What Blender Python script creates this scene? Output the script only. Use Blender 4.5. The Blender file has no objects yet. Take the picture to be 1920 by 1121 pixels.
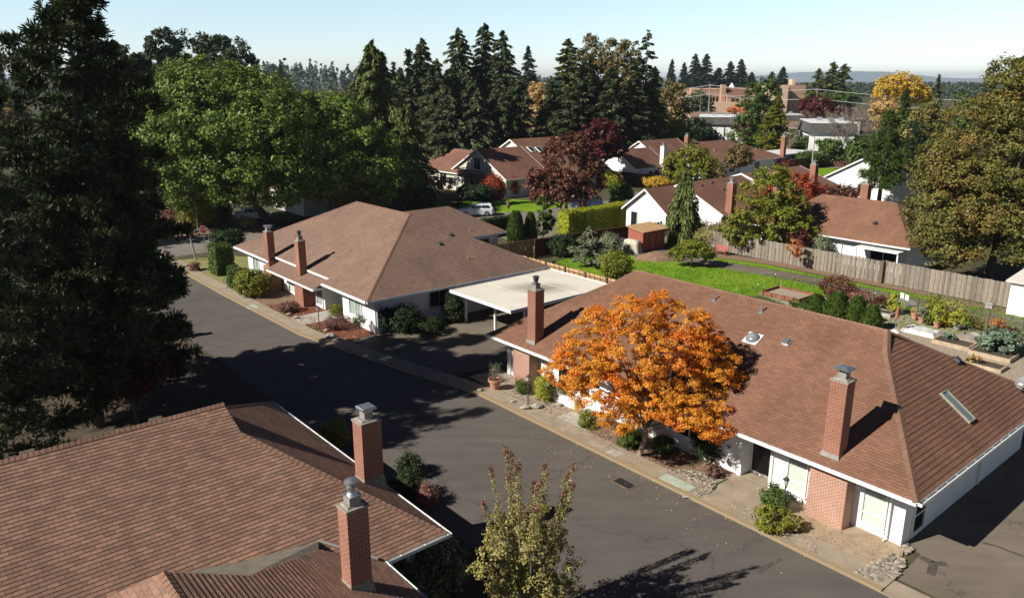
import bpy, math, random
import numpy as np
from mathutils import Vector, Matrix
R = math.radians
sc = bpy.context.scene
COL = sc.collection
rng = np.random.default_rng(7)
random.seed(7)

# ------------------------------------------------------------------ camera model and site axes
F, H = 1445.0, 17.0
PIT = math.atan(410 / F); CP, SP = math.cos(PIT), math.sin(PIT)
AZ = R(40)
UX, UY = -math.sin(AZ), math.cos(AZ)      # along the lane, away
VX, VY = math.cos(AZ), math.sin(AZ)       # across the lane, to the right
def G(x, y, z=0.0):                        # survey: a point of the photograph on level z -> ground X, Y
    d = F * SP + (y - 560.5) * CP; f = F * CP - (y - 560.5) * SP; k = (H - z) / d
    return ((x - 960) * k, f * k)
def AT(x, y, Y):                           # survey: X and height of a photographed point at distance Y
    d = F * SP + (y - 560.5) * CP; f = F * CP - (y - 560.5) * SP; k = Y / f
    return ((x - 960) * k, H - d * k)
def ST(p): return (p[0] * UX + p[1] * UY, p[0] * VX + p[1] * VY)
def W(s, t, z=0.0): return Vector((s * UX + t * VX, s * UY + t * VY, z))
class Fr:                                  # a local frame: a along, b across, rotated
    def __init__(self, ox, oy, ang): self.o = (ox, oy); self.c, self.s = math.cos(ang), math.sin(ang)
    def __call__(self, a, b, z=0.0):
        return Vector((self.o[0] + a * self.c - b * self.s, self.o[1] + a * self.s + b * self.c, z))

# ------------------------------------------------------------------ materials
MATS = {}
def newmat(name):
    m = bpy.data.materials.new(name); m.use_nodes = True; nt = m.node_tree; nt.nodes.clear()
    out = nt.nodes.new('ShaderNodeOutputMaterial'); MATS[name] = m
    return m, nt, out
def N(nt, typ, **kw):
    n = nt.nodes.new(typ)
    for k, v in kw.items():
        if k.startswith('_'): setattr(n, k[1:], v)
        else:
            key = k.replace('__', ' ')
            n.inputs[key].default_value = v
    return n
def L(nt, a, b): nt.links.new(a, b)
def c4(c): return (c[0], c[1], c[2], 1.0)
def ramp(nt, fac, stops):
    r = nt.nodes.new('ShaderNodeValToRGB'); e = r.color_ramp.elements
    while len(e) < len(stops): e.new(0.5)
    for i, (p, c) in enumerate(stops): e[i].position = p; e[i].color = c4(c)
    L(nt, fac, r.inputs[0]); return r.outputs[0]
def mixc(nt, fac, a, b, mode='MIX'):
    m = nt.nodes.new('ShaderNodeMix'); m.data_type = 'RGBA'; m.blend_type = mode
    for sock, v in ((m.inputs[0], fac), (m.inputs[6], a), (m.inputs[7], b)):
        if hasattr(v, 'links'): L(nt, v, sock)
        elif isinstance(v, (int, float)): sock.default_value = v
        else: sock.default_value = c4(v)
    return m.outputs[2]
def coord(nt, which='Object', scale=(1, 1, 1)):
    t = nt.nodes.new('ShaderNodeTexCoord'); mp = nt.nodes.new('ShaderNodeMapping')
    mp.inputs['Scale'].default_value = scale; L(nt, t.outputs[which], mp.inputs[0]); return mp.outputs[0]
def noise(nt, vec, scale, detail=6, rough=0.6):
    n = N(nt, 'ShaderNodeTexNoise', Scale=scale, Detail=detail, Roughness=rough); L(nt, vec, n.inputs['Vector']); return n.outputs[0]
def bsdf(nt, out, col, rough=0.7, spec=0.3, metal=0.0, bump=None, bstr=0.3, bdist=0.02):
    b = nt.nodes.new('ShaderNodeBsdfPrincipled')
    if hasattr(col, 'links'): L(nt, col, b.inputs['Base Color'])
    else: b.inputs['Base Color'].default_value = c4(col)
    if hasattr(rough, 'links'): L(nt, rough, b.inputs['Roughness'])
    else: b.inputs['Roughness'].default_value = rough
    b.inputs['Specular IOR Level'].default_value = spec; b.inputs['Metallic'].default_value = metal
    if bump is not None:
        bp = N(nt, 'ShaderNodeBump', Strength=bstr, Distance=bdist); L(nt, bump, bp.inputs['Height']); L(nt, bp.outputs[0], b.inputs['Normal'])
    L(nt, b.outputs[0], out.inputs[0]); return b
def plain(name, c1, c2=None, scale=2.0, rough=0.7, spec=0.3, metal=0.0, bstr=0.2, bscale=30, bdist=0.01, lo=.35, hi=.65):
    m, nt, out = newmat(name); v = coord(nt)
    col = c1 if c2 is None else ramp(nt, noise(nt, v, scale), [(lo, c1), (hi, c2)])
    bsdf(nt, out, col, rough, spec, metal, noise(nt, v, bscale, 3) if bstr else None, bstr, bdist); return m
def bricklike(name, ca, cb, mortar, w, h, msize, rough=0.85, weather=(0.75, 1.15), bstr=0.5, bdist=0.01, offs=0.5, tint=None, spots=None):
    m, nt, out = newmat(name)
    tc = nt.nodes.new('ShaderNodeTexCoord'); uv = tc.outputs['UV']
    b = nt.nodes.new('ShaderNodeTexBrick'); b.offset = offs; b.squash = 1.0
    for k, v in (('Color1', c4(ca)), ('Color2', c4(cb)), ('Mortar', c4(mortar)), ('Scale', 1.0), ('Mortar Size', msize), ('Mortar Smooth', 0.1), ('Bias', -0.1), ('Brick Width', w), ('Row Height', h)):
        b.inputs[k].default_value = v
    L(nt, uv, b.inputs['Vector'])
    ov = coord(nt)
    n1 = noise(nt, ov, 0.35, 5); n2 = noise(nt, ov, 40, 2)
    w1 = ramp(nt, n1, [(.3, (weather[0],) * 3), (.7, (weather[1],) * 3)])
    w2 = ramp(nt, n2, [(.3, (.82,) * 3), (.7, (1.15,) * 3)])
    col = mixc(nt, 1.0, b.outputs['Color'], w1, 'MULTIPLY'); col = mixc(nt, 1.0, col, w2, 'MULTIPLY')
    if w < .5 and h > .1:                  # weathering that ran down the slope, lichen spots
        mp = nt.nodes.new('ShaderNodeMapping'); mp.inputs['Scale'].default_value = (1.1, .10, 1); L(nt, uv, mp.inputs[0])
        col = mixc(nt, 1.0, col, ramp(nt, noise(nt, mp.outputs[0], 1.0, 5, .6), [(.32, (.91,) * 3), (.68, (1.07,) * 3)]), 'MULTIPLY')
        col = mixc(nt, ramp(nt, noise(nt, ov, 5.5, 4, .7), [(.66, (0,) * 3), (.80, (.35,) * 3)]), col, (.19, .17, .13))
    if tint:
        col = mixc(nt, ramp(nt, noise(nt, ov, 0.8, 4), [(.52, (0,) * 3), (.75, (.6,) * 3)]), col, tint)
    inv = N(nt, 'ShaderNodeMath', _operation='SUBTRACT'); inv.inputs[0].default_value = 1.0; L(nt, b.outputs['Fac'], inv.inputs[1])
    bsdf(nt, out, col, rough, 0.2, 0, inv.outputs[0], bstr, bdist); return m

SH = dict(w=.30, h=.143, msize=.006)
bricklike('shingle_red', (.185, .095, .060), (.245, .122, .076), (.10, .058, .04), weather=(.82, 1.12), **SH)
bricklike('shingle_brown', (.215, .138, .102), (.27, .172, .125), (.06, .038, .03), weather=(.85, 1.1), **SH)
bricklike('shingle_far', (.185, .095, .064), (.225, .113, .075), (.11, .06, .042), .5, .2, .01, bstr=.1)
bricklike('shingle_mixed', (.20, .118, .082), (.315, .178, .122), (.085, .054, .04), weather=(.85, 1.15), w=.30, h=.143, msize=.006)
bricklike('shingle_grey', (.085, .08, .075), (.12, .112, .105), (.05, .05, .05), .4, .2, .01)
bricklike('shingle_ridge', (.205, .115, .078), (.23, .128, .088), (.10, .062, .046), .25, .6, .006)
bricklike('brick_red', (.30, .095, .05), (.23, .068, .036), (.36, .28, .22), .215, .075, .010, bstr=.5)
bricklike('brick_pale', (.36, .155, .095), (.30, .115, .068), (.52, .42, .34), .215, .075, .012, bstr=.5)
bricklike('brick_school', (.46, .28, .19), (.38, .22, .145), (.36, .25, .18), .6, .25, .02, bstr=.2)
plain('white_paint', (.78, .78, .76), (.68, .675, .65), 1.3, rough=.55, bstr=.1)
plain('cream_paint', (.62, .58, .48), (.5, .46, .38), 1.5, rough=.6)
plain('grey_paint', (.40, .40, .38), (.33, .33, .31), 1.5, rough=.6)
plain('gutter_white', (.80, .80, .79), (.66, .66, .64), 2.5, rough=.35, spec=.5, bstr=0)
plain('gutter_dark', (.10, .085, .07), (.06, .05, .04), 4, rough=.7)
plain('concrete', (.34, .275, .20), (.25, .20, .145), 1.2, rough=.9, bstr=.4, bscale=60)
plain('concrete_light', (.42, .39, .34), (.31, .28, .24), 2, rough=.9, bstr=.3)
plain('kerb_paint', (.30, .215, .11), (.26, .205, .14), 3.5, rough=.8, bstr=.3)
plain('bark_mulch', (.16, .09, .055), (.28, .19, .125), 8, rough=.95, bstr=1.0, bscale=40, bdist=.04)
plain('red_mulch', (.22, .062, .028), (.115, .045, .025), 5, rough=.95, bstr=1.0, bscale=40, bdist=.04)
plain('sandy_soil', (.42, .315, .205), (.30, .22, .14), 2.2, rough=.95, bstr=.9, bscale=35, bdist=.03)
plain('gravel_bed', (.40, .33, .25), (.28, .22, .16), 5, rough=.95, bstr=1.0, bscale=60, bdist=.03)
plain('dark_soil', (.055, .04, .028), (.09, .07, .045), 1.5, rough=.95, bstr=.8, bscale=20, bdist=.04)
plain('stone', (.38, .34, .28), (.24, .215, .18), 6, rough=.85, bstr=.5)
plain('trunk_bark', (.075, .055, .04), (.13, .10, .075), 5, rough=.95, bstr=.9, bscale=18, bdist=.03)
plain('pale_bark', (.26, .21, .16), (.18, .14, .105), 5, rough=.9, bstr=.6, bscale=18)
plain('galvanised', (.55, .57, .58), (.42, .44, .46), 6, rough=.38, metal=.85, bstr=.05)
plain('dark_metal', (.03, .03, .032), (.05, .05, .05), 5, rough=.5, spec=.4, bstr=0)
plain('lead_flashing', (.29, .27, .24), (.22, .2, .17), 4, rough=.7, bstr=.2)
plain('felt_patch', (.19, .165, .13), (.13, .112, .09), 2.5, rough=.9, bstr=.3)
plain('mortar_crown', (.33, .29, .24), (.20, .175, .14), 7, rough=.95, bstr=.6)
plain('terracotta', (.50, .25, .16), (.42, .20, .13), 5, rough=.8)
plain('cedar_new', (.50, .30, .15), (.40, .23, .115), 1.2, rough=.8)
plain('fence_brown', (.115, .05, .028), (.085, .038, .022), 1.0, rough=.85)
plain('timber_pale', (.46, .36, .25), (.33, .25, .17), 3, rough=.85)
plain('timber_red', (.24, .095, .05), (.17, .07, .04), 3, rough=.85)
plain('shed_red', (.33, .105, .075), (.28, .085, .06), 2, rough=.7)
plain('shed_roof', (.46, .29, .14), (.38, .23, .11), 2, rough=.8)
plain('tarp_cloth', (.52, .47, .37), (.43, .38, .30), 2, rough=.8, bstr=.5, bscale=6, bdist=.05)
plain('tarp_silver', (.62, .61, .58), (.5, .48, .45), 3, rough=.5, bstr=.8, bscale=5, bdist=.06)
plain('blue_tarp', (.03, .14, .42), rough=.5)
plain('bench_red', (.42, .13, .10), (.34, .10, .08), 4, rough=.6)
plain('sign_red', (.55, .06, .045), rough=.4, bstr=0)
plain('sign_white', (.85, .85, .85), rough=.4, bstr=0)
plain('paper_white', (.75, .77, .80), rough=.7, bstr=0)
plain('post_wood', (.17, .12, .085), (.11, .08, .06), 4, rough=.9)
plain('post_grey', (.32, .30, .27), (.24, .22, .2), 4, rough=.8)
plain('manhole_green', (.40, .46, .37), (.32, .38, .30), 4, rough=.7)
plain('curtain', (.70, .71, .645), (.58, .59, .53), 1.0, rough=.85, bstr=0)
plain('dark_room', (.012, .012, .013), (.02, .02, .02), 2, rough=.8, bstr=0)
plain('door_dark', (.02, .018, .017), rough=.4)
plain('glass_blind', (.42, .46, .44), (.34, .37, .36), 1, rough=.15, spec=.6, bstr=0)
plain('dome_glass', (.13, .15, .155), (.22, .24, .24), 3, rough=.12, spec=.7, bstr=0)
plain('skylight_glass', (.20, .25, .235), (.15, .19, .18), 1, rough=.1, spec=.7, bstr=0)
plain('rubber', (.015, .015, .015), rough=.8)
plain('car_white', (.72, .74, .77), rough=.25, spec=.6, bstr=0)
plain('car_navy', (.02, .035, .07), rough=.2, spec=.6, bstr=0)
plain('car_silver', (.45, .47, .5), rough=.25, spec=.6, bstr=0)
plain('car_glass', (.02, .03, .035), rough=.06, spec=.8, bstr=0)
plain('dish_grey', (.17, .17, .18), rough=.5, bstr=0)
plain('membrane_roof', (.62, .59, .52), (.55, .52, .45), .5, rough=.7)
plain('wire', (.42, .42, .42), rough=.5, bstr=0)
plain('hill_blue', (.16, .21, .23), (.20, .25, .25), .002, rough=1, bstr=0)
plain('stone_buff', (.62, .44, .30), (.55, .39, .26), .2, rough=.9)
plain('hose_green', (.10, .17, .10), rough=.5, bstr=0)

# clear glazing: reflective, lets what lies behind show
m, nt, out = newmat('window_glass')
tr = nt.nodes.new('ShaderNodeBsdfTransparent'); tr.inputs[0].default_value = (.88, .92, .9, 1)
gl = nt.nodes.new('ShaderNodeBsdfGlossy'); gl.inputs['Roughness'].default_value = .03
fr = nt.nodes.new('ShaderNodeFresnel'); fr.inputs[0].default_value = 1.45
mx = nt.nodes.new('ShaderNodeMixShader'); L(nt, fr.outputs[0], mx.inputs[0]); L(nt, tr.outputs[0], mx.inputs[1]); L(nt, gl.outputs[0], mx.inputs[2]); L(nt, mx.outputs[0], out.inputs[0])

# asphalt with worn lanes, patches and cracks
def asphalt(name, ca, cb, crack=True):
    m, nt, out = newmat(name); v = coord(nt)
    big = ramp(nt, noise(nt, v, .18, 4), [(.35, ca), (.68, cb)])
    streak = noise(nt, coord(nt, scale=(.35, 1.6, 1)), .9, 5)
    col = mixc(nt, 1.0, big, ramp(nt, streak, [(.3, (.87,) * 3), (.7, (1.11,) * 3)]), 'MULTIPLY')
    fine = noise(nt, v, 28, 4, .75)
    col = mixc(nt, 1.0, col, ramp(nt, fine, [(.3, (.74,) * 3), (.7, (1.24,) * 3)]), 'MULTIPLY')
    if crack:
        vo = N(nt, 'ShaderNodeTexVoronoi', Scale=.10); vo.feature = 'DISTANCE_TO_EDGE'
        ds = N(nt, 'ShaderNodeVectorMath', _operation='ADD'); nn = N(nt, 'ShaderNodeTexNoise', Scale=.6, Detail=8.0, Roughness=.7); L(nt, v, nn.inputs[0])
        sc_ = N(nt, 'ShaderNodeVectorMath', _operation='SCALE'); L(nt, nn.outputs['Color'], sc_.inputs[0]); sc_.inputs['Scale'].default_value = 3.0
        L(nt, v, ds.inputs[0]); L(nt, sc_.outputs[0], ds.inputs[1]); L(nt, ds.outputs[0], vo.inputs['Vector'])
        col = mixc(nt, ramp(nt, vo.outputs['Distance'], [(.0, (.55,) * 3), (.006, (0,) * 3)]), col, (.028, .025, .022))
    bsdf(nt, out, col, .88, .25, 0, fine, .5, .01)
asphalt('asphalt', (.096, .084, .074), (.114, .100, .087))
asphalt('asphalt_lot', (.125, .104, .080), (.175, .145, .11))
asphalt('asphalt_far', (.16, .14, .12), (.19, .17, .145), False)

# lawn
m, nt, out = newmat('lawn_grass'); v = coord(nt)
a = ramp(nt, noise(nt, v, .28, 6, .65), [(.32, (.09, .18, .010)), (.5, (.16, .275, .014)), (.72, (.24, .31, .03))])
b_ = noise(nt, v, 9, 5, .75)
bsdf(nt, out, mixc(nt, 1.0, a, ramp(nt, b_, [(.3, (.6,) * 3), (.7, (1.35,) * 3)]), 'MULTIPLY'), .8, .15, 0, b_, 1.0, .08)
m, nt, out = newmat('ground_mix'); v = coord(nt)
a = ramp(nt, noise(nt, v, .03, 7, .65), [(.3, (.05, .062, .022)), (.5, (.085, .075, .045)), (.7, (.06, .085, .025))])
b_ = noise(nt, v, 1.2, 6, .7)
bsdf(nt, out, mixc(nt, 1.0, a, ramp(nt, b_, [(.3, (.6,) * 3), (.7, (1.3,) * 3)]), 'MULTIPLY'), .95, .1, 0, b_, .8, .1)
plain('dry_verge', (.17, .20, .045), (.27, .22, .10), 1.6, rough=.9, bstr=.9, bscale=20, bdist=.05)

# weathered fence boards: tone changes from board to board
def boards(name, stops):
    m, nt, out = newmat(name); g = nt.nodes.new('ShaderNodeNewGeometry'); v = coord(nt, scale=(1, 1, .25))
    col = ramp(nt, g.outputs['Random Per Island'], stops)
    n = noise(nt, v, 14, 5)
    col = mixc(nt, 1.0, col, ramp(nt, n, [(.3, (.72,) * 3), (.7, (1.2,) * 3)]), 'MULTIPLY')
    bsdf(nt, out, col, .9, .15, 0, n, .4, .01)
boards('fence_weathered', [(0, (.165, .140, .112)), (.5, (.235, .20, .16)), (1, (.29, .238, .185))])
boards('fence_cedar', [(0, (.42, .245, .115)), (.5, (.52, .32, .165)), (1, (.60, .39, .22))])
boards('fence_dark', [(0, (.085, .036, .02)), (1, (.14, .062, .034))])
boards('bark_chips', [(0, (.12, .06, .035)), (.6, (.24, .14, .085)), (1, (.45, .36, .27))])
boards('pebbles', [(0, (.15, .13, .105)), (.5, (.25, .215, .17)), (1, (.40, .35, .28))])
boards('autumn_litter', [(0, (.36, .17, .06)), (.5, (.33, .23, .12)), (1, (.46, .38, .29))])

# foliage: tone per leaf, drifting through the crown in patches, thin enough to glow against the sun
def leafmat(name, stops, patch=None, trans=.3, rough=.5, pscale=.35, spec=.25):
    m, nt, out = newmat(name); g = nt.nodes.new('ShaderNodeNewGeometry')
    col = ramp(nt, g.outputs['Random Per Island'], stops)
    if patch: 
        lo, hi = patch[1:] if len(patch) > 2 else (.48, .68)
        col = mixc(nt, ramp(nt, noise(nt, coord(nt), pscale, 3), [(lo, (0,) * 3), (hi, (.85,) * 3)]), col, patch[0])
    b = nt.nodes.new('ShaderNodeBsdfPrincipled'); L(nt, col, b.inputs['Base Color']); b.inputs['Roughness'].default_value = rough; b.inputs['Specular IOR Level'].default_value = spec
    t = nt.nodes.new('ShaderNodeBsdfTranslucent'); L(nt, col, t.inputs[0])
    mx = nt.nodes.new('ShaderNodeMixShader'); mx.inputs[0].default_value = trans
    L(nt, b.outputs[0], mx.inputs[1]); L(nt, t.outputs[0], mx.inputs[2]); L(nt, mx.outputs[0], out.inputs[0])
leafmat('leaf_oak', [(0, (.055, .105, .014)), (.5, (.122, .190, .028)), (1, (.225, .275, .050))], ((.27, .24, .04), .62, .78), .25)
leafmat('leaf_pine', [(0, (.012, .025, .010)), (.6, (.035, .056, .018)), (1, (.10, .12, .042))], None, .1, .6)
leafmat('leaf_fir', [(0, (.028, .044, .019)), (.6, (.070, .094, .037)), (1, (.13, .15, .062))], None, .1, .6)
leafmat('leaf_deodar', [(0, (.05, .078, .02)), (.6, (.115, .15, .036)), (1, (.21, .225, .065))], None, .15, .6)
leafmat('leaf_sequoia', [(0, (.035, .055, .03)), (1, (.07, .095, .05))], None, .1, .7)
leafmat('leaf_orange', [(0, (.58, .19, .02)), (.45, (.74, .32, .035)), (1, (.80, .48, .07))], ((.70, .15, .016), .48, .63), .36, pscale=.45)
leafmat('leaf_sweetgum', [(0, (.085, .095, .022)), (.5, (.15, .15, .034)), (1, (.22, .19, .045))], ((.27, .125, .036), .52, .74), .25, pscale=.3)
leafmat('leaf_burgundy', [(0, (.065, .025, .016)), (.5, (.125, .046, .028)), (1, (.20, .085, .05))], None, .2, .45)
leafmat('leaf_wine', [(0, (.06, .012, .013)), (1, (.13, .028, .024))], None, .2)
leafmat('leaf_red', [(0, (.24, .035, .014)), (.5, (.36, .06, .02)), (1, (.46, .11, .04))], None, .3)
leafmat('leaf_yellow', [(0, (.50, .32, .03)), (1, (.68, .46, .06))], None, .35)
leafmat('leaf_gold', [(0, (.40, .25, .09)), (1, (.60, .42, .17))], None, .3)
leafmat('leaf_lime', [(0, (.10, .14, .014)), (.5, (.19, .22, .024)), (1, (.32, .29, .045))], ((.27, .14, .04), .56, .72), .35, pscale=.5)
leafmat('leaf_green', [(0, (.035, .065, .012)), (.5, (.065, .11, .018)), (1, (.12, .165, .03))], None, .25)
leafmat('leaf_dark', [(0, (.014, .028, .009)), (1, (.04, .062, .018))], None, .15)
leafmat('leaf_olive', [(0, (.19, .18, .05)), (.5, (.32, .285, .085)), (1, (.45, .38, .14))], ((.20, .12, .06), .5, .7), .25, pscale=.8)
leafmat('leaf_birch', [(0, (.13, .10, .035)), (.5, (.20, .145, .05)), (1, (.27, .19, .07))], ((.09, .10, .03), .45, .65), .25, pscale=.25)
leafmat('leaf_hedge', [(0, (.22, .25, .014)), (.5, (.31, .335, .02)), (1, (.40, .42, .035))], None, .25)
leafmat('leaf_bluegreen', [(0, (.09, .13, .085)), (1, (.19, .25, .165))], None, .15)
leafmat('leaf_silver', [(0, (.13, .15, .085)), (1, (.30, .31, .19))], None, .2)
leafmat('leaf_rose', [(0, (.22, .09, .075)), (1, (.32, .16, .12))], None, .2)
leafmat('leaf_heather', [(0, (.13, .065, .055)), (1, (.22, .12, .095))], None, .2)
leafmat('leaf_grey_twig', [(0, (.15, .12, .095)), (1, (.25, .20, .16))], None, 0)
leafmat('leaf_chart', [(0, (.26, .30, .03)), (1, (.45, .45, .06))], None, .35)
leafmat('leaf_grass', [(0, (.05, .13, .010)), (.6, (.10, .22, .015)), (1, (.19, .29, .03))], None, .3)
leafmat('leaf_rhodo', [(0, (.06, .095, .035)), (.6, (.12, .155, .065)), (1, (.24, .24, .12))], None, .15, .35, spec=.5)
leafmat('leaf_coral', [(0, (.50, .14, .05)), (1, (.65, .27, .10))], None, .3)
# ------------------------------------------------------------------ mesh building
class MB:
    def __init__(self): self.v = []; self.f = []; self.uv = []
    def face(self, pts, uv=None):
        i = len(self.v); self.v += [Vector(p) for p in pts]; self.f.append(list(range(i, i + len(pts)))); self.uv.append(uv)
    def mesh(self, vs, fs):
        i = len(self.v); self.v += [Vector(p) for p in vs]
        for f in fs: self.f.append([i + k for k in f]); self.uv.append(None)
    def hull(self, bot, top):                 # prism between two loops of the same length (counter-clockwise from above)
        n = len(bot); self.mesh(list(bot) + list(top), [list(range(n))[::-1], list(range(n, 2 * n))] + [[k, (k + 1) % n, n + (k + 1) % n, n + k] for k in range(n)])
    def box(self, fr, a0, a1, b0, b1, z0, z1, taper=0.0):
        if a0 > a1: a0, a1 = a1, a0
        if b0 > b1: b0, b1 = b1, b0
        q = [(a0, b0), (a1, b0), (a1, b1), (a0, b1)]
        tq = [(a0 + taper, b0 + taper), (a1 - taper, b0 + taper), (a1 - taper, b1 - taper), (a0 + taper, b1 - taper)]
        bot = [fr(a, b, z0) for a, b in q]; top = [fr(a, b, z1) for a, b in tq]
        x, y = bot[1] - bot[0], bot[3] - bot[0]
        if x.x * y.y - x.y * y.x < 0: bot.reverse(); top.reverse()
        self.hull(bot, top)
    def tube(self, pts, rad, n=8, cap=True):
        pts = [Vector(p) for p in pts]; rings = []
        for k, p in enumerate(pts):
            d = (pts[min(k + 1, len(pts) - 1)] - pts[max(k - 1, 0)]).normalized()
            x = d.cross(Vector((0.31, 0.17, 0.93)));  x = x.normalized() if x.length > .05 else d.cross(Vector((1, 0, 0))).normalized()
            y = d.cross(x); r = rad[k] if isinstance(rad, (list, tuple)) else rad
            rings.append([p + (x * math.cos(2 * math.pi * i / n) + y * math.sin(2 * math.pi * i / n)) * r for i in range(n)])
        vs = [q for r in rings for q in r]; fs = []
        for k in range(len(pts) - 1):
            for i in range(n): fs.append([k * n + i, k * n + (i + 1) % n, (k + 1) * n + (i + 1) % n, (k + 1) * n + i])
        if cap: fs += [list(range(n))[::-1], [(len(pts) - 1) * n + i for i in range(n)]]
        self.mesh(vs, fs)
    def lathe(self, c, prof, n=16):
        c = Vector(c); vs = []; fs = []
        for r, z in prof: vs += [c + Vector((r * math.cos(2 * math.pi * i / n), r * math.sin(2 * math.pi * i / n), z)) for i in range(n)]
        for k in range(len(prof) - 1):
            for i in range(n): fs.append([k * n + i, k * n + (i + 1) % n, (k + 1) * n + (i + 1) % n, (k + 1) * n + i])
        fs += [list(range(n))[::-1], [(len(prof) - 1) * n + i for i in range(n)]]
        self.mesh(vs, fs)
    def rock(self, c, r, seed, flat=.6):
        g = np.random.default_rng(seed); vs = []; n = 7
        for k, (zz, rr) in enumerate(((-.5, .7), (0, 1), (.45, .85), (.75, .45))):
            for i in range(n):
                a = 2 * math.pi * (i + .5 * (k % 2)) / n; q = rr * (.8 + .4 * g.random())
                vs.append((c[0] + r * q * math.cos(a), c[1] + r * q * math.sin(a) * .85, c[2] + r * flat * (zz + .15 * g.random())))
        fs = [list(range(n))[::-1], [3 * n + i for i in range(n)]]
        for k in range(3):
            for i in range(n): fs.append([k * n + i, k * n + (i + 1) % n, (k + 1) * n + (i + 1) % n, (k + 1) * n + i])
        self.mesh(vs, fs)
    def roof(self, poly, step=.143, thick=.012):
        """a roof slope laid in shingle courses; the first edge of poly is the eave (left to right as seen from outside)"""
        poly = [Vector(p) for p in poly]; u = (poly[1] - poly[0]).normalized()
        n = Vector((0, 0, 0))
        for k in range(1, len(poly) - 1): n += (poly[k] - poly[0]).cross(poly[k + 1] - poly[0])
        n.normalize(); v = n.cross(u).normalized(); o = poly[0]
        if n.z < 0: n = -n; v = -v
        q = [((p - o).dot(u), (p - o).dot(v)) for p in poly]
        vmax = max(b for a, b in q)
        if not step: self.face(poly, [(a, b) for a, b in q]); return
        def clip(ps, lim, keep_above):
            out = []
            for i in range(len(ps)):
                a, b = ps[i], ps[(i + 1) % len(ps)]
                ia = a[1] >= lim - 1e-9 if keep_above else a[1] <= lim + 1e-9; ib = b[1] >= lim - 1e-9 if keep_above else b[1] <= lim + 1e-9
                if ia: out.append(a)
                if ia != ib:
                    t = (lim - a[1]) / (b[1] - a[1]); out.append((a[0] + t * (b[0] - a[0]), lim))
            return out
        vmin = min(b for a, b in q)
        k = math.floor(vmin / step)
        while k * step < vmax - 1e-4:
            lo, hi = k * step, (k + 1) * step
            ps = clip(clip(q, lo, True), hi, False)
            if len(ps) >= 3:
                self.face([o + u * a + v * b + n * (thick * (1.25 - (b - lo) / step)) for a, b in ps], [(a, b) for a, b in ps])
                e = sorted([p for p in ps if abs(p[1] - lo) < 1e-6])
                if len(e) >= 2:
                    a, b = e[0], e[-1]
                    self.face([o + u * a[0] + v * lo + n * thick * .2, o + u * b[0] + v * lo + n * thick * .2, o + u * b[0] + v * lo + n * thick * 1.25, o + u * a[0] + v * lo + n * thick * 1.25], [(a[0], lo - .004), (b[0], lo - .004), (b[0], lo + .004), (a[0], lo + .004)])
            k += 1
    def make(self, name, off):
        me = bpy.data.meshes.new(name)
        me.from_pydata([tuple(p - off) for p in self.v], [], self.f)
        uvl = me.uv_layers.new(name='UVMap').data; li = 0
        for f, uv in zip(self.f, self.uv):
            if uv is None:
                p = [self.v[i] for i in f]; n = Vector((0, 0, 0))
                for k in range(1, len(p) - 1): n += (p[k] - p[0]).cross(p[k + 1] - p[0])
                n = n.normalized() if n.length > 1e-12 else Vector((0, 0, 1))
                if abs(n.z) > .98: h, g = Vector((1, 0, 0)), Vector((0, 1, 0))
                else: h = Vector((0, 0, 1)).cross(n).normalized(); g = n.cross(h)
                uv = [(a.dot(h), a.dot(g)) for a in p]
            for a in uv: uvl[li].uv = a; li += 1
        me.update(); return me

OFF = {}
def thing(name, label, cat, loc, group=None, rotz=0):
    o = bpy.data.objects.new(name, None); COL.objects.link(o); o.empty_display_size = .3
    o.location = loc; o.rotation_euler = (0, 0, rotz); o['label'] = label; o['category'] = cat
    if group: o['group'] = group
    OFF[o.name] = Vector(loc); return o
def part(name, mb, mat, parent, label=None, smooth=False, stuff=False):
    off = OFF[parent.name]; me = mb if isinstance(mb, bpy.types.Mesh) else mb.make(name, off)
    me.materials.append(MATS[mat]); o = bpy.data.objects.new(name, me); COL.objects.link(o); o.parent = parent; OFF[o.name] = off
    if smooth: me.shade_smooth()
    if label: o['label'] = label
    if stuff: o['kind'] = 'stuff'
    return o
def single(name, mb, mat, label, cat, loc, group=None, smooth=False):
    me = mb if isinstance(mb, bpy.types.Mesh) else mb.make(name, Vector(loc)); me.materials.append(MATS[mat])
    o = bpy.data.objects.new(name, me); COL.objects.link(o); o.location = loc; o['label'] = label; o['category'] = cat
    if group: o['group'] = group
    if smooth: me.shade_smooth()
    OFF[o.name] = Vector(loc); return o
def setting(name, mb, mat, kind='structure', label=None):
    me = mb if isinstance(mb, bpy.types.Mesh) else mb.make(name, Vector((0, 0, 0))); me.materials.append(MATS[mat])
    o = bpy.data.objects.new(name, me); COL.objects.link(o); o['kind'] = kind
    if label: o['label'] = label
    return o
def copy_tree(root, loc, rotz=0, scale=1.0, label=None, group=None):
    c = root.copy(); COL.objects.link(c); c.location = loc; c.rotation_euler = (0, 0, rotz)
    c.scale = scale if isinstance(scale, tuple) else (scale,) * 3
    if label: c['label'] = label
    if group: c['group'] = group
    def kids(a, b):
        for ch in list(a.children):
            d = ch.copy(); COL.objects.link(d); d.parent = b; kids(ch, d)
    kids(root, c); return c
def sheet(name, pts, z, mat, kind='structure', label=None):     # a flat ground surface through surveyed points
    mb = MB(); q = [Vector((p[0], p[1], z)) for p in pts]
    a = sum(q[i].x * q[(i + 1) % len(q)].y - q[(i + 1) % len(q)].x * q[i].y for i in range(len(q)))
    mb.face(q if a > 0 else q[::-1]); return setting(name, mb, mat, kind, label)
def GS(*pp): return [G(x, y) for x, y in pp]
def WS(*pp): return [W(s, t) for s, t in pp]

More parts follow.
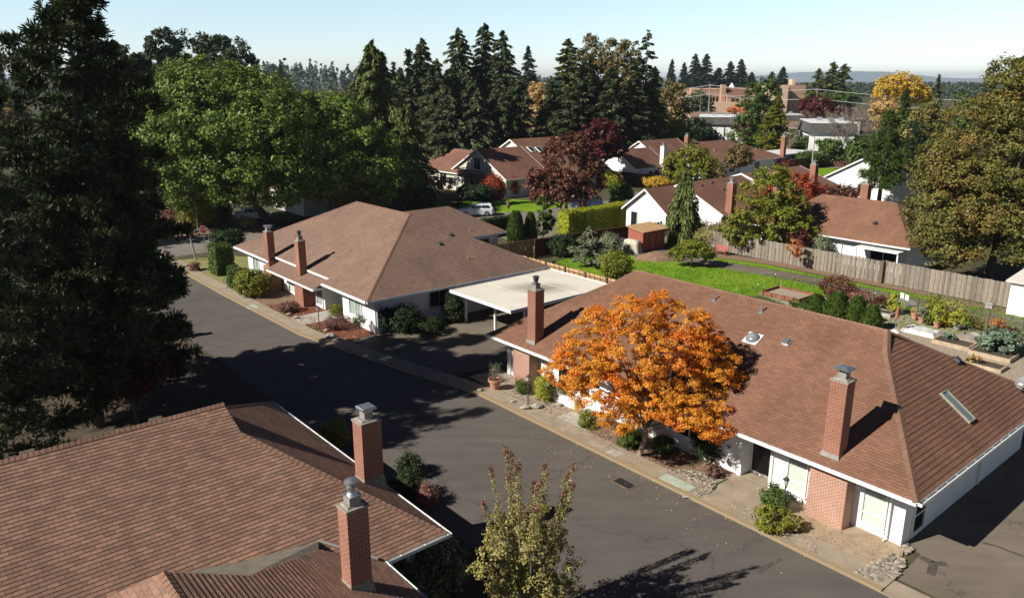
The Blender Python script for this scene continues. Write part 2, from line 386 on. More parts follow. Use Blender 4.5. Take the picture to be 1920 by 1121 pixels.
# ------------------------------------------------------------------ foliage
def quads(P, T, B, name):
    """one four-cornered leaf per point: P centre, T half length, B half width"""
    n = len(P); V = np.empty((n, 4, 3), np.float32)
    V[:, 0] = P - T; V[:, 1] = P + B - T * .1; V[:, 2] = P + T; V[:, 3] = P - B - T * .1
    me = bpy.data.meshes.new(name); me.vertices.add(4 * n); me.vertices.foreach_set('co', V.reshape(-1))
    me.loops.add(4 * n); me.loops.foreach_set('vertex_index', np.arange(4 * n, dtype=np.int32))
    me.polygons.add(n); me.polygons.foreach_set('loop_start', np.arange(0, 4 * n, 4, dtype=np.int32)); me.polygons.foreach_set('loop_total', np.full(n, 4, np.int32))
    me.update(calc_edges=True); return me
def unit(a): return a / (np.linalg.norm(a, axis=1, keepdims=True) + 1e-9)
def leaf_frame(g, Nn, size, asp):
    n = len(Nn); T = unit(np.cross(Nn, g.normal(size=(n, 3)))); B = np.cross(Nn, T)
    s = (size * (.6 + .8 * g.random(n)))[:, None]; return T * s, B * s * asp
def crown_mesh(name, seed, lobes, nclump, rc, nleaf, size, asp=.62, flat=.75, up=.5, droop=0.0, shell=.55):
    """lobes: (x, y, z, rx, ry, rz); clumps of leaves gathered towards the outside of every lobe"""
    g = np.random.default_rng(seed); lobes = np.array(lobes, float)
    w = (lobes[:, 3] * lobes[:, 4] * lobes[:, 5]) ** (2 / 3); w /= w.sum()
    li = g.choice(len(lobes), nclump, p=w); d = unit(g.normal(size=(nclump, 3)))
    r = shell + (1 - shell) * np.sqrt(g.random(nclump))
    c = lobes[li, :3] + d * lobes[li, 3:] * r[:, None]
    out = unit(d / lobes[li, 3:])
    rcl = rc * (.55 + .9 * g.random(nclump))
    k = np.repeat(np.arange(nclump), nleaf); n = len(k)
    dd = unit(g.normal(size=(n, 3))); rr = g.random(n) ** .45
    off = dd * (rr * rcl[k])[:, None]; off[:, 2] *= flat
    P = c[k] + off; P[:, 2] -= droop * (np.linalg.norm(off[:, :2], axis=1)) ** 1.5
    Nn = unit(.55 * out[k] + .45 * dd + np.array([0, 0, up]) + .55 * g.normal(size=(n, 3)))
    T, B = leaf_frame(g, Nn, size, asp); return quads(P, T, B, name)
def limb_mb(base, top, lobes, r0, seed, nl=99):
    g = random.Random(seed); mb = MB(); base = Vector(base); top = Vector(top); m = (base + top) / 2 + Vector((g.uniform(-.1, .1), g.uniform(-.1, .1), 0)) * (top - base).length * .4
    mb.tube([base - Vector((0, 0, .2)), base + Vector((0, 0, .15)), m, top], [r0 * 1.5, r0, r0 * .75, r0 * .55], 9)
    for l in lobes[:nl]:
        c = Vector(l[:3]); s = base.lerp(top, g.uniform(.55, .98)); mid = s.lerp(c, .5) + Vector((g.uniform(-.3, .3), g.uniform(-.3, .3), g.uniform(.0, .5)))
        mb.tube([s, mid, c], [r0 * .42, r0 * .28, r0 * .08], 6)
    return mb
def decid(name, label, cat, loc, leaf, lobes, nclump, rc, nleaf, size, tr=.15, seed=1, bark='trunk_bark', fork=.45, group=None, nl=99, **kw):
    t = thing(name, label, cat, loc, group); o = Vector(loc)
    me = crown_mesh('crown', seed, lobes, nclump, rc, nleaf, size, **kw); part('crown', me, leaf, t)
    zt = max(l[2] for l in lobes); cx = sum(l[0] for l in lobes) / len(lobes); cy = sum(l[1] for l in lobes) / len(lobes)
    top = o + Vector((cx * .4, cy * .4, zt * fork)); mb = limb_mb(o, top, [(o.x + l[0], o.y + l[1], o.z + l[2]) for l in lobes], tr, seed, nl)
    part('trunk', mb, bark, t, smooth=True); return t
def ball_lobes(w, h, z0, n, seed, d=None, ry=1.0):
    """a handful of lobes filling a crown w wide and h tall that begins at z0"""
    g = np.random.default_rng(seed); out = [(0, 0, z0 + h * .48, w * .30, w * .30 * ry, h * .42)]
    for k in range(n):
        a = 2 * math.pi * (k + g.random() * .6) / n; q = g.uniform(.22, .34) * w; zz = z0 + h * g.uniform(.24, .72)
        e = 1 - abs((zz - z0) / h - .45) * .9
        out.append((math.cos(a) * q * e, math.sin(a) * q * e * ry, zz, w * g.uniform(.15, .22), w * g.uniform(.15, .22) * ry, h * g.uniform(.18, .27)))
    return out
def conifer_mesh(name, seed, hgt, rad, z0=1.0, nb=140, per=60, size=.22, asp=.35, droop=.25, rise=.1, power=1.0, spread=.22, jit=.25, top_r=.02, hang=0.0, prof=None):
    """whorls of boughs, every bough a long flat spray of needles"""
    g = np.random.default_rng(seed); q = (np.arange(nb) + g.random(nb)) / nb
    zz = z0 + (hgt - z0) * (1 - (1 - q) ** 1.0); rel = 1 - (zz - z0) / (hgt - z0)
    Lb = (rad * (rel ** power if prof is None else np.interp(1 - rel, prof[0], prof[1])) + top_r) * (1 - jit + 2 * jit * g.random(nb)); az = g.random(nb) * 2 * math.pi
    cnt = np.maximum(6, (per * (.25 + Lb / rad)).astype(int)); k = np.repeat(np.arange(nb), cnt); n = len(k)
    u = .08 + .92 * g.random(n) ** .75; dr = np.stack([np.cos(az), np.sin(az), np.zeros(nb)], 1); sd = np.stack([-np.sin(az), np.cos(az), np.zeros(nb)], 1)
    wv = (g.random(n) - .5) * 2 * spread * Lb[k] * (1.25 - u)
    P = dr[k] * (u * Lb[k])[:, None] + sd[k] * wv[:, None]
    P[:, 2] = zz[k] + rise * u * Lb[k] - droop * (u ** 2) * Lb[k] - np.abs(wv) * .3 - hang * g.random(n) * (.3 + u) + .06 * g.normal(size=n)
    D = unit(dr[k] + sd[k] * (np.sign(wv) * .5)[:, None] + np.array([0, 0, -droop * .8 - hang * .8]) + .35 * g.normal(size=(n, 3)))
    Nn = unit(np.array([0, 0, 1.0]) + .5 * g.normal(size=(n, 3))); B = unit(np.cross(D, Nn)); s = (size * (.6 + .8 * g.random(n)))[:, None]
    return quads(P, D * s, B * s * asp, name)
def conifer(name, label, loc, leaf, hgt, rad, seed=1, tr=.25, group=None, cat='tree', bark='trunk_bark', **kw):
    t = thing(name, label, cat, loc, group); o = Vector(loc)
    part('crown', conifer_mesh('crown', seed, hgt, rad, **kw), leaf, t)
    mb = MB(); mb.tube([o - Vector((0, 0, .2)), o + Vector((0, 0, hgt * .5)), o + Vector((0, 0, hgt * .92))], [tr, tr * .6, tr * .08], 8); part('trunk', mb, bark, t, smooth=True); return t
def shrub(name, label, loc, leaf, w, h, seed=1, n=60, nleaf=26, size=.07, group=None, cat='shrub', ry=1.0, **kw):
    t = thing(name, label, cat, loc, group); o = Vector(loc)
    lob = [(0, 0, h * .5, w * .5, w * .5 * ry, h * .5)]
    part('foliage', crown_mesh('foliage', seed, lob, n, min(w, h) * .2, nleaf, size, shell=.35, **kw), leaf, t)
    mb = MB(); g = random.Random(seed)
    for k in range(5):
        a = g.uniform(0, 6.28); mb.tube([o + Vector((0, 0, -.05)), o + Vector((math.cos(a) * w * .15, math.sin(a) * w * .15 * ry, h * .4)), o + Vector((math.cos(a) * w * .3, math.sin(a) * w * .3 * ry, h * .8))], [.025, .018, .006], 5)
    part('stem', mb, 'trunk_bark', t); return t
def bare_tree(name, label, loc, h, w, seed, twig='leaf_grey_twig', bark='pale_bark', n=1200, group=None, tr=.14):
    t = thing(name, label, 'tree', loc, group); o = Vector(loc); g = random.Random(seed); mb = MB(); ends = []
    top = o + Vector((w * .06, 0, h * .42)); mb.tube([o - Vector((0, 0, .2)), top], [tr, tr * .7], 7)
    for k in range(13):
        a = k * 2.4; e = o + Vector((math.cos(a) * w * g.uniform(.2, .5), math.sin(a) * w * g.uniform(.2, .5), h * g.uniform(.65, 1.0)))
        s = o.lerp(top, g.uniform(.6, 1)); m = s.lerp(e, .5) + Vector((g.uniform(-.3, .3), 0, g.uniform(0, .4)))
        mb.tube([s, m, e], [tr * .4, tr * .25, tr * .07], 5); ends.append((m, e))
    part('trunk', mb, bark, t)
    r = np.random.default_rng(seed); k = r.integers(0, len(ends), n); u = r.random(n)[:, None]
    A = np.array([[*(e[0] - o)] for e in ends])[k]; Bp = np.array([[*(e[1] - o)] for e in ends])[k]
    D = unit((Bp - A) * .4 + r.normal(size=(n, 3)) + np.array([0, 0, .6])); ln = (.35 + .5 * r.random(n))[:, None] * w * .09
    P = A + (Bp - A) * u + D * ln; X = unit(np.cross(D, r.normal(size=(n, 3)))) * .018
    part('twig', quads(P, D * ln, X, 'twig'), twig, t, stuff=True); return t
# ------------------------------------------------------------------ camera, light, sky
cam = bpy.data.cameras.new('camera'); co = bpy.data.objects.new('camera', cam); COL.objects.link(co)
co.location = (0, 0, H); co.rotation_euler = (math.pi / 2 - PIT, 0, 0); cam.sensor_width = 36; cam.lens = 36 * F / 1920
cam.clip_start = .5; cam.clip_end = 30000; sc.camera = co
SUN_AZ, SUN_EL = R(24), R(37)             # the way the shadows run, and the sun's height
dirv = Vector((math.cos(SUN_AZ) * math.cos(SUN_EL), math.sin(SUN_AZ) * math.cos(SUN_EL), -math.sin(SUN_EL)))
ld = bpy.data.lights.new('sun', 'SUN'); ld.energy = 5.0; ld.angle = R(.5); ld.color = (1.0, .95, .87)
lo = bpy.data.objects.new('sun', ld); COL.objects.link(lo); lo.rotation_euler = dirv.to_track_quat('-Z', 'Y').to_euler(); lo.location = (-40, -20, 60)
w = bpy.data.worlds.new('World'); sc.world = w; w.use_nodes = True; nt = w.node_tree
sky = nt.nodes.new('ShaderNodeTexSky'); sky.sky_type = 'NISHITA'; sky.sun_disc = False; sky.sun_elevation = SUN_EL
sky.sun_rotation = math.atan2(-dirv.x, -dirv.y); sky.altitude = 60; sky.air_density = 1.0; sky.dust_density = 0.0; sky.ozone_density = 4.0
bg = nt.nodes['Background']; bg.inputs[1].default_value = .05
# sky gain by elevation: visible low band boosted, dome above dimmed to darken shade
tcw = nt.nodes.new('ShaderNodeTexCoord'); sx = nt.nodes.new('ShaderNodeSeparateXYZ'); nt.links.new(tcw.outputs['Generated'], sx.inputs[0])
hz = nt.nodes.new('ShaderNodeValToRGB'); el = hz.color_ramp.elements; el.new(.5); el.new(.5); el.new(.5)
for i, (p_, c_) in enumerate(((0.0, (.205, .212, .26)), (.045, (.215, .212, .225)), (.105, (.25, .226, .205)), (.16, (.045, .05, .065)), (.5, (.018, .021, .034)))): el[i].position = p_; el[i].color = (*c_, 1)
nt.links.new(sx.outputs[2], hz.inputs[0])
mw = nt.nodes.new('ShaderNodeVectorMath'); mw.operation = 'MULTIPLY'; nt.links.new(sky.outputs[0], mw.inputs[0]); nt.links.new(hz.outputs[0], mw.inputs[1])
ms = nt.nodes.new('ShaderNodeVectorMath'); ms.operation = 'SCALE'; ms.inputs['Scale'].default_value = 10.0; nt.links.new(mw.outputs[0], ms.inputs[0]); nt.links.new(ms.outputs[0], bg.inputs[0])
sc.view_settings.view_transform = 'Standard'; sc.view_settings.look = 'None'; sc.view_settings.exposure = .6; sc.view_settings.gamma = 1
sc.cycles.max_bounces = 6; sc.cycles.diffuse_bounces = 2; sc.cycles.transparent_max_bounces = 8; sc.cycles.volume_bounces = 0

# ------------------------------------------------------------------ ground, lanes, yards
sheet('ground', [(-9000, -200), (9000, -200), (9000, 12000), (-9000, 12000)], 0, 'ground_mix')
walk_lo = [(78, 21.2), (70, 21.0), (61.7, 21.0), (48.2, 21.3), (40.5, 22.6), (35.5, 23.6), (31.6, 24.35), (9.4, 24.4), (-12, 24.4)]
sheet('lane', WS((-12, 15.2), (84, 15.2), (84, 20.6), *walk_lo), .004, 'asphalt')
sheet('parking_lot', WS(*[(s, t + 1.15) for s, t in [(46.0, 21.5), (40.5, 22.6), (35.2, 23.6)]], (34.9, 44.5), (44.6, 44.5), (46.2, 25.6)), .008, 'asphalt_lot')
sheet('driveway', WS((9.3, 25.62), (9.4, 27.8), (10.2, 27.8), (10.2, 47), (-12, 47), (-12, 25.62)), .008, 'asphalt_lot')
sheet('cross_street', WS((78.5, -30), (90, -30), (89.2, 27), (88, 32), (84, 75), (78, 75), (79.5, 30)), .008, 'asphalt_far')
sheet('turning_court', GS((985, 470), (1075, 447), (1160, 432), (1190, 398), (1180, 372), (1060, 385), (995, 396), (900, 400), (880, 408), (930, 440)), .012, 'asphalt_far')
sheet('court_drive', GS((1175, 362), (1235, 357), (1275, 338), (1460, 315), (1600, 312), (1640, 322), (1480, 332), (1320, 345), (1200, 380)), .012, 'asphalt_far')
# raised concrete gutter walk along the lane
def kerb_strip(name, line, wdt, h, mat, z0=0.0):
    mb = MB()
    for (s0, t0), (s1, t1) in zip(line, line[1:]):
        mb.hull([W(s0, t0, z0), W(s1, t1, z0), W(s1, t1 + wdt, z0), W(s0, t0 + wdt, z0)][::1], [W(s0, t0, h), W(s1, t1, h), W(s1, t1 + wdt, h), W(s0, t0 + wdt, h)])
    return setting(name, mb, mat)
kerb_strip('gutter_walk', [(s, t + .24) for s, t in walk_lo[:-1]] + [(9.3, 24.64)], 1.0, .09, 'concrete')
kerb_strip('kerb', walk_lo[:-1] + [(9.3, 24.4)], .235, .12, 'kerb_paint')
kerb_strip('driveway_kerb', [(9.3, 24.4), (-12, 24.4)], 1.0, .05, 'concrete')
mb = MB()                                   # expansion joints and the pale kerb ramps
for s0, s1 in ((21.9, 22.5), (18.6, 19.3)):
    mb.hull([W(s0, 24.65, .09), W(s1, 24.65, .09), W(s1, 25.15, .09), W(s0, 25.15, .09)], [W(s0, 24.65, .098), W(s1, 24.65, .098), W(s1, 25.15, .098), W(s0, 25.15, .098)])
setting('kerb_patch', mb, 'concrete_light')
kerb_strip('far_kerb', [(89.4, 24), (88.2, 31.7), (86.5, 50)], .5, .14, 'concrete')
# beds and yards
zb = .05
sheet('gravel_strip', WS((9.3, 25.6), (34.5, 25.6), (34.2, 27.8), (10.0, 27.8)), zb, 'sandy_soil')
sheet('bark_bed', WS((17.9, 25.62), (24.6, 25.62), (24.9, 27.8), (17.4, 27.8)), zb + .004, 'bark_mulch')
sheet('chip_bed', WS((27.1, 25.6), (33.4, 25.55), (34.0, 27.8), (26.9, 27.8)), zb + .004, 'gravel_bed')
sheet('front_path', WS((24.8, 25.5), (26.9, 25.5), (26.9, 27.75), (24.8, 27.75)), zb + .02, 'concrete_light')
sheet('entry_path', WS((15.2, 25.5), (17.4, 25.5), (17.4, 28.3), (15.2, 28.3)), zb + .02, 'concrete')
sheet('red_bed', WS((45.1, 22.9), (61, 22.2), (61, 25.5), (45.1, 25.5)), zb, 'red_mulch')
sheet('mulch_bed', WS((56.5, 22.2), (66.5, 22.2), (66.5, 25.5), (56.5, 25.5)), zb + .004, 'bark_mulch')
sheet('porch_path', WS((50.1, 22.4), (52.4, 22.3), (52.4, 25.7), (50.1, 25.7)), zb + .012, 'concrete_light')
sheet('verge', WS((64.5, 22.2), (77.5, 22.4), (76, 27), (70, 31), (64.5, 25.4)), zb + .008, 'dry_verge')
sheet('side_walk', WS((64.3, 22.25), (65.6, 22.25), (65.6, 25), (64.3, 25)), zb + .016, 'concrete')
sheet('lawn', GS((1040, 492), (1085, 478), (1180, 476), (1250, 486), (1345, 484), (1440, 497), (1650, 540), (1920, 590), (2050, 625), (2050, 660), (1560, 572), (1420, 556), (1330, 555), (1190, 530), (1120, 520)), .02, 'lawn_grass')
sheet('lawn_path', GS((1180, 478), (1215, 460), (1262, 470), (1300, 482), (1370, 493), (1500, 514), (1700, 556), (2000, 612), (2050, 660), (1900, 618), (1700, 574), (1480, 525), (1350, 503), (1260, 490), (1215, 492)), .026, 'asphalt_lot')
sheet('garden_gravel', GS((1420, 552), (1480, 545), (1560, 556), (1740, 590), (1960, 650), (2080, 700), (2080, 800), (1920, 740), (1700, 640), (1520, 590)), .03, 'gravel_bed')
sheet('fence_bed', GS((1345, 484), (1440, 496), (1650, 538), (1890, 590), (1990, 610), (1990, 603), (1880, 578), (1650, 530), (1440, 488), (1345, 476)), .03, 'bark_mulch')
sheet('court_lawn', GS((842, 382), (880, 376), (960, 374), (1030, 378), (1075, 385), (1000, 397), (930, 400), (870, 394)), .02, 'lawn_grass')
sheet('side_lawn', GS((750, 405), (760, 382), (830, 376), (870, 380), (850, 400)), .02, 'dry_verge')
sheet('back_lawn', GS((1480, 326), (1520, 314), (1575, 316), (1560, 330)), .03, 'lawn_grass')
sheet('house_lawn', GS((1325, 322), (1380, 317), (1420, 322), (1390, 332)), .03, 'lawn_grass')
sheet('island_bed', GS((300, 447), (490, 437), (520, 420), (420, 408), (310, 415)), .02, 'bark_mulch')
sheet('yard_soil', GS((980, 500), (1040, 490), (1180, 478), (1200, 462), (1165, 455), (1005, 500)), .016, 'dark_soil')
sheet('left_yard', WS((15, -20), (15, 15), (62, 15), (62, -20)), .002, 'dark_soil')

# hills far off
mb = MB(); g = np.random.default_rng(3); prev = None; xs = np.linspace(-5500, 6500, 90); hh = []
for i, x in enumerate(xs):
    px = 960 + x / 7000 * F
    hgt = 28 + 10 * math.sin(i * .31) + 6 * math.sin(i * .83 + 1) + 4 * g.random()
    hgt += 42 * math.exp(-((px - 1660) / 130) ** 2) + 22 * math.exp(-((px - 1480) / 200) ** 2)
    hh.append(hgt + 12)
for i in range(len(xs) - 1):
    a, b = Vector((xs[i], 7000, 0)), Vector((xs[i + 1], 7000, 0)); ta, tb = Vector((xs[i], 7900, hh[i])), Vector((xs[i + 1], 7900, hh[i + 1])); ba, bb = Vector((xs[i], 9800, 0)), Vector((xs[i + 1], 9800, 0))
    mb.face([a, b, tb, ta]); mb.face([ta, tb, bb, ba])
setting('hills', mb, 'hill_blue')

# thin autumn haze: far things fade to pale blue
m, nt_, out_ = newmat('haze_air'); vs_ = nt_.nodes.new('ShaderNodeVolumePrincipled'); vs_.inputs['Color'].default_value = (.70, .83, 1.0, 1); vs_.inputs['Density'].default_value = .00010; vs_.inputs['Anisotropy'].default_value = .2; L(nt_, vs_.outputs[0], out_.inputs['Volume'])
mb = MB(); mb.box(lambda a, b, z: Vector((a, b, z)), -9500, 9500, -400, 12500, -1.0, 110); o_ = setting('haze', mb, 'haze_air', 'stuff', 'thin pale blue haze over the far town'); o_['category'] = 'haze'
# ------------------------------------------------------------------ house parts
def cap_line(mb, p, q, na, nb, wd=.15, step=.2):
    p, q = Vector(p), Vector(q); d = q - p; ln = d.length; d.normalize()
    sa = na.cross(d).normalized(); sb = d.cross(nb).normalized()
    if sa.z > 0: sa = -sa
    if sb.z > 0: sb = -sb
    if abs(d.z) < .01:
        if sa.dot(sb) > 0: sb = (sb - 2 * sb.dot(Vector((sb.x, sb.y, 0)).normalized()) * Vector((sb.x, sb.y, 0)).normalized())
    n = max(1, int(ln / step))
    for k in range(n):
        a, b = p + d * (ln * k / n), p + d * (ln * (k + 1) / n); u0, u1 = Vector((0, 0, .054)), Vector((0, 0, .036))
        m0, m1 = a + u0, b + u1
        mb.face([a + sa * wd + u0 * .6, m0, m1, b + sa * wd + u1 * .6]); mb.face([m0, a + sb * wd + u0 * .6, b + sb * wd + u1 * .6, m1])
        mb.face([a + sa * wd + u0 * .6, m0, a + Vector((0, 0, .01)), a + sa * wd + Vector((0, 0, .01))]); mb.face([m0, a + sb * wd + u0 * .6, a + sb * wd + Vector((0, 0, .01)), a + Vector((0, 0, .01))])
def pn(a, b, c):
    n = (Vector(b) - Vector(a)).cross(Vector(c) - Vector(a)).normalized(); return n if n.z > 0 else -n
def gutter(p, q, out, depth=.12, h=.12, straps=True):
    p, q, out = Vector(p), Vector(q), Vector(out).normalized(); d = (q - p).normalized(); ln = (q - p).length; mb = MB()
    fr = lambda a, b, z: p + d * a + out * b + Vector((0, 0, z))
    mb.box(fr, 0, ln, depth - .012, depth, -h, .0); mb.box(fr, 0, ln, .0, depth - .012, -h, -h + .012); mb.box(fr, 0, ln, -.03, -.002, -h - .06, -.01)
    mb.box(fr, 0, .012, 0, depth - .012, -h + .012, 0); mb.box(fr, ln - .012, ln, 0, depth - .012, -h + .012, 0)
    if straps:
        k = .5
        while k < ln: mb.box(fr, k, k + .03, -.04, depth - .012, -.014, -.004); k += .9
    return mb
def pane_set(parent, o, u, n, w, h, rails=(), muls=(), fill='curtain', fw=.07, frame='white_paint', name='window', sill=True):
    """a window on a wall: o lower corner, u along the wall, n out of the wall"""
    o, u, n = Vector(o), Vector(u).normalized(), Vector(n).normalized(); fr = lambda a, b, z: o + u * a + n * b + Vector((0, 0, z))
    mb = MB(); mb.box(fr, -fw, 0, .003, .075, -fw, h + fw); mb.box(fr, w, w + fw, .003, .075, -fw, h + fw); mb.box(fr, 0, w, .003, .075, h, h + fw); mb.box(fr, 0, w, .003, .075, -fw, 0)
    for r in rails: mb.box(fr, 0, w, .003, .06, r - fw * .45, r + fw * .45)
    for r in muls: mb.box(fr, r - fw * .4, r + fw * .4, .004, .058, 0, h)
    f = part(name, mb, frame, parent)
    mb = MB(); nf = 14 if fill == 'curtain' and w < 2.5 else 1
    for k in range(nf): mb.face([fr(w * k / nf, .006 + .012 * (k % 2) * (nf > 1), 0), fr(w * (k + 1) / nf, .006 + .012 * ((k + 1) % 2) * (nf > 1), 0), fr(w * (k + 1) / nf, .006 + .012 * ((k + 1) % 2) * (nf > 1), h), fr(w * k / nf, .006 + .012 * (k % 2) * (nf > 1), h)])
    part('curtain' if fill != 'dark_room' else 'room_shade', mb, fill, f)
    mb = MB(); mb.face([fr(0, .035, 0), fr(w, .035, 0), fr(w, .035, h), fr(0, .035, h)]); part('pane', mb, 'window_glass', f)
    if sill: mb = MB(); mb.box(fr, -fw - .04, w + fw + .04, .0, .11, -fw - .05, -fw - .002); part('sill', mb, frame, f)
    return f
def chimney(parent, fr, a0, a1, b0, b1, z0, z1, kind='tin', flare=True, brick='brick_red', name='chimney'):
    mb = MB(); mb.box(fr, a0, a1, b0, b1, z0, z1); c = part(name, mb, brick, parent)
    am, bm = (a0 + a1) / 2, (b0 + b1) / 2
    mb = MB(); mb.box(fr, a0 - .03, a1 + .03, b0 - .03, b1 + .03, z1 + .002, z1 + .07); mb.box(fr, a0 + .05, a1 - .05, b0 + .05, b1 - .05, z1 + .07, z1 + .13, .04); part('crown_slab', mb, 'mortar_crown', c)
    mb = MB(); mb.box(fr, am - .17, am + .17, bm - .17, bm + .17, z1 + .13, z1 + .36); part('flue', mb, 'lead_flashing', c)
    mb = MB()
    if kind == 'tin':                      # square hood on four short legs
        for sa in (-1, 1):
            for sb in (-1, 1): mb.box(fr, am + sa * .15 - .012, am + sa * .15 + .012, bm + sb * .15 - .012, bm + sb * .15 + .012, z1 + .36, z1 + .50)
        q = [(-.34, -.34), (.34, -.34), (.34, .34), (-.34, .34)]
        mb.box(fr, am - .34, am + .34, bm - .34, bm + .34, z1 + .50, z1 + .515); mb.box(fr, am - .34, am + .34, bm - .34, bm + .34, z1 + .515, z1 + .60, .22)
    elif kind == 'slab':
        for sa in (-1, 1): mb.box(fr, am + sa * .15 - .02, am + sa * .15 + .02, bm - .16, bm + .16, z1 + .36, z1 + .46)
        mb.box(fr, am - .27, am + .27, bm - .27, bm + .27, z1 + .46, z1 + .53); mb.box(fr, am - .27, am + .27, bm - .27, bm + .27, z1 + .53, z1 + .56, .03)
    else:
        cc = fr(am, bm, z1 + .36); mb.box(fr, am - .19, am + .19, bm - .19, bm + .19, z1 + .362, z1 + .38)
        mb.lathe(cc, [(.16, .02), (.11, .10), (.11, .20), (.15, .21), (.15, .29), (.12, .30), (.12, .36), (.19, .37), (.19, .42), (.06, .47)], 18)
    part('cap', mb, 'galvanised' if kind != 'dark' else 'dark_metal', c, smooth=False)
    return c
def vent_pipe(parent, p, h=.4, r=.045):
    mb = MB(); p = Vector(p); mb.tube([p - Vector((0, 0, .1)), p + Vector((0, 0, h))], r, 10); mb.lathe(p + Vector((0, 0, -.06)), [(.16, 0), (.15, .07), (r + .02, .13)], 14); return part('vent_pipe', mb, 'galvanised', parent)
def box_vent(parent, p, n, u, mat='dark_metal', s=.16):
    p, n, u = Vector(p), Vector(n).normalized(), Vector(u).normalized(); v = n.cross(u); fr = lambda a, b, z: p + u * a + v * b + n * z
    mb = MB(); mb.box(fr, -s * 1.3, s * 1.3, -s * 1.3, s * 1.3, 0, .02); mb.box(fr, -s, s, -s, s, .02, .16, .04); return part('roof_vent', mb, mat, parent)
def downspout(parent, pts, mat='gutter_white'):
    mb = MB(); mb.tube(pts, .045, 8); return part('downspout', mb, mat, parent)
v3 = Vector

bricklike('siding_white', (.76, .765, .77), (.72, .73, .735), (.45, .46, .47), 60, .18, .012, .6, (.93, 1.05), bstr=.6)

# ------------------------------------------------------------------ the long house across the lane (right foreground)
C = thing('bungalow', 'long brown roofed bungalow behind the orange maple, dome skylight and two brick chimneys', 'house', W(21.7, 33.9))
e = 2.6
FR, FL, RR, RL = W(9.39, 26.64, e), W(34.04, 26.64, e), W(9.39, 41.2, e), W(34.04, 41.2, e)
KR, KRb, KL, KLb = W(13.65, 32.64, 5.6), W(13.65, 35.2, 5.6), W(29.66, 32.72, 5.64), W(29.66, 35.1, 5.64)
RGR, RGL = W(14.3, 33.92, 6.24), W(29.05, 33.92, 6.24); TR_, TL_ = W(14.3, 33.92, 6.03), W(29.05, 33.92, 6.03)
mb = MB()
mb.roof([FL, FR, KR, RGR, RGL, KL]); mb.roof([RR, RL, KLb, RGL, RGR, KRb]); mb.roof([FR, RR, KRb, TR_, KR], step=.20, thick=.022); mb.roof([RL, FL, KL, TL_, KLb])
for tri in ([KR, RGR, TR_], [KRb, TR_, RGR], [KL, TL_, RGL], [KLb, RGL, TL_]): mb.face(tri)
mb.face([W(9.45, 26.7, 2.55), W(34, 26.7, 2.55), W(34, 41.1, 2.55), W(9.45, 41.1, 2.55)])
roofC = part('roof', mb, 'shingle_red', C)
mb = MB(); nF, nR, nE, nL = pn(FL, FR, RGR), pn(RR, RL, RGL), pn(FR, RR, KR), pn(FL, RL, KL)
cap_line(mb, FR, KR, nF, nE, .17); cap_line(mb, KR, RGR, nF, nE, .17); cap_line(mb, RR, KRb, nR, nE); cap_line(mb, KRb, RGR, nR, nE); cap_line(mb, FL, KL, nF, nL); cap_line(mb, KL, RGL, nF, nL); cap_line(mb, RGR, RGL, nF, nR)
part('ridge_cap', mb, 'shingle_ridge', roofC)
gut = part('gutter', gutter(FR, FL, W(0, -1)), 'gutter_white', C); part('gutter', gutter(RR, FR, W(-1, 0), .17), 'gutter_white', C); part('gutter', gutter(FL, RL, W(1, 0)), 'gutter_white', C)
mb = MB(); mb.box(W, 10.09, 33.4, 28.4, 40.3, 0, 2.55); mb.box(W, 10.09, 15.75, 27.69, 28.4, 0, 2.55); mb.box(W, 17.1, 33.4, 27.69, 28.4, 0, 2.55)
part('wall', mb, 'white_paint', C)
mb = MB(); mb.box(W, 12.06, 13.6, 26.95, 27.688, 0, 2.5); part('brick_panel', mb, 'brick_pale', C)
mb = MB(); mb.box(W, 30.62, 32.0, 26.95, 27.688, 0, 2.5); part('brick_panel', mb, 'brick_pale', C)
nv, uu = -W(0, 1), -W(1, 0)
pane_set(C, W(11.66, 27.69, .42), uu, nv, .84, 1.66, (.42,)); pane_set(C, W(14.90, 27.69, .42), uu, nv, .80, 1.66, (.42,))
pane_set(C, W(32.85, 27.69, .3), uu, nv, .62, 1.75, (.55,)); pane_set(C, W(20.7, 27.69, .85), uu, nv, 1.4, 1.2, (), (.7,), 'dark_room'); pane_set(C, W(24.4, 27.69, .85), uu, nv, 1.2, 1.2, (), (.6,), 'dark_room'); pane_set(C, W(28.9, 27.69, .85), uu, nv, 1.3, 1.2, (), (.65,), 'dark_room')
pane_set(C, W(10.09, 28.45, .3), W(0, 1), uu, .95, 1.7, (.7,), (), 'dark_room')
mb = MB(); fr = lambda a, b, z: W(17.08 - a, 28.36 - b, z)
mb.box(fr, .0, .06, 0, .06, .1, 2.2); mb.box(fr, 1.25, 1.31, 0, .06, .1, 2.2); mb.box(fr, .06, 1.25, 0, .06, .1, .2); mb.box(fr, .06, 1.25, 0, .06, 2.12, 2.2)
d = part('door', mb, 'white_paint', C); mb = MB(); mb.box(fr, .06, 1.25, .0, .02, .2, 2.12); part('door_leaf', mb, 'door_dark', d); mb = MB(); mb.face([fr(.06, .045, .2), fr(1.25, .045, .2), fr(1.25, .045, 2.12), fr(.06, .045, 2.12)]); part('pane', mb, 'window_glass', d)
mb = MB(); mb.face([fr(.18, .052, 1.62), fr(.42, .052, 1.62), fr(.42, .052, 1.92), fr(.18, .052, 1.92)]); part('notice', mb, 'paper_white', d)
mb = MB(); mb.box(W, 15.75, 17.1, 27.69, 28.4, 0, .09); part('doorstep', mb, 'concrete', C)
for q_ in ((15.62, 15.75, 27.62), (17.1, 17.3, 27.60), (10.09, 10.2, 27.655), (33.28, 33.4, 27.655)): mb = MB(); mb.box(W, *q_, 27.69, 0, 2.5); part('corner_trim', mb, 'white_paint', C)
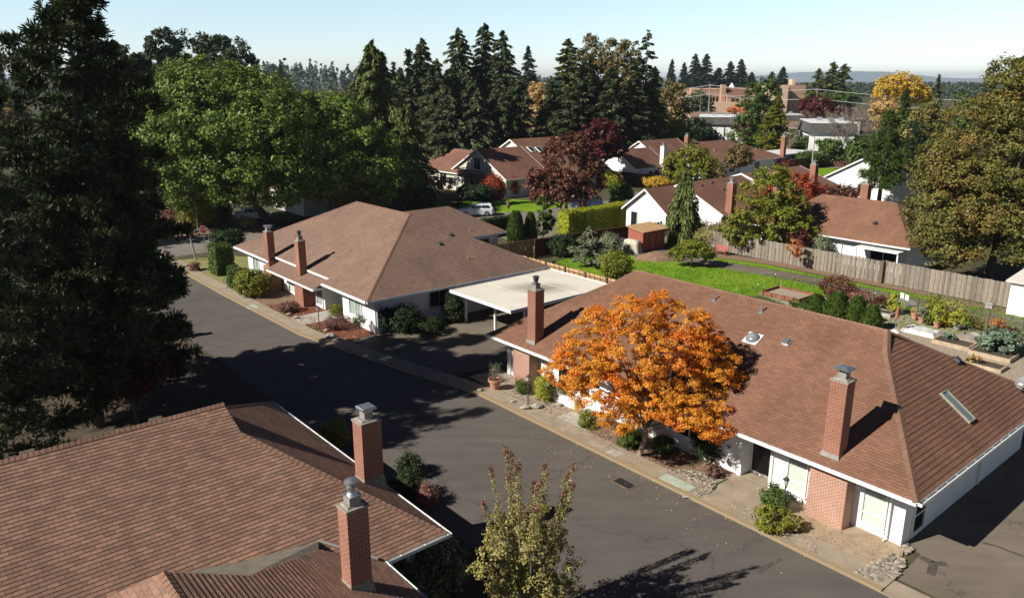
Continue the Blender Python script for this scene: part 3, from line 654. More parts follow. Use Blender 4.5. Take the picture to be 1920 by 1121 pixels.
p = W(17.86, 27.69, 1.72); mb = MB(); mb.box(lambda a, b, z: p + W(a, b, z), -.03, .03, -.12, 0, .02, .08); mb.lathe(p + W(0, -.16, -.18), [(.02, 0), (.07, .04), (.09, .22), (.12, .23), (.02, .32)], 8); part('wall_lantern', mb, 'dark_metal', C)
mb = MB(); mb.box(W, 17.72, 17.98, 27.60, 27.688, .98, 1.22); part('letter_box', mb, 'paper_white', C)
mb = MB(); mb.box(W, 17.74, 17.84, 27.585, 27.6, 1.15, 1.26); part('box_tag', mb, 'blue_tarp', C)
downspout(C, [W(11.15, 26.55, 2.5), W(10.9, 26.9, 2.33), W(10.62, 27.55, 2.1), W(10.62, 27.6, .25), W(10.65, 27.4, .1)])
downspout(C, [W(33.2, 26.6, 2.5), W(33.1, 27.2, 2.3), W(33.1, 27.6, 2.1), W(33.1, 27.6, .1)]); downspout(C, [W(9.45, 34.9, 2.5), W(9.9, 34.9, 2.2), W(10.02, 34.9, 2.0), W(10.02, 34.9, .1)])
ch = chimney(C, W, 12.6, 13.28, 27.1, 27.72, 2.6, 5.95, 'tin')
mb = MB(); mb.box(W, 12.5, 13.38, 26.98, 27.9, 2.58, 3.0, .085); part('base_flashing', mb, 'lead_flashing', ch)
ch = chimney(C, W, 30.3, 30.95, 27.1, 27.75, 2.6, 5.85, 'dark')
mb = MB(); mb.box(W, 30.2, 31.05, 26.98, 27.93, 2.58, 3.0, .085); part('base_flashing', mb, 'lead_flashing', ch)
cz = lambda t: 2.6 + .5 * (t - 26.64)
for s, t, h in ((23.0, 33.2, .42), (20.2, 33.2, .42)): vent_pipe(roofC, W(s, t, cz(t)), h)
box_vent(roofC, W(17.9, 31.8, cz(31.8) + .03), nF, W(1, 0), 'galvanised', .17); box_vent(roofC, W(25.7, 31.9, cz(31.9) + .03), nF, W(1, 0)); box_vent(roofC, W(12.3, 36.8, 2.6 + .704 * 2.91 + .05), nE, W(0, 1))
p = W(19.5, 31.5, cz(31.5)); u_ = W(1, 0); v_ = nF.cross(u_)
mb = MB(); mb.box(lambda a, b, z: p + u_ * a + v_ * b + nF * z, -.38, .38, -.38, .38, .01, .04); f = part('skylight_curb', mb, 'gutter_white', roofC)
mb = MB(); n_ = 18
rings = [[p + nF * (.05 + .22 * math.sin(k * math.pi / 12)) + (u_ * math.cos(2 * math.pi * i / n_) + v_ * math.sin(2 * math.pi * i / n_)) * .34 * math.cos(k * math.pi / 12) for i in range(n_)] for k in range(6)]
mb.mesh([q for r in rings for q in r], [[k * n_ + i, k * n_ + (i + 1) % n_, (k + 1) * n_ + (i + 1) % n_, (k + 1) * n_ + i] for k in range(5) for i in range(n_)] + [[5 * n_ + i for i in range(n_)]])
part('skylight_dome', mb, 'dome_glass', roofC, smooth=True)
# tilted skylight in the end slope
p = W(10.98, 33.75, 2.6 + .704 * 1.59); v_ = W(1, 0, .704).normalized(); u_ = W(0, 1)
fr = lambda a, b, z: p + u_ * a + v_ * b + nE * z
mb = MB(); mb.box(fr, -.31, -.25, -.8, .8, 0, .12); mb.box(fr, .25, .31, -.8, .8, 0, .12); mb.box(fr, -.25, .25, .74, .8, 0, .12); mb.box(fr, -.25, .25, -.8, -.74, 0, .12); f = part('skylight', mb, 'lead_flashing', roofC)
f2 = f; mb = MB(); mb.face([fr(-.25, -.74, .08), fr(.25, -.74, .08), fr(.25, .74, .08), fr(-.25, .74, .08)]); part('skylight_pane', mb, 'skylight_glass', roofC)

# ------------------------------------------------------------------ the roof below the camera (left foreground)
D = thing('bungalow', 'large shingled bungalow roof filling the lower corner of the photo, two tall brick chimneys', 'house', W(25, -2))
e0 = W(18.55, 12.77, e); e1 = W(32.65, 12.77, e); k0, k1 = W(24.27, 8.36, 5.46), W(26.93, 8.36, 5.46); rg = W(25.6, 8.30, 6.125); rgl = W(25.6, -16, 6.125)
mb = MB(); mb.roof([W(18.55, -16, e), e0, k0, rg, rgl], thick=.013); mb.roof([e1, W(32.65, -16, e), rgl, rg, k1]); mb.roof([e0, e1, k1, k0], thick=.018)
mb.face([k0, k1, W(25.6, 8.36, 6.12)]); mb.face([W(18.6, -16, 2.55), W(18.6, 12.7, 2.55), W(32.6, 12.7, 2.55), W(32.6, -16, 2.55)])
roofD = part('roof', mb, 'shingle_mixed', D)
mb = MB(); nF, nB_, nE = pn(e0, W(18.55, 0, e), rg), pn(e1, W(32.65, 0, e), rg), pn(e0, e1, k0)
cap_line(mb, e0, k0, nF, nE, .16); cap_line(mb, e1, k1, nB_, nE, .16); cap_line(mb, rg, rgl, nF, nB_, .16, .16)
part('ridge_cap', mb, 'shingle_ridge', roofD)
for t in (6.15, 4.2, 2.4): mb = MB(); mb.box(W, 25.72, 26.1, t - .2, t + .2, 5.8, 6.07); part('roof_vent', mb, 'gutter_dark', roofD)
# projecting wing towards the camera
A_, B_, C_, Cm = W(17.34, 3.8, 5.85), W(17.3, 5.75, 4.87), W(19.15, 8.51, 3.49), W(19.86, 8.85, 3.28)
mb = MB(); mb.roof([W(6, 10.3, 2.6), W(18.5, 10.3, 2.6), C_, B_, A_, W(6, 3.8, 5.85)], step=.155, thick=.022); mb.roof([W(19.9, -2.7, 2.6), W(6, -2.7, 2.6), W(6, 3.8, 5.85), A_, W(19.0, 1.05, 4.475)], thick=.018)
wing = part('wing_roof', mb, 'shingle_mixed', D)
mb = MB(); mb.face([A_, B_, C_, Cm, W(20.14, 6.74, 3.42), W(20.43, 5.09, 3.56), W(20.2, 4.3, 3.9)]); mb.face([A_, W(20.2, 4.3, 3.9), W(20.59, 4.71, 3.63), W(20.51, 3.2, 3.6), W(20.4, .5, 3.53), W(19.0, 1.05, 4.47)]); part('felt_saddle', mb, 'felt_patch', wing)
mb = MB(); mb.tube([Cm + W(0, 0, .03), W(18.62, 10.2, 2.72)], .05, 6); part('valley', mb, 'lead_flashing', wing)
mb = MB(); cap_line(mb, W(6, 3.8, 5.85), A_, pn(W(6, 10.3, 2.6), W(18, 10.3, 2.6), A_), pn(W(6, -2.7, 2.6), W(18, -2.7, 2.6), A_), .15); part('ridge_cap', mb, 'shingle_ridge', wing)
part('gutter', gutter(e0, e1, W(0, 1)), 'gutter_white', D); part('gutter', gutter(W(18.55, 10.42, e), e0 + W(0, .12), W(-1, 0)), 'gutter_white', D); part('gutter', gutter(W(6, 10.3, e), W(18.5, 10.3, e), W(0, 1)), 'gutter_white', D)
mb = MB(); mb.box(W, 19.4, 31.8, -15, 12.0, 0, 2.54); mb.box(W, 7, 19.3, -2, 9.6, 0, 2.54); part('wall', mb, 'white_paint', D)
pane_set(D, W(19.4, 11.6, .9), -W(0, 1), -W(1, 0), 1.0, 1.1, (), (.5,), 'dark_room')
ch = chimney(D, W, 22.07, 22.72, 11.72, 12.5, 2.7, 5.48, 'slab'); mb = MB(); mb.box(W, 21.97, 22.82, 11.62, 12.6, 2.64, 3.38, .09); part('base_flashing', mb, 'mortar_crown', ch)
ch = chimney(D, W, 16.65, 17.18, 8.26, 8.9, 2.7, 5.95, 'round'); mb = MB(); mb.box(W, 16.55, 17.28, 8.16, 9.0, 3.1, 3.72, .09); part('base_flashing', mb, 'mortar_crown', ch)

# ------------------------------------------------------------------ the house beyond the lot
B = thing('bungalow', 'white sided bungalow with a wide brown hip roof beside the flat carport', 'house', W(56, 33))
b0, b1, b2, b3 = W(44.64, 24.62, e), W(68.3, 24.62, e), W(68.3, 41.1, e), W(44.3, 41.1, e); ra, rb = W(51.9, 32.9, 6.74), W(60.4, 32.9, 6.74)
lf, rf = 60.6, 51.15
mb = MB(); n0 = W(44.64 + 7.26 * .55 / 8.28, 25.17, 2.875); n1 = W(68.3 - 7.9 * .55 / 8.28, 25.17, 2.875)
mb.roof([n1, n0, ra, rb]); mb.roof([b1, W(lf, 24.62, e), W(lf, 25.17, 2.875), n1]); mb.roof([W(rf, 24.62, e), b0, n0, W(rf, 25.17, 2.875)])
mb.roof([W(59.8, 24.0, 2.16), W(51.4, 24.0, 2.16), W(51.4, 25.35, 2.70), W(59.8, 25.35, 2.70)])
mb.roof([b0, b3, ra]); mb.roof([b3, b2, rb, ra]); mb.roof([b2, b1, rb])
mb.face([W(44.7, 24.7, 2.55), W(51, 24.7, 2.55), W(51, 25.3, 2.55), W(60.5, 25.3, 2.55), W(60.5, 24.7, 2.55), W(68.2, 24.7, 2.55), W(68.2, 41, 2.55), W(44.5, 41, 2.55)])
# rear wing with its own ridge across
w0, w1, w2, w3 = W(58, 41.1, e), W(58, 47.95, e), W(67.3, 47.95, e), W(67.3, 41.1, e); wa, wb = W(62.65, 44.2, 4.92), W(62.65, 37.5, 4.92)
mb.roof([W(58, 40.9, e), w1, wa, wb]); mb.roof([w1, w2, wa]); mb.roof([w2, w3, wb, wa])
roofB = part('roof', mb, 'shingle_brown', B)
mb = MB(); nF, nE = pn(b0, b1, ra), pn(b0, b3, ra); cap_line(mb, b0, ra, nF, nE, .14, .3); cap_line(mb, ra, rb, nF, pn(b3, b2, ra), .14, .3); cap_line(mb, b1, rb, nF, pn(b2, b1, rb), .14, .3); wc = MB(); cap_line(wc, w1, wa, pn(w0, w1, wa), pn(w1, w2, wa), .14, .3); part('ridge_cap', wc, 'shingle_ridge', roofB)
part('ridge_cap', mb, 'shingle_ridge', roofB)
for a_, c_, o_ in ((b0, b3, W(-1, 0)), (b0, W(rf, 24.62, e), W(0, -1)), (W(lf, 24.62, e), b1, W(0, -1)), (w0, w1, W(-1, 0))): part('gutter', gutter(a_, c_, o_, h=.15), 'gutter_white', B)
mb = MB(); mb.box(W, 51.4, 59.8, 23.96, 24.0, 2.0, 2.16); mb.box(W, 51.36, 51.4, 24.0, 25.2, 2.02, 2.2); mb.box(W, rf - .1, lf + .1, 25.12, 25.17, 2.74, 2.90); part('fascia', mb, 'gutter_white', B)
mb = MB(); mb.box(W, 45.05, 67.5, 26.6, 40.2, 0, 2.55); mb.box(W, 45.05, 49.7, 25.46, 26.6, 0, 2.55); mb.box(W, 52.6, 67.5, 25.46, 26.6, 0, 2.55); mb.box(W, 58.5, 66.8, 40.2, 47.3, 0, 2.55); part('wall', mb, 'siding_white', B)
for s in (54.3, 60.2):
    mb = MB(); mb.box(W, s, s + 1.5, 24.5, 25.458, 0, 2.0); bp = part('brick_panel', mb, 'brick_red', B)
    mb = MB(); mb.box(W, s - .04, s + 1.54, 24.46, 25.46, 2.002, 2.08); part('brick_ledge', mb, 'brick_pale', bp)
    ch = chimney(B, W, s + .45, s + 1.1, 24.6, 25.2, 2.085, 5.1 if s < 57 else 4.95, 'dark' if s < 57 else 'slab')
pane_set(B, W(58.9, 25.46, .3), uu, nv, 1.1, 1.75, (.75,)); pane_set(B, W(53.9, 25.46, .3), uu, nv, 1.0, 1.75, (.6,), (), 'glass_blind'); pane_set(B, W(66.2, 25.46, .5), uu, nv, 1.2, 1.5, (), (.6,), 'glass_blind')
pane_set(B, W(48.6, 25.46, .75), uu, nv, 1.7, 1.35, (), (.85,), 'glass_blind')
pane_set(B, W(45.05, 30.0, 1.15), W(0, 1), uu, 1.65, 1.2, (), (.85,), 'dark_room', frame='grey_paint')
pane_set(B, W(58.5, 44.6, .9), W(0, 1), uu, 1.5, 1.2, (), (.75,), 'dark_room')
mb = MB(); mb.box(W, 50.0, 50.9, 26.54, 26.6, .05, 2.1); part('door', mb, 'cream_paint', B)
downspout(B, [W(44.55, 26.3, 2.48), W(44.8, 25.9, 2.2), W(44.99, 25.6, 2.0), W(44.99, 25.6, .1)]); downspout(B, [W(57.9, 47.2, 2.5), W(58.3, 46.8, 2.2), W(58.42, 46.8, 2.0), W(58.42, 46.8, .1)])
for px, py in ((845, 442), (825, 459)):
    z = 3.0
    for _ in range(60):
        s, t = ST(G(px, py, z)); z = .6 * z + .4 * (2.6 + .567 * (s - 44.64))
    box_vent(roofB, W(s, t, z + .03), nE, W(0, 1))
z = 3.0
for _ in range(60):
    s, t = ST(G(877, 488, z)); z = .6 * z + .4 * (2.6 + .567 * (s - 44.64))
vent_pipe(roofB, W(s, t, z), .4); vent_pipe(roofB, W(58.9, 44.1, 3.0), .35); vent_pipe(roofB, W(62.3, 37.7, 4.8), .45); vent_pipe(roofB, W(61.9, 38.1, 4.6), .4)

# ------------------------------------------------------------------ flat carport between the two houses
m, nt, out = newmat('carport_roof'); v = coord(nt)
base = ramp(nt, noise(nt, coord(nt, scale=(.4, 1.5, 1)), .8, 5), [(.3, (.66, .62, .53)), (.7, (.56, .52, .43))])
sp = N(nt, 'ShaderNodeTexGradient'); sp.gradient_type = 'SPHERICAL'; mp = nt.nodes.new('ShaderNodeMapping'); mp.inputs['Location'].default_value = (-.1, .0, -.6); mp.inputs['Scale'].default_value = (.26, .42, .2)
tc = nt.nodes.new('ShaderNodeTexCoord'); L(nt, tc.outputs['Object'], mp.inputs[0]); L(nt, mp.outputs[0], sp.inputs[0])
mu = N(nt, 'ShaderNodeMath', _operation='MULTIPLY'); L(nt, sp.outputs[1], mu.inputs[0]); L(nt, noise(nt, coord(nt, scale=(.6, 2.2, 1)), 1.2, 6, .7), mu.inputs[1])
col = mixc(nt, ramp(nt, mu.outputs[0], [(.10, (0,) * 3), (.42, (.75,) * 3)]), base, (.16, .14, .11)); bsdf(nt, out, col, .75, .25)
CP_ = thing('carport', 'flat cream roofed carport on white posts between the two bungalows', 'carport', W(40.4, 36))
mb = MB(); mb.box(W, 37.05, 43.75, 31.0, 40.75, 2.42, 2.5); part('roof_deck', mb, 'carport_roof', CP_)
mb = MB(); mb.box(W, 37.0, 43.8, 30.9, 31.0, 2.32, 2.54); mb.box(W, 36.95, 37.05, 30.9, 40.85, 2.30, 2.54); mb.box(W, 43.75, 43.82, 31.0, 40.8, 2.36, 2.52); mb.box(W, 37.05, 43.75, 40.75, 40.85, 2.32, 2.54); part('fascia', mb, 'gutter_white', CP_)
mb = MB()
for t in (34.2, 37.4): mb.box(W, 37.1, 43.7, t - .012, t + .012, 2.5, 2.512)
part('roof_seam', mb, 'membrane_roof', CP_)
for s, t in ((43.35, 32.0), (40.45, 32.4), (37.3, 32.4), (43.35, 39.8), (37.3, 39.8)):
    mb = MB(); mb.box(W, s - .07, s + .07, t - .07, t + .07, 0, 2.42); part('post', mb, 'white_paint', CP_)
mb = MB(); mb.box(W, 37.2, 43.6, 40.3, 40.4, 0, 2.4); part('back_screen', mb, 'fence_brown', CP_)
# ------------------------------------------------------------------ simpler houses farther away
def gable_block(root, fr, a0, a1, b0, b1, ze, rise, wall='white_paint', roof='shingle_far', over=.45, ends=(True, True), names=True):
    """ridge along a; gable walls at both ends; overhanging roof with white barge boards"""
    bm = (b0 + b1) / 2; zr = ze + rise
    mb = MB(); q = [fr(a, b, z) for a in (a0, a1) for b, z in ((b0, 0), (b1, 0), (b1, ze), (bm, zr), (b0, ze))]
    mb.mesh(q, [[0, 1, 2, 3, 4], [9, 8, 7, 6, 5], [0, 4, 9, 5], [1, 6, 7, 2]]); part('wall', mb, wall, root)
    sl = rise / ((b1 - b0) / 2); ov = over; zo = ze - sl * ov; th = .14
    mb = MB(); A0, A1 = a0 - .35, a1 + .35
    mb.roof([fr(A0, b0 - ov, zo + th), fr(A1, b0 - ov, zo + th), fr(A1, bm, zr + th), fr(A0, bm, zr + th)], step=0)
    mb.roof([fr(A1, b1 + ov, zo + th), fr(A0, b1 + ov, zo + th), fr(A0, bm, zr + th), fr(A1, bm, zr + th)], step=0)
    mb.face([fr(A0, b0 - ov, zo), fr(A1, b0 - ov, zo), fr(A1, bm, zr), fr(A0, bm, zr)]); mb.face([fr(A1, b1 + ov, zo), fr(A0, b1 + ov, zo), fr(A0, bm, zr), fr(A1, bm, zr)])
    r = part('roof', mb, roof, root)
    mb = MB()
    for a, s in ((A0, -.05), (A1, .05)):
        for ba, bb in ((b0 - ov, bm), (b1 + ov, bm)):
            p = [fr(a, ba, zo - .06), fr(a, bb, zr - .06), fr(a, bb, zr + th + .02), fr(a, ba, zo + th + .02)]; p2 = [fr(a + s, ba, zo - .06), fr(a + s, bb, zr - .06), fr(a + s, bb, zr + th + .02), fr(a + s, ba, zo + th + .02)]
            mb.hull(p, p2)
    for b, s in ((b0 - ov, -.06), (b1 + ov, .06)): mb.box(fr, A0, A1, b, b + s, zo - .02, zo + th)
    part('barge_board', mb, 'gutter_white', root); return r
def hip_block(root, fr, a0, a1, b0, b1, ze, rise, wall='white_paint', roof='shingle_far', over=.5, end=None):
    """ridge along a, hipped at both ends"""
    mb = MB(); mb.box(fr, a0, a1, b0, b1, 0, ze - .05); part('wall', mb, wall, root)
    A0, A1, B0, B1 = a0 - over, a1 + over, b0 - over, b1 + over; bm = (B0 + B1) / 2; ee = (B1 - B0) / 2 if end is None else end; zr = ze + rise
    p = [fr(A0, B0, ze), fr(A1, B0, ze), fr(A1, B1, ze), fr(A0, B1, ze)]; r0, r1 = fr(A0 + ee, bm, zr), fr(A1 - ee, bm, zr)
    mb = MB()
    for f in ([p[0], p[1], r1, r0], [p[2], p[3], r0, r1], [p[1], p[2], r1], [p[3], p[0], r0]): mb.roof(f, step=0)
    mb.face([fr(A0, B0, ze - .03), fr(A1, B0, ze - .03), fr(A1, B1, ze - .03), fr(A0, B1, ze - .03)])
    r = part('roof', mb, roof, root)
    mb = MB()
    for q in ((A0, A1, B0 - .09, B0), (A0, A1, B1, B1 + .09), (A0 - .09, A0, B0 - .09, B1 + .09), (A1, A1 + .09, B0 - .09, B1 + .09)): mb.box(fr, *q, ze - .16, ze + .01)
    part('gutter', mb, 'gutter_white', root); return r
TS = lambda a, b, z=0.0: W(b, a, z)        # a runs across the lane, b along it
# house behind the big pine, left of the lane
h = thing('bungalow', 'bungalow half hidden behind the big dark pine, white gutter catching the sun', 'house', W(55, 2))
rr_ = hip_block(h, W, 48.9, 61.5, -8, 9.7, 2.6, 3.6, roof='shingle_red'); chimney(h, W, 54.4, 55.1, 9.2, 9.9, 2.3, 5.0, 'slab'); chimney(h, W, 59.6, 60.3, 9.2, 9.9, 2.3, 4.9, 'slab')
pane_set(h, W(52.5, 9.7, .8), W(1, 0), W(0, 1), 1.5, 1.3, (), (.75,), 'dark_room')
h = thing('bungalow', 'bungalow at the left edge of the photo with a pinkish roof seen through pine boughs', 'house', (*G(40, 480), 0)); q = G(30, 470)
hip_block(h, Fr(q[0], q[1], R(35)), -9, 5, 0, 12, 2.6, 3.2, roof='shingle_far')
# cream house with a steep gable past the lawn
h = thing('gabled_house', 'cream house with a steep gable, balcony and dark upstairs window in tree shade', 'house', W(95, 78))
gable_block(h, TS, 73.2, 81.6, 88.6, 102.4, 2.9, 3.75, 'cream_paint'); rG = gable_block(h, TS, 81.7, 95, 88.6, 106.4, 2.9, 4.75, 'white_paint')
gable_block(h, W, 98.0, 112, 72.4, 85, 2.9, 2.7, 'cream_paint')
uvv = -W(0, 1)
pane_set(h, W(96.3, 73.2, 3.7), -W(1, 0), uvv, 1.5, 1.7, (), (.75,), 'dark_room'); pane_set(h, W(97.4, 73.2, .8), -W(1, 0), uvv, 2.6, 1.7, (), (1.3,), 'dark_room')
pane_set(h, W(104.5, 72.4, .9), -W(1, 0), uvv, 1.8, 1.6, (), (.9,), 'dark_room'); pane_set(h, W(100.6, 72.4, .9), -W(1, 0), uvv, 1.2, 1.4, (), (.6,), 'glass_blind')
mb = MB(); mb.box(W, 91.5, 98.2, 71.2, 73.14, 2.75, 2.95); b_ = part('balcony', mb, 'post_wood', h)
mb = MB(); mb.box(W, 91.5, 98.2, 71.2, 71.27, 3.75, 3.85); mb.box(W, 91.5, 91.57, 71.27, 73.14, 3.75, 3.85); mb.box(W, 98.13, 98.2, 71.27, 73.14, 3.75, 3.85)
k = 91.5
while k < 98.2: mb.box(W, k, k + .05, 71.21, 71.26, 2.95, 3.75); k += .22
part('railing', mb, 'post_wood', b_)
mb = MB(); pA = W(91.6, 86.5, 2.9 + .534 * 2.3 + .2); 
def roof_light(root, fr, a, b, ze, b0, sl, w_, l_, name='skylight'):
    n = (fr(0, 0, 1) - fr(0, 0, 0)); ua = (fr(1, 0, 0) - fr(0, 0, 0)); ub = (fr(0, 1, 0) - fr(0, 0, 0)); v_ = (ub + n * sl).normalized(); nn = (n - ub * sl).normalized(); p = fr(a, b, ze + sl * (b - b0) + .14)
    f_ = lambda x, y, z: p + ua * x + v_ * y + nn * z
    mb = MB(); mb.box(f_, -w_, w_, -l_, l_, 0, .12); f = part(name, mb, 'gutter_white', root); mb = MB(); mb.face([f_(-w_ + .08, -l_ + .08, .125), f_(w_ - .08, -l_ + .08, .125), f_(w_ - .08, l_ - .08, .125), f_(-w_ + .08, l_ - .08, .125)]); part('skylight_pane', mb, 'car_glass', root)
roof_light(rG, TS, 83.4, 94.6, 2.9, 88.6, .534, .5, .75); roof_light(rG, TS, 85.0, 94.4, 2.9, 88.6, .534, .5, .75)
vent_pipe(rG, TS(87.0, 91.5, 4.55), .5); vent_pipe(rG, TS(86.5, 96.2, 7.0), .5)
for a in (75.2, 76.6, 78.1): vent_pipe(rG, W(100 + (a - 75) * .9, 76.5, 4.75), .3, .08)
# white house with two stepped gables
h = thing('gabled_house', 'white house with two stepped gables, white chimney and dark fenced porch', 'house', W(89, 104))
gable_block(h, TS, 98.9, 106.9, 86.0, 94.2, 2.9, 2.6); rH = gable_block(h, TS, 107.0, 117, 86.0, 98.2, 2.9, 3.6)
ch = chimney(h, TS, 105.2, 106.0, 85.2, 86.0, 0, 6.2, 'slab', brick='white_paint')
pane_set(h, W(86.0, 102.5, .9), W(0, 1), -W(1, 0), .9, 1.2, (), (), 'dark_room'); mb = MB(); mb.box(TS, 100.6, 101.0, 85.6, 85.98, 0, 2.7); part('porch_post', mb, 'white_paint', h)
mb = MB(); mb.box(TS, 98.6, 98.75, 84, 93.6, 0, 2.1); mb.box(TS, 98.6, 101.8, 83.9, 84.0, 0, 2.1); part('porch_fence', mb, 'fence_brown', h)
mb = MB(); mb.box(TS, 104.0, 105.0, 85.93, 85.99, .05, 2.1); part('door', mb, 'door_dark', h)
# long low house behind it
h = thing('long_house', 'long low house with a brown hip roof and brick end chimney', 'house', W(90, 124))
rL = hip_block(h, TS, 112.5, 138.5, 82.8, 98.5, 2.6, 3.2); chimney(h, TS, 137.9, 138.7, 82.3, 83.1, 0, 6.4, 'slab'); chimney(h, TS, 118.3, 119, 90.4, 91.2, 4, 7.0, 'slab')
for a, b in ((122, 87), (127, 87), (130, 86.4), (134, 86)): vent_pipe(rL, TS(a, b, 2.6 + .38 * (b - 82.3)), .4, .09)
pane_set(h, W(82.8, 121, .9), W(0, 1), -W(1, 0), 1.6, 1.2, (), (.8,), 'dark_room'); pane_set(h, W(82.8, 129, .9), W(0, 1), -W(1, 0), 1.6, 1.2, (), (.8,), 'dark_room')
h = thing('carport', 'flat white roofed carport at the end of the long low house', 'carport', W(88, 148))
mb = MB(); mb.box(TS, 140.5, 154, 84.2, 91.5, 2.5, 2.75); part('roof_deck', mb, 'gutter_white', h)
for a in (141, 147, 153.4):
    for b in (84.6, 91): mb = MB(); mb.box(TS, a - .08, a + .08, b - .08, b + .08, 0, 2.5); part('post', mb, 'dark_metal', h)
mb = MB(); mb.box(TS, 147, 150.5, 88, 91, 0, 2.3); part('store_room', mb, 'grey_paint', h)
h = thing('bungalow', 'low house with terracotta hip roof in front of the tall dark trees, grey shaded end', 'house', W(125, 146)); rS = hip_block(h, TS, 137, 155, 119.5, 131.5, 2.7, 2.6); vent_pipe(rS, TS(147, 125.5, 5.0), .6, .12)
h = thing('bungalow', 'low brown roofed house between the two stepped gable houses, two brick chimneys on the ridge', 'house', W(103, 108)); hip_block(h, TS, 92, 112, 103, 117, 2.6, 3.0)
chimney(h, TS, 104.5, 105.3, 109.6, 110.4, 4, 6.9, 'slab'); chimney(h, TS, 110.2, 111, 107.6, 108.4, 3, 6.6, 'slab')
h = thing('bungalow', 'small house under the cedars at the far end of the court, faded terracotta roof', 'house', W(118, 74)); hip_block(h, TS, 70, 80.5, 113, 126, 2.7, 2.8)
# white gabled house behind the yellow hedge and the brick chimney house
h = thing('gabled_house', 'white gabled house behind the red shed and the board fence, tall brick chimney', 'house', W(56, 73))
gable_block(h, TS, 67.6, 72.5, 54.0, 59.8, 2.9, 2.2); rE = gable_block(h, TS, 72.6, 84, 50.2, 61.5, 2.7, 2.75)
chimney(h, TS, 73.3, 74.1, 49.5, 50.3, 0, 6.0, 'slab'); pane_set(h, W(59.0, 67.6, .4), -W(1, 0), uvv, .9, 2.0, (), (), 'dark_room', sill=False)
for a, b in ((75, 55.0), (77.2, 55.2), (77.6, 53.8)): box_vent(rE, TS(a, b, 2.7 + .487 * (b - 50.2) + .16), W(-.487, 0, 1), W(0, 1), s=.14)
# house behind the long grey fence
h = thing('bungalow', 'brown roofed house behind the long grey fence, white wall facing the garden', 'house', W(33, 76))
mb = MB(); mb.box(W, 29.2, 44, 70.9, 82, 0, 2.56); part('wall', mb, 'white_paint', h)
a_, b_, c_, d_ = W(28.6, 70.2, e), W(45.5, 70.2, e), W(45.5, 82.4, e), W(28.6, 82.4, e); ka, kb = W(41.6, 74.6, 4.8), W(41.6, 78, 4.8); r0, r1 = W(40.6, 76.3, 5.6), W(33, 76.3, 5.6)
mb = MB(); mb.roof([b_, a_, r1, r0, ka], step=0); mb.roof([a_, d_, r1], step=0); mb.roof([d_, c_, kb, r0, r1], step=0); mb.roof([c_, b_, ka, W(40.9, 76.3, 5.15), kb], step=0); mb.face([ka, r0, kb]); rE2 = part('roof', mb, 'shingle_red', h)
part('gutter', gutter(b_, a_, W(0, -1), straps=False), 'gutter_white', h); chimney(h, W, 42.6, 43.4, 71.4, 72.2, 2.4, 6.3, 'slab'); chimney(h, W, 37.2, 38.0, 79.0, 79.8, 3.2, 6.6, 'round')
box_vent(rE2, W(33.2, 72.8, 3.95), W(0, -.49, 1), W(1, 0))
mb = MB(); mb.box(W, 29.2, 33.2, 69.2, 70.86, 2.12, 2.22); mb.box(W, 29.2, 29.32, 69.3, 69.42, 0, 2.12); mb.box(W, 33.0, 33.12, 69.3, 69.42, 0, 2.12); part('porch_roof', mb, 'gutter_white', h)
pane_set(h, W(32.4, 70.9, .5), -W(1, 0), uvv, 2.4, 1.5, (), (1.2,), 'dark_room'); downspout(h, [W(35.2, 70.1, 2.5), W(35.2, 70.8, 2.2), W(35.2, 70.83, .1)])
# big white gable beyond the red bushes
h = thing('gabled_house', 'house with a broad white gable end behind the dark pine, right of the red maples', 'house', W(52, 117)); gable_block(h, TS, 112.5, 128, 45.2, 59.4, 3.0, 3.9)
pane_set(h, W(54.5, 112.5, .9), -W(1, 0), uvv, 1.8, 1.3, (), (.9,), 'dark_room')
h = thing('bungalow', 'brown roofed house with a brick chimney rising over the red maple crown', 'house', W(56, 103)); gable_block(h, TS, 90.5, 104.5, 53.5, 66, 2.7, 2.2); chimney(h, TS, 96.6, 97.4, 52.8, 53.6, 0, 6.2, 'slab')
h = thing('bungalow', 'grey walled house in deep shade behind the spreading oak', 'house', W(97, 52)); rK = hip_block(h, TS, 43, 56, 93, 103, 2.7, 2.6, wall='grey_paint')
pane_set(h, W(93, 47.2, .6), W(0, 1), -W(1, 0), 1.4, 1.6, (), (.7,), 'dark_room'); pane_set(h, W(93, 52.4, .6), W(0, 1), -W(1, 0), 1.2, 1.6, (), (), 'dark_room')
# flat-roofed white blocks and the brick school
def mansard(label, x0, x1, ybase, Y, wall_h, band, depth, ang=0.0):
    p = AT(x0, ybase, Y); q = AT(x1, ybase, Y); h = thing('apartment_block', label, 'building', ((p[0] + q[0]) / 2, Y, 0)); fr = Fr(p[0], Y, ang); wd = q[0] - p[0]
    mb = MB(); mb.box(fr, 0, wd, 0, depth, 0, wall_h); part('wall', mb, 'white_paint', h)
    mb = MB(); mb.box(fr, -.6, wd + .6, -.6, depth + .6, wall_h, wall_h + band, .55); part('roof', mb, 'shingle_grey', h)
    mb = MB(); mb.box(fr, -.1, wd + .1, -.1, depth + .1, wall_h + band, wall_h + band + .22); r = part('roof_edge', mb, 'gutter_white', h)
    for k in (.3, .55, .8): mb = MB(); mb.box(fr, wd * k - .5, wd * k + .5, depth * .4, depth * .4 + .9, wall_h + band + .22, wall_h + band + 1.0); part('roof_unit', mb, 'galvanised', r)
    return h, fr, wd
h, fr, wd = mansard('white two storey block with a grey mansard roof behind the long brown roof', 1308, 1396, 268, 212, 5.6, 1.9, 14, R(-15))
mb = MB(); mb.box(fr, wd * .52, wd * .54, -.12, -.002, 0, 5.6); part('downspout', mb, 'gutter_dark', h)
h, fr, wd = mansard('tall white block with a grey mansard roof behind bare trees and the brown fence', 1514, 1592, 300, 168, 6.2, 2.0, 16, R(-12))
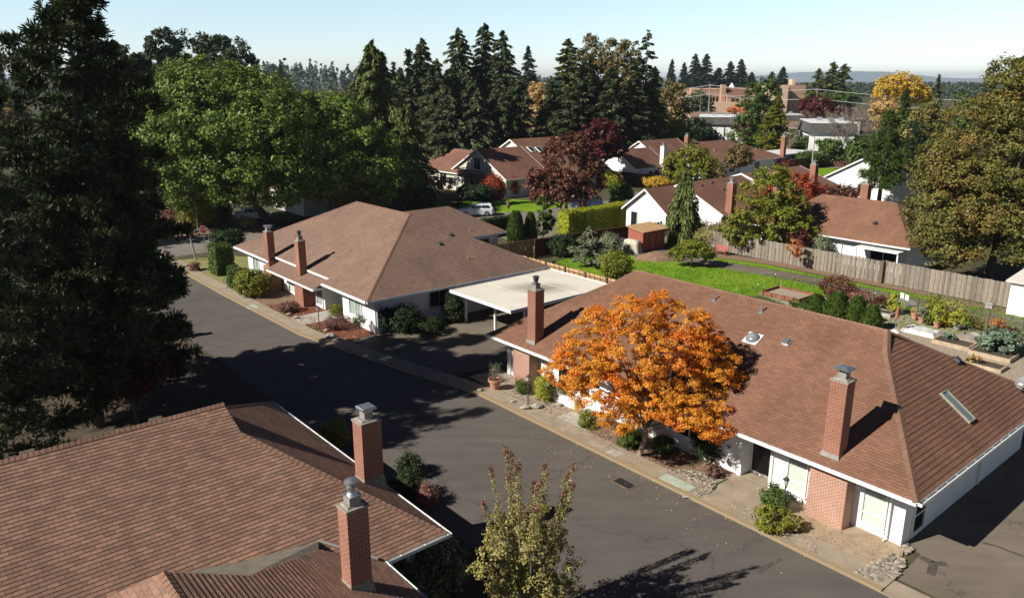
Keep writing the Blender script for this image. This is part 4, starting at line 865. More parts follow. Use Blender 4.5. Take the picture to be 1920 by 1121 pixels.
mb = MB(); mb.box(fr, wd + .01, wd + .05, 2, 12, .5, 5.2); part('side_panel', mb, 'grey_paint', h)
h, fr, wd = mansard('low pale block with a white roof edge behind the yellow green tree', 1440, 1505, 240, 262, 4.2, 1.6, 14)
def school():
    Y = 430; h = thing('school', 'long buff brick school with a red gabled hall in front of the pointed trees', 'building', (AT(1400, 200, Y)[0], Y, 0))
    def blk(name, x0, x1, yt, mat, dy=0, dp=16):
        a, zt = AT(x0, yt, Y + dy); b, _ = AT(x1, yt, Y + dy); mb = MB(); mb.box(lambda x, y, z: v3((x, y, z)), a, b, Y + dy, Y + dy + dp, 0, zt); return part(name, mb, mat, h), a, b, zt
    wg, a, b, zt = blk('wing', 1297, 1356, 166, 'brick_school', 6)
    I_ = lambda x, y, z: v3((x, y, z))
    for k in range(9): mb = MB(); x = a + (b - a) * (.06 + k * .105); mb.box(I_, x, x + 1.0, Y + 5.9, Y + 5.99, zt - 7, zt - 4.4); part('window', mb, 'dark_room', wg)
    mb = MB(); mb.box(I_, a, b, Y + 5.8, Y + 5.99, zt - .7, zt); part('parapet', mb, 'stone_buff', wg)
    blk('stack', 1354, 1362, 159, 'brick_school', -1, 4); blk('tower_block', 1438, 1479, 161, 'stone_buff', -4, 18); blk('side_wing', 1479, 1512, 160, 'brick_school', 0, 20); blk('end_block', 1264, 1300, 168, 'stone_buff', 10); blk('entrance_wing', 1338, 1405, 192, 'stone_buff', -8, 8); blk('rear_stack', 1486, 1492, 149, 'stone_buff', 20, 6)
    a, z1 = AT(1364, 180, Y - 3); b, z2 = AT(1440, 167, Y - 3); q = AT(1400, 167, Y - 3)
    gable_block(h, lambda a_, b_, z: v3((a_, b_, z)), a, b, Y - 3, Y + 14, z1, z2 - z1 + .6, 'brick_pale', 'shingle_far', .4)
    for x in (1374, 1382, 1418, 1428): mb = MB(); xx = AT(x, 190, Y - 3)[0]; mb.box(I_, xx - .9, xx + .9, Y - 3.1, Y - 3.01, 1.5, 7.5); part('window', mb, 'dark_room', h)
    p = AT(1372, 160, Y + 6); mb = MB(); mb.box(I_, p[0] - 1.1, p[0] + 1.1, Y + 5, Y + 7.2, p[1] - 4, p[1] - 1.2); mb.hull([v3((p[0] - 1.3, Y + 4.8, p[1] - 1.2)), v3((p[0] + 1.3, Y + 4.8, p[1] - 1.2)), v3((p[0] + 1.3, Y + 7.4, p[1] - 1.2)), v3((p[0] - 1.3, Y + 7.4, p[1] - 1.2))], [v3((p[0] - .02, Y + 6, p[1] + 1.4)), v3((p[0] + .02, Y + 6, p[1] + 1.4)), v3((p[0] + .02, Y + 6.1, p[1] + 1.4)), v3((p[0] - .02, Y + 6.1, p[1] + 1.4))]); part('cupola', mb, 'white_paint', h)
school()
for lab, x0, x1, yb, Y, hh_, rz in (('flat brown roofed shop building below the school, left of the purple tree', 1284, 1348, 232, 292, 3.2, 2.2), ('low brown gabled roof directly behind the white mansard block', 1300, 1400, 247, 250, 3.4, 2.6), ('grey roofed shed with a pinkish gable end behind bare trees', 1545, 1612, 242, 258, 5.0, 3.2), ('pale low building seen past the yellow tree trunks', 1450, 1560, 252, 236, 3.2, 1.6)):
    p = AT(x0, yb, Y); q = AT(x1, yb, Y); h = thing('low_building', lab, 'building', ((p[0] + q[0]) / 2, Y, 0)); gable_block(h, lambda a_, b_, z: v3((a_, b_, z)), p[0], q[0], Y, Y + 12, hh_, rz, 'cream_paint', 'shingle_grey' if 'grey' in lab else 'shingle_brown', .4)
# ------------------------------------------------------------------ trees
def X_(px, Y, y=400): return AT(px, y, Y)[0]
def Z_(py, Y): return AT(960, py, Y)[1]
def needle_mesh(name, seed, branches, per=9, nn=44, ln=.28, w_=.16, rc=.34):
    """branches: (start, end) pairs; tufts of needles sit on the outer part of every bough and its side shoots"""
    g = np.random.default_rng(seed); A = np.array([b[0] for b in branches]); E = np.array([b[1] for b in branches]); ll = np.linalg.norm(E - A, axis=1)
    cnt = np.maximum(3, (per * ll / ll.mean()).astype(int)); k = np.repeat(np.arange(len(A)), cnt); n = len(k)
    u = .22 + .80 * g.random(n) ** .8; D = (E - A)[k]; side = np.cross(D, [0, 0, 1.0]); side = unit(side)
    c = A[k] + D * u[:, None] + side * ((g.random(n) - .5) * .75 * ll[k] * (1.15 - u))[:, None]; c[:, 2] += g.normal(size=n) * .14 - .05 * ll[k] * u * u
    k2 = np.repeat(np.arange(n), nn); m = len(k2); d = unit(g.normal(size=(m, 3)) + np.array([0, 0, .35]) + unit(D)[k2] * .5)
    r = rc * (.55 + .8 * g.random(n))[k2]; P = c[k2] + d * (r * (.3 + .7 * g.random(m)))[:, None]
    T = d * (ln * (.5 + .6 * g.random(m)))[:, None] * .5; B = unit(np.cross(d, g.normal(size=(m, 3)))) * (ln * w_ * .5)
    return quads(P, T, B, name)
def pine(name, label, loc, h, prof, nb, seed, lean=(0, 0), z0=2.0, tr=.32, leaf='leaf_pine', group=None, **kw):
    t = thing(name, label, 'tree', loc, group); o = Vector(loc); g = random.Random(seed); br = []; mb = MB()
    ax = lambda z: Vector((lean[0] * z / h, lean[1] * z / h, z))
    for k in range(nb):
        z = z0 + (h - z0) * ((k + g.random()) / nb) ** .95; r = np.interp(z / h, *prof) * g.uniform(.55, 1.06)
        if z > h * .7 and g.random() < .42: continue
        a = k * 2.399 + g.uniform(-.3, .3)
        s = ax(z); e_ = s + Vector((math.cos(a) * r, math.sin(a) * r, r * g.uniform(-.02, .28) + .15)); br.append((tuple(s), tuple(e_)))
        if r > 1.2: mb.tube([o + s, o + s.lerp(e_, .5) + Vector((0, 0, .08)), o + e_], [.07, .05, .015], 5, False)
    part('crown', needle_mesh('crown', seed, br, **kw), leaf, t)
    mb.tube([o - Vector((0, 0, .2)), o + ax(h * .5), o + ax(h * .98)], [tr, tr * .6, tr * .1], 9); part('trunk', mb, 'trunk_bark', t); return t
pine('pine_tree', 'huge dark pine filling the left edge of the photo beside the lane', (-21.2, 36.2, 0), 20.9, ((0, .1, .3, .5, .7, .82, .9, .96, 1), (3.6, 4.5, 4.8, 4.3, 3.6, 3.3, 2.1, 1.3, .5)), 200, 5, (1.6, .2), 1.6, nn=62, per=19, rc=.46, ln=.36, w_=.24)
pine('pine_tree', 'dark pine standing close behind the huge one, at the lane edge', (-22.4, 41.2, 0), 16.5, ((0, .3, .6, .85, 1), (3.8, 4.4, 3.6, 2.4, .4)), 130, 7, nn=54, per=13, rc=.45, ln=.36, w_=.24)
pine('pine_tree', 'dark conifer directly behind the large foreground roof at the left edge', (*W(36.2, 2.2)[:2], 0), 16.5, ((0, .3, .7, 1), (3.6, 4.0, 3.0, .3)), 105, 8, nn=50, per=12, rc=.42, ln=.34, w_=.2)
pine('pine_tree', 'tall dark pine beyond the left roofs, behind the big one', (-54, 76, 0), 19, ((0, .3, .7, 1), (5.5, 5.5, 3.5, .4)), 90, 10, nn=40, per=10, rc=.6, ln=.5, w_=.24)
decid('maple_tree', 'dark wine red maple in deep shade behind the foreground roof ridge', 'tree', (*W(40.0, 8.6)[:2], 0), 'leaf_wine', ball_lobes(6.0, 3.6, 1.2, 6, 4), 130, .5, 40, .09, .1, 4)
# spreading oaks over the cross street
Y = 91
decid('oak_tree', 'very broad green oak with dabs of orange over the street corner', 'tree', (X_(500, 96), 96, 0), 'leaf_oak',
      [(-5, -2, 11.5, 8.4, 7.5, 6.6), (-12, -4, 11, 5.2, 5.0, 4.6), (2, -4.5, 11, 5.8, 5.0, 5.4), (-7, -7.5, 9.5, 6.2, 4.4, 4.6), (-1, -8.0, 8.0, 5.4, 4.2, 4.8), (-13.5, -3, 8.0, 3.4, 4.0, 3.0), (-5, -2, 16.4, 5.6, 5.0, 3.4), (-10, -1, 14.6, 4.2, 4, 3.2), (.6, -2, 15.2, 4.4, 4.2, 3), (4, -6, 6.5, 4.4, 3.8, 3.8), (-7, -8, 5.6, 3.4, 3, 2.8)], 1150, 1.05, 84, .19, .55, 21, fork=.28)
decid('oak_tree', 'broad green oak behind the brown hip roof, darker right half', 'tree', (X_(612, 97), 98, 0), 'leaf_oak',
      [(0, 0, 9, 7.0, 6.5, 6.0), (-5, -2, 9.5, 4.2, 4, 4.4), (5.5, -2, 8, 4.6, 4, 4.5), (0, -5, 7.5, 5, 3.6, 4.6), (1, 0, 13.2, 4.4, 4, 2.6), (8, -1, 5.5, 3.2, 3.2, 3)], 680, 1.0, 80, .19, .5, 22, fork=.28)
def rnd_pines(label, lst, Y, leaf='leaf_pine', group=None):
    for i, (px, py, wd) in enumerate(lst):
        zt = Z_(py, Y); g = random.Random(px); Yk = Y + g.uniform(-6, 6)
        lob = [(0, 0, zt - wd * .45, wd * .42, wd * .42, wd * .5), (-wd * .25, 0, zt - wd * .95, wd * .36, wd * .36, wd * .4), (wd * .25, 0, zt - wd * 1.0, wd * .36, wd * .36, wd * .42), (0, 0, zt - wd * 1.6, wd * .4, wd * .4, wd * .6)]
        decid('pine_tree', label[i], 'tree', (X_(px, Yk), Yk, 0), leaf, lob, 170, wd * .12, 46, .42, .3, px, fork=.8, asp=.4, group=group)
rnd_pines(['first tall round topped pine above the oak, nearest the left', 'second round topped pine above the oak, fullest crown', 'third round topped pine above the oak', 'low round topped pine at the right end of the row above the oak'], ((343, 57, 7), (392, 62, 9), (440, 64, 8), (474, 82, 8)), 150)
rnd_pines(['broad dark pine in the gap between the big pine and the oak', 'thin dark pine just left of the oak top', 'sparse pine whose top peeps over the oak shoulder'], ((222, 84, 8), (255, 88, 7), (285, 102, 6)), 128)
# cedar, firs and the mixed grove in the middle distance
Y = 113; conifer('cedar_tree', 'ragged light green deodar cedar with drooping boughs and a bent top', (X_(712, Y), Y, 0), 'leaf_deodar', Z_(76, Y), 8.0, 31, .4, nb=230, per=120, size=.42, asp=.3, droop=.35, rise=.25, power=.75, spread=.26, jit=.4, z0=2.5, hang=.7)
Y = 104; conifer('cedar_tree', 'lower dense cedar on the right flank of the ragged deodar', (X_(768, Y), Y, 0), 'leaf_deodar', Z_(190, Y), 4.6, 32, .3, nb=130, per=90, size=.38, asp=.32, droop=.3, power=.7, spread=.28, jit=.35, z0=1.5, hang=.6)
firs = [(800, 72, 138, 3.9, 'slim fir with a greyish top at the left end of the tall fir row'), (826, 112, 132, 3.9, 'shorter fir filling the gap after the slim greyish one'), (866, 54, 136, 4.9, 'broad dark fir in the middle of the tall row'), (912, 44, 140, 4.8, 'tallest dark fir of the row'), (944, 58, 134, 4.3, 'pointed fir at the right end of the tall row'), (972, 140, 128, 4.0, 'low dark fir under the pointed end of the row'), (888, 150, 124, 4.2, 'fir with hanging lower boughs in front of the tall row'), (760, 128, 140, 3.9, 'dark fir half hidden by the ragged cedar'), (936, 160, 126, 4.0, 'short dark fir before the trunks of the tall row'), (845, 165, 124, 4.0, 'short dense fir left of the hanging one')]
for i, (px, py, Y, r, lab) in enumerate([(a, b, c + 13, d + .7, e_) for a, b, c, d, e_ in firs]): conifer('fir_tree', lab, (X_(px, Y), Y, 0), 'leaf_fir', Z_(py, Y), r, 40 + i, .35, nb=190, per=80, size=.42, asp=.34, droop=.3, rise=.12, power=.56, spread=.3, jit=.35, z0=3.0 + (i < 5) * 2, hang=.3, group=None)
Y = 265; conifer('fir_tree', 'lone grey green fir standing apart above the gold tree', (X_(989, Y), Y, 0), 'leaf_sequoia', Z_(88, Y), 5.6, 52, .4, nb=110, per=50, size=.75, asp=.35, power=.8, spread=.3, droop=.3, z0=8)
Y = 200; decid('birch_tree', 'bright gold tree glowing between the firs and the dark grove', 'tree', (X_(1006, Y), Y, 0), 'leaf_gold', ball_lobes(9.5, 15, 3.2, 7, 53), 170, 1.2, 40, .32, .3, 53)
Y = 150
conifer('fir_tree', 'tall light green conifer at the left shoulder of the dark grove', (X_(1060, Y), Y, 0), 'leaf_deodar', Z_(74, Y), 5.6, 54, .4, nb=170, per=80, size=.5, asp=.34, power=.55, spread=.3, droop=.2, jit=.3, z0=3)
for px, py, dy, wd, lab in ((1098, 66, 6, 6.5, 'brownish birch top rising in the middle of the grove'), (1135, 74, 4, 6.0, 'thin brown birch right of the grove centre'), (1166, 72, 2, 6.5, 'brown leaved birch beside the sparse conifer')):
    zt = Z_(py, Y + dy); decid('birch_tree', lab, 'tree', (X_(px, Y + dy), Y + dy, 0), 'leaf_birch', [(0, 0, zt - 3, wd * .36, wd * .36, 3.2), (-1.2, 0, zt - 6.5, wd * .45, wd * .42, 3.6), (1.4, 0, zt - 7.5, wd * .42, wd * .42, 3.4), (0, 0, zt - 11, wd * .45, wd * .45, 4)], 200, .85, 40, .22, .25, px, fork=.75, bark='pale_bark')
conifer('fir_tree', 'sparse dark conifer with bare top boughs at the right of the grove', (X_(1199, Y + 4), Y + 4, 0), 'leaf_fir', Z_(58, Y + 4), 3.7, 57, .3, nb=80, per=70, size=.42, asp=.32, power=.45, spread=.3, droop=.3, z0=3)
for i, (px, py, dy, r, lab) in enumerate(((1033, 152, -8, 4.2, 'black green fir at the foot of the grove by the gold tree'), (1090, 118, -4, 4.6, 'dark fir below the brown birch tops'), (1140, 128, -6, 4.6, 'dark fir in the centre of the grove'), (1182, 120, -4, 4.4, 'dark fir under the sparse conifer'), (1215, 128, -2, 4.2, 'dark fir closing the grove on its right side'), (1064, 170, -10, 4.4, 'low dark fir at the left front of the grove'), (1165, 175, -2, 4.6, 'low dark fir above the wine red dome'))):
    conifer('fir_tree', lab, (X_(px, Y + dy), Y + dy, 0), 'leaf_fir', Z_(py, Y + dy), r, 60 + i, .3, nb=160, per=80, size=.46, asp=.36, power=.5, spread=.32, droop=.25, jit=.3, z0=1.2)
Y = 172; decid('maple_tree', 'tall tree turning from green to brown right of the dark grove', 'tree', (X_(1246, Y), Y, 0), 'leaf_birch', ball_lobes(9.5, 15, 3.5, 7, 70), 190, 1.0, 38, .28, .3, 70)
Y = 160; decid('ash_tree', 'small green tree with yellow tips right of the dark grove', 'tree', (X_(1262, Y), Y, 0), 'leaf_lime', ball_lobes(8, 9, 1.5, 6, 71), 130, .9, 36, .26, .25, 71)
Y = 150; decid('holly_tree', 'round nearly black tree behind the terracotta hip roof', 'tree', (X_(1300, 208), 208, 0), 'leaf_dark', ball_lobes(11, 8, .5, 7, 72), 170, 1.0, 36, .3, .3, 72)
Y = 212; decid('holly_tree', 'wide black green thicket tree beside the terracotta hip roof', 'tree', (X_(1240, Y), Y, 0), 'leaf_dark', ball_lobes(12, 8, .5, 7, 73), 170, 1.1, 36, .3, .3, 73)
Y = 280; decid('maple_tree', 'small orange tree in front of the flat brown shop roof', 'tree', (X_(1370, 268), 268, 0), 'leaf_coral', ball_lobes(9, 7, 2.0, 5, 74), 80, 1.1, 30, .4, .3, 74)
decid('pine_tree', 'dark spreading tree before the school wing, crossed by wires', 'tree', (X_(1300, 330), 330, 0), 'leaf_fir', ball_lobes(13, 12, 1, 6, 75), 130, 1.6, 34, .5, .35, 75)
# giant sequoias by the school: copies of one, each its own height and girth
Y = 520; o0 = conifer('sequoia_tree', 'pointed sequoia', (0, 0, 0), 'leaf_sequoia', 34, 8.6, 80, .7, nb=210, per=46, size=1.0, asp=.42, power=.66, spread=.35, droop=.25, jit=.16, z0=1.5)
sq = [(1258, 112, .62, 'slim pointed sequoia, first of the row, beside the brown tree'), (1281, 118, .7, 'narrow pointed sequoia second in the school row'), (1301, 102, .95, 'tall pointed sequoia with a lower twin at its side'), (1309, 121, .8, 'lower twin sequoia leaning on the tall one'), (1322, 102, 1.05, 'tallest broad sequoia behind the brick stack'), (1346, 128, 1.15, 'low wide sequoia with a ragged top in the middle of the row'), (1367, 116, 1.0, 'evenly conical sequoia right of the ragged one'), (1387, 112, .95, 'tall narrow sequoia over the red school gable'), (1408, 136, .85, 'short sequoia right of the red school gable'), (1446, 135, .85, 'short sequoia over the buff tower block'), (1466, 126, .9, 'last pointed sequoia, over the side wing')]
for i, (px, py, gw, lab) in enumerate(sq):
    zt = Z_(py, Y) / 34; loc = (X_(px, Y, 160), Y, 0); sc_ = (1.05 * gw, 1.05 * gw, zt)
    if i == 0: o0.location = loc; o0.scale = sc_; o0['label'] = lab; o0['group'] = 'sequoias by the school'
    else: copy_tree(o0, loc, i * 1.3, sc_, lab, 'sequoias by the school')
Y = 330
for px, py, r, lab in ((1508, 130, 5.5, 'cedar at the left of the feathery trio beyond the purple tree'), (1533, 117, 6.0, 'tallest cedar of the feathery trio'), (1554, 121, 6.5, 'right cedar of the feathery trio with wide boughs')): conifer('cedar_tree', lab, (X_(px, Y), Y, 0), 'leaf_deodar', Z_(py, Y), r, px, .4, nb=120, per=55, size=.8, asp=.34, power=.5, spread=.3, droop=.3, jit=.4, z0=2)
decid('oak_tree', 'round green tree under the feathery cedars', 'tree', (X_(1548, 300), 300, 0), 'leaf_green', ball_lobes(17, 13, 1, 6, 79), 150, 1.8, 36, .5, .4, 79)
Y = 186; decid('yew_tree', 'dark leaning evergreen with a forked top left of the buff tower', 'tree', (X_(1408, Y), Y, 0), 'leaf_green', [(.5, 0, 15.2, 2.6, 2.4, 2.6), (-1.6, 0, 13.0, 3.0, 3, 3.4), (2.2, 0, 13.6, 2.6, 2.6, 3), (-1.5, 0, 9.5, 4.0, 4, 3.6), (2, 0, 9, 3.8, 4, 3.6), (-2.5, 0, 5, 4.6, 4.6, 4), (2.4, 0, 4.5, 4.4, 4.4, 4)], 300, .9, 40, .27, .4, 81, fork=.6)
Y = 178; conifer('cypress_tree', 'yellow green cypress in front of the dark forked evergreen', (X_(1440, Y), Y, 0), 'leaf_lime', Z_(180, Y), 5.4, 82, .3, nb=150, per=60, size=.42, asp=.4, power=.75, spread=.34, droop=.2, z0=.6)
Y = 232; decid('plum_tree', 'dark red plum tree behind bare branches', 'tree', (X_(1514, Y), Y, 0), 'leaf_wine', ball_lobes(13, 9, 4.6, 7, 83), 190, 1.1, 36, .34, .3, 83); decid('plum_tree', 'lower spreading plum tree right of the dark red one', 'tree', (X_(1548, Y + 8), Y + 8, 0), 'leaf_wine', ball_lobes(11, 6, 3.6, 6, 84), 110, 1.1, 34, .34, .3, 84)
Y = 200; decid('plum_tree', 'small purple plum tree at the corner of the white mansard block', 'tree', (X_(1383, Y), Y, 0), 'leaf_burgundy', ball_lobes(8, 7.5, 1, 6, 85), 130, .8, 34, .26, .25, 85)
Y = 172; decid('laurel_tree', 'green laurel thicket under the bare trees', 'tree', (X_(1500, Y), Y, 0), 'leaf_green', ball_lobes(11, 6, .3, 6, 86), 130, .9, 34, .28, .2, 86); Y = 160; decid('laurel_tree', 'round green laurel at the wall of the tall white block', 'tree', (X_(1545, Y), Y, 0), 'leaf_green', ball_lobes(8, 6, .2, 6, 87), 120, .8, 34, .26, .2, 87); Y = 156; decid('laurel_tree', 'dark laurel right of the leaning bare trunk', 'tree', (X_(1600, Y), Y, 0), 'leaf_green', ball_lobes(7, 6.5, .2, 6, 88), 120, .8, 34, .26, .2, 88)
for i, (px, Y, h_, w_, lab) in enumerate(((1562, 163, 10.5, 9, 'bare pale tree leaning across the white block wall'), (1590, 172, 10, 10, 'bare twiggy tree at the corner of the tall white block'), (1528, 190, 10, 9, 'bare brown tree before the dark red plum'), (1575, 205, 10.5, 12, 'wide bare tree over the white flat roof'), (1498, 200, 8.5, 8, 'bare brown tree between the cypress and the plum'), (1465, 168, 6.5, 4, 'thin bare sapling by the brick end chimney'), (1622, 230, 10, 12, 'bare pinkish tree below the yellow poplar'))): bare_tree('bare_tree', lab, (X_(px, Y), Y, 0), h_, w_, 90 + i, n=1500)
Y = 205; decid('poplar_tree', 'brilliant yellow poplar against the hills', 'tree', (X_(1652, Y), Y, 0), 'leaf_yellow', [(0, 0, Z_(152, Y), 4.0, 4, 2.6), (2.5, 0, Z_(165, Y), 4, 4, 3), (-2.5, 0, Z_(170, Y), 3.4, 3.6, 3), (6, 0, Z_(178, Y), 3, 3, 2.4)], 170, .95, 38, .3, .3, 100, fork=.7); decid('poplar_tree', 'pale straw coloured poplar under the brilliant yellow one', 'tree', (X_(1634, Y - 10), Y - 10, 0), 'leaf_gold', ball_lobes(10, 9, 4.5, 6, 101), 130, .9, 34, .28, .25, 101)
Y = 170; conifer('fir_tree', 'green pointed fir in front of the yellow poplar', (X_(1668, Y), Y, 0), 'leaf_green', Z_(172, Y), 4.0, 102, .3, nb=110, per=60, size=.45, power=.7, spread=.3, z0=1); decid('maple_tree', 'reddish tree between the poplar and the big sweetgum', 'tree', (X_(1720, 150), 150, 0), 'leaf_sweetgum', ball_lobes(11, 12, 3, 6, 103), 150, 1.1, 36, .3, .3, 103); conifer('fir_tree', 'small dark fir on the skyline right of the poplar', (X_(1724, 300), 300, 0), 'leaf_fir', Z_(141, 300), 4, 104, .3, nb=80, per=40, size=.7, spread=.3, z0=2)
pine('pine_tree', 'dark layered pine in front of the broad white gable', (X_(1645, 106), 106, 0), Z_(212, 106), ((0, .2, .5, .8, 1), (1.8, 3.0, 3.1, 2.0, .4)), 85, 105, nn=40, per=9, rc=.6, ln=.42, w_=.26, z0=2.5, leaf='leaf_green'); pine('pine_tree', 'second dark pine, between the layered pine and the sweetgum', (X_(1697, 112), 112, 0), Z_(232, 112), ((0, .2, .5, .8, 1), (1.6, 2.6, 2.8, 1.8, .5)), 80, 106, nn=40, per=9, rc=.6, ln=.42, w_=.26, z0=1.2, leaf='leaf_pine')
# big sweetgum over the fence, on the right
decid('sweetgum_tree', 'very large sweetgum turning from green to rust, hanging over the grey fence', 'tree', (*W(23.5, 74.2)[:2], 0), 'leaf_sweetgum',
      [(0, 0, 9.5, 5.4, 5.2, 6.4), (-4.6, -2, 7.5, 3.6, 3.6, 4.2), (4.4, -2, 8.5, 4.2, 4, 5), (-1, -4.2, 6.2, 4.6, 3.2, 3.9), (3.5, -4.4, 5.4, 4.2, 3.2, 3.6), (-3.4, 0, 12.2, 3.2, 3.2, 3.4), (1, 0, 15.2, 3.6, 3.4, 3.2), (4.2, 1, 13.6, 3.6, 3.4, 3.6), (-.5, 0, 17.4, 2.0, 2.0, 1.9), (-5.2, -2.5, 4.3, 2.6, 2.6, 2.3), (7.4, -2, 7, 3, 3, 4), (-5.8, -1, 10, 2.4, 2.4, 2.6), (-6.6, -2, 6.2, 2.4, 2.4, 2.6), (2.5, 0, 18.2, 2.4, 2.4, 2.0)], 1350, .70, 100, .11, .42, 110, fork=.3)
Y = 88; conifer('fir_tree', 'dark round topped fir rising behind the sweetgum', (X_(1892, Y), Y, 0), 'leaf_green', Z_(74, Y), 4.6, 111, .3, nb=150, per=80, size=.4, power=.45, spread=.3, z0=6)
# maples and garden trees of the court
Y = 95; decid('maple_tree', 'dark red leaved maple standing by the court between the lawn and the clipped hedge', 'tree', (X_(1062, Y), Y, 0), 'leaf_burgundy', [(0, 0, 7.0, 3.4, 3.2, 3.8), (-2.6, -.5, 5.2, 2.3, 2.2, 2.6), (2.6, -.5, 5.4, 2.3, 2.2, 2.6), (-.8, -1.5, 4.2, 2.4, 2.0, 2.0), (1.8, -1.2, 3.8, 2.0, 2.0, 1.8), (-3.4, 0, 4.4, 1.5, 1.5, 1.6), (.8, 0, 9.6, 1.9, 1.9, 1.7)], 330, .6, 50, .17, .22, 120)
Y = 127; decid('maple_tree', 'wine red dome shaped maple at the foot of the dark grove', 'tree', (X_(1122, Y), Y, 0), 'leaf_wine', [(0, 0, 8.4, 3.4, 3, 2.5), (-2.9, 0, 7, 2.1, 2.2, 1.9), (2.9, 0, 7, 2.1, 2.2, 1.9), (0, -1, 6.6, 3.2, 2.2, 1.9)], 200, .6, 44, .25, .25, 121)
Y = 148; decid('maple_tree', 'low orange bush tree at the edge of the terracotta roof', 'tree', (X_(1190, Y), Y, 0), 'leaf_coral', ball_lobes(6, 4, .5, 4, 122), 60, .7, 28, .25, .15, 122)
Y = 111; decid('cherry_tree', 'round green tree with a flat spreading crown before the stepped gables', 'tree', (X_(1284, Y), Y, 0), 'leaf_lime', [(0, 0, 5.6, 3.2, 3, 2.2), (-2.4, -.5, 5.0, 2.0, 2, 1.6), (2.5, -.5, 5.2, 2.0, 2, 1.7), (1.6, -1, 4.2, 2, 1.8, 1.3), (-1.2, -1, 4.3, 2, 1.8, 1.3), (.6, 0, 7, 2.2, 2, 1.1)], 240, .55, 46, .16, .2, 123, fork=.4)
Y = 126; decid('cherry_tree', 'small round headed tree on a clear stem before the long low house', 'tree', (X_(1375, Y), Y, 0), 'leaf_birch', [(0, 0, 5.2, 2.2, 2.1, 1.9), (-.8, 0, 4.4, 1.5, 1.5, 1.2), (.9, 0, 4.4, 1.5, 1.5, 1.2)], 110, .45, 40, .16, .14, 124, fork=.5); decid('cherry_tree', 'reddish bushy tree between the green and the round headed trees', 'tree', (X_(1335, 118), 118, 0), 'leaf_birch', ball_lobes(4.6, 4.2, 1.2, 5, 125), 90, .5, 36, .16, .14, 125)
Y = 81; conifer('weeping_cedar', 'narrow weeping conifer with hanging boughs before the white gable', (X_(1281, Y), Y, 0), 'leaf_deodar', Z_(316, Y), 1.9, 126, .14, nb=90, per=90, size=.26, asp=.3, power=.45, spread=.4, droop=.9, rise=.2, hang=1.0, z0=.8, jit=.4)
Y = 77; decid('maple_tree', 'yellow green maple with rusty lower boughs leaning over the board fence', 'tree', (*W(42.0, 68.3)[:2], 0), 'leaf_lime', [(0, 0, 6.0, 2.8, 2.6, 2.6), (-1.9, -.6, 4.4, 2.0, 2, 2), (2.0, -.6, 4.6, 2.2, 2, 2.1), (.6, -1.6, 3.2, 2.5, 1.8, 1.7), (2.8, -1.4, 3.0, 1.8, 1.6, 1.5), (-2.6, 0, 2.6, 1.6, 1.6, 1.6), (.3, 0, 8.0, 1.5, 1.5, 1.3)], 360, .5, 52, .125, .2, 127)
decid('maple_tree', 'bright red maple behind the yellow green one, left of the brick chimney', 'tree', (*W(47.2, 81.5)[:2], 0), 'leaf_red', [(0, 0, 5.0, 2.9, 2.8, 2.0), (-2, 0, 4.2, 2, 2, 1.6), (2.2, 0, 4, 2.2, 2, 1.6)], 190, .5, 44, .14, .16, 128); Y = 96; decid('maple_tree', 'low dark red maple behind the roof ridge below the white gable', 'tree', (X_(1580, Y), Y, 0), 'leaf_burgundy', ball_lobes(7, 3.8, .8, 6, 129), 120, .6, 36, .16, .15, 129)
decid('maple_tree', 'small deep red maple at the corner of the white garden wall', 'tree', (*W(38.2, 68.2)[:2], 0), 'leaf_wine', ball_lobes(3.0, 3.0, .6, 5, 130), 80, .4, 36, .1, .08, 130)
p = G(1474, 507); decid('maple_tree', 'slender young tree with coral leaves in front of the board fence', 'tree', (p[0], p[1], 0), 'leaf_coral', [(.55, .2, 2.2, .75, .7, .75), (1.0, .2, 1.7, .5, .5, .5)], 36, .22, 30, .08, .03, 131, fork=.9)
Y = 104; decid('maple_tree', 'small bare-stemmed maple with sparse rosy leaves on the side lawn', 'tree', (X_(812, Y), Y, 0), 'leaf_rose', [(0, 0, 4.3, 2.6, 2.2, .9), (-1.5, 0, 3.6, 1.6, 1.5, .8), (1.6, 0, 3.7, 1.6, 1.5, .8)], 70, .45, 26, .15, .1, 132, fork=.6)
p = G(1018, 452); decid('magnolia_tree', 'young green tree with large leaves by the dark fence', 'tree', (p[0], p[1], 0), 'leaf_green', [(0, 0, 1.6, .9, .9, 1.0), (.2, 0, 3.2, .8, .8, .9), (.5, 0, 2.3, .8, .8, .7), (-.1, 0, 4.3, .5, .5, .5)], 80, .3, 34, .12, .06, 133, fork=.95); p = G(1163, 402); decid('magnolia_tree', 'leafy green tree at the corner of the white gable, shading its wall', 'tree', (p[0], p[1], 0), 'leaf_green', ball_lobes(4.2, 3.8, .6, 5, 134), 110, .45, 36, .14, .1, 134)
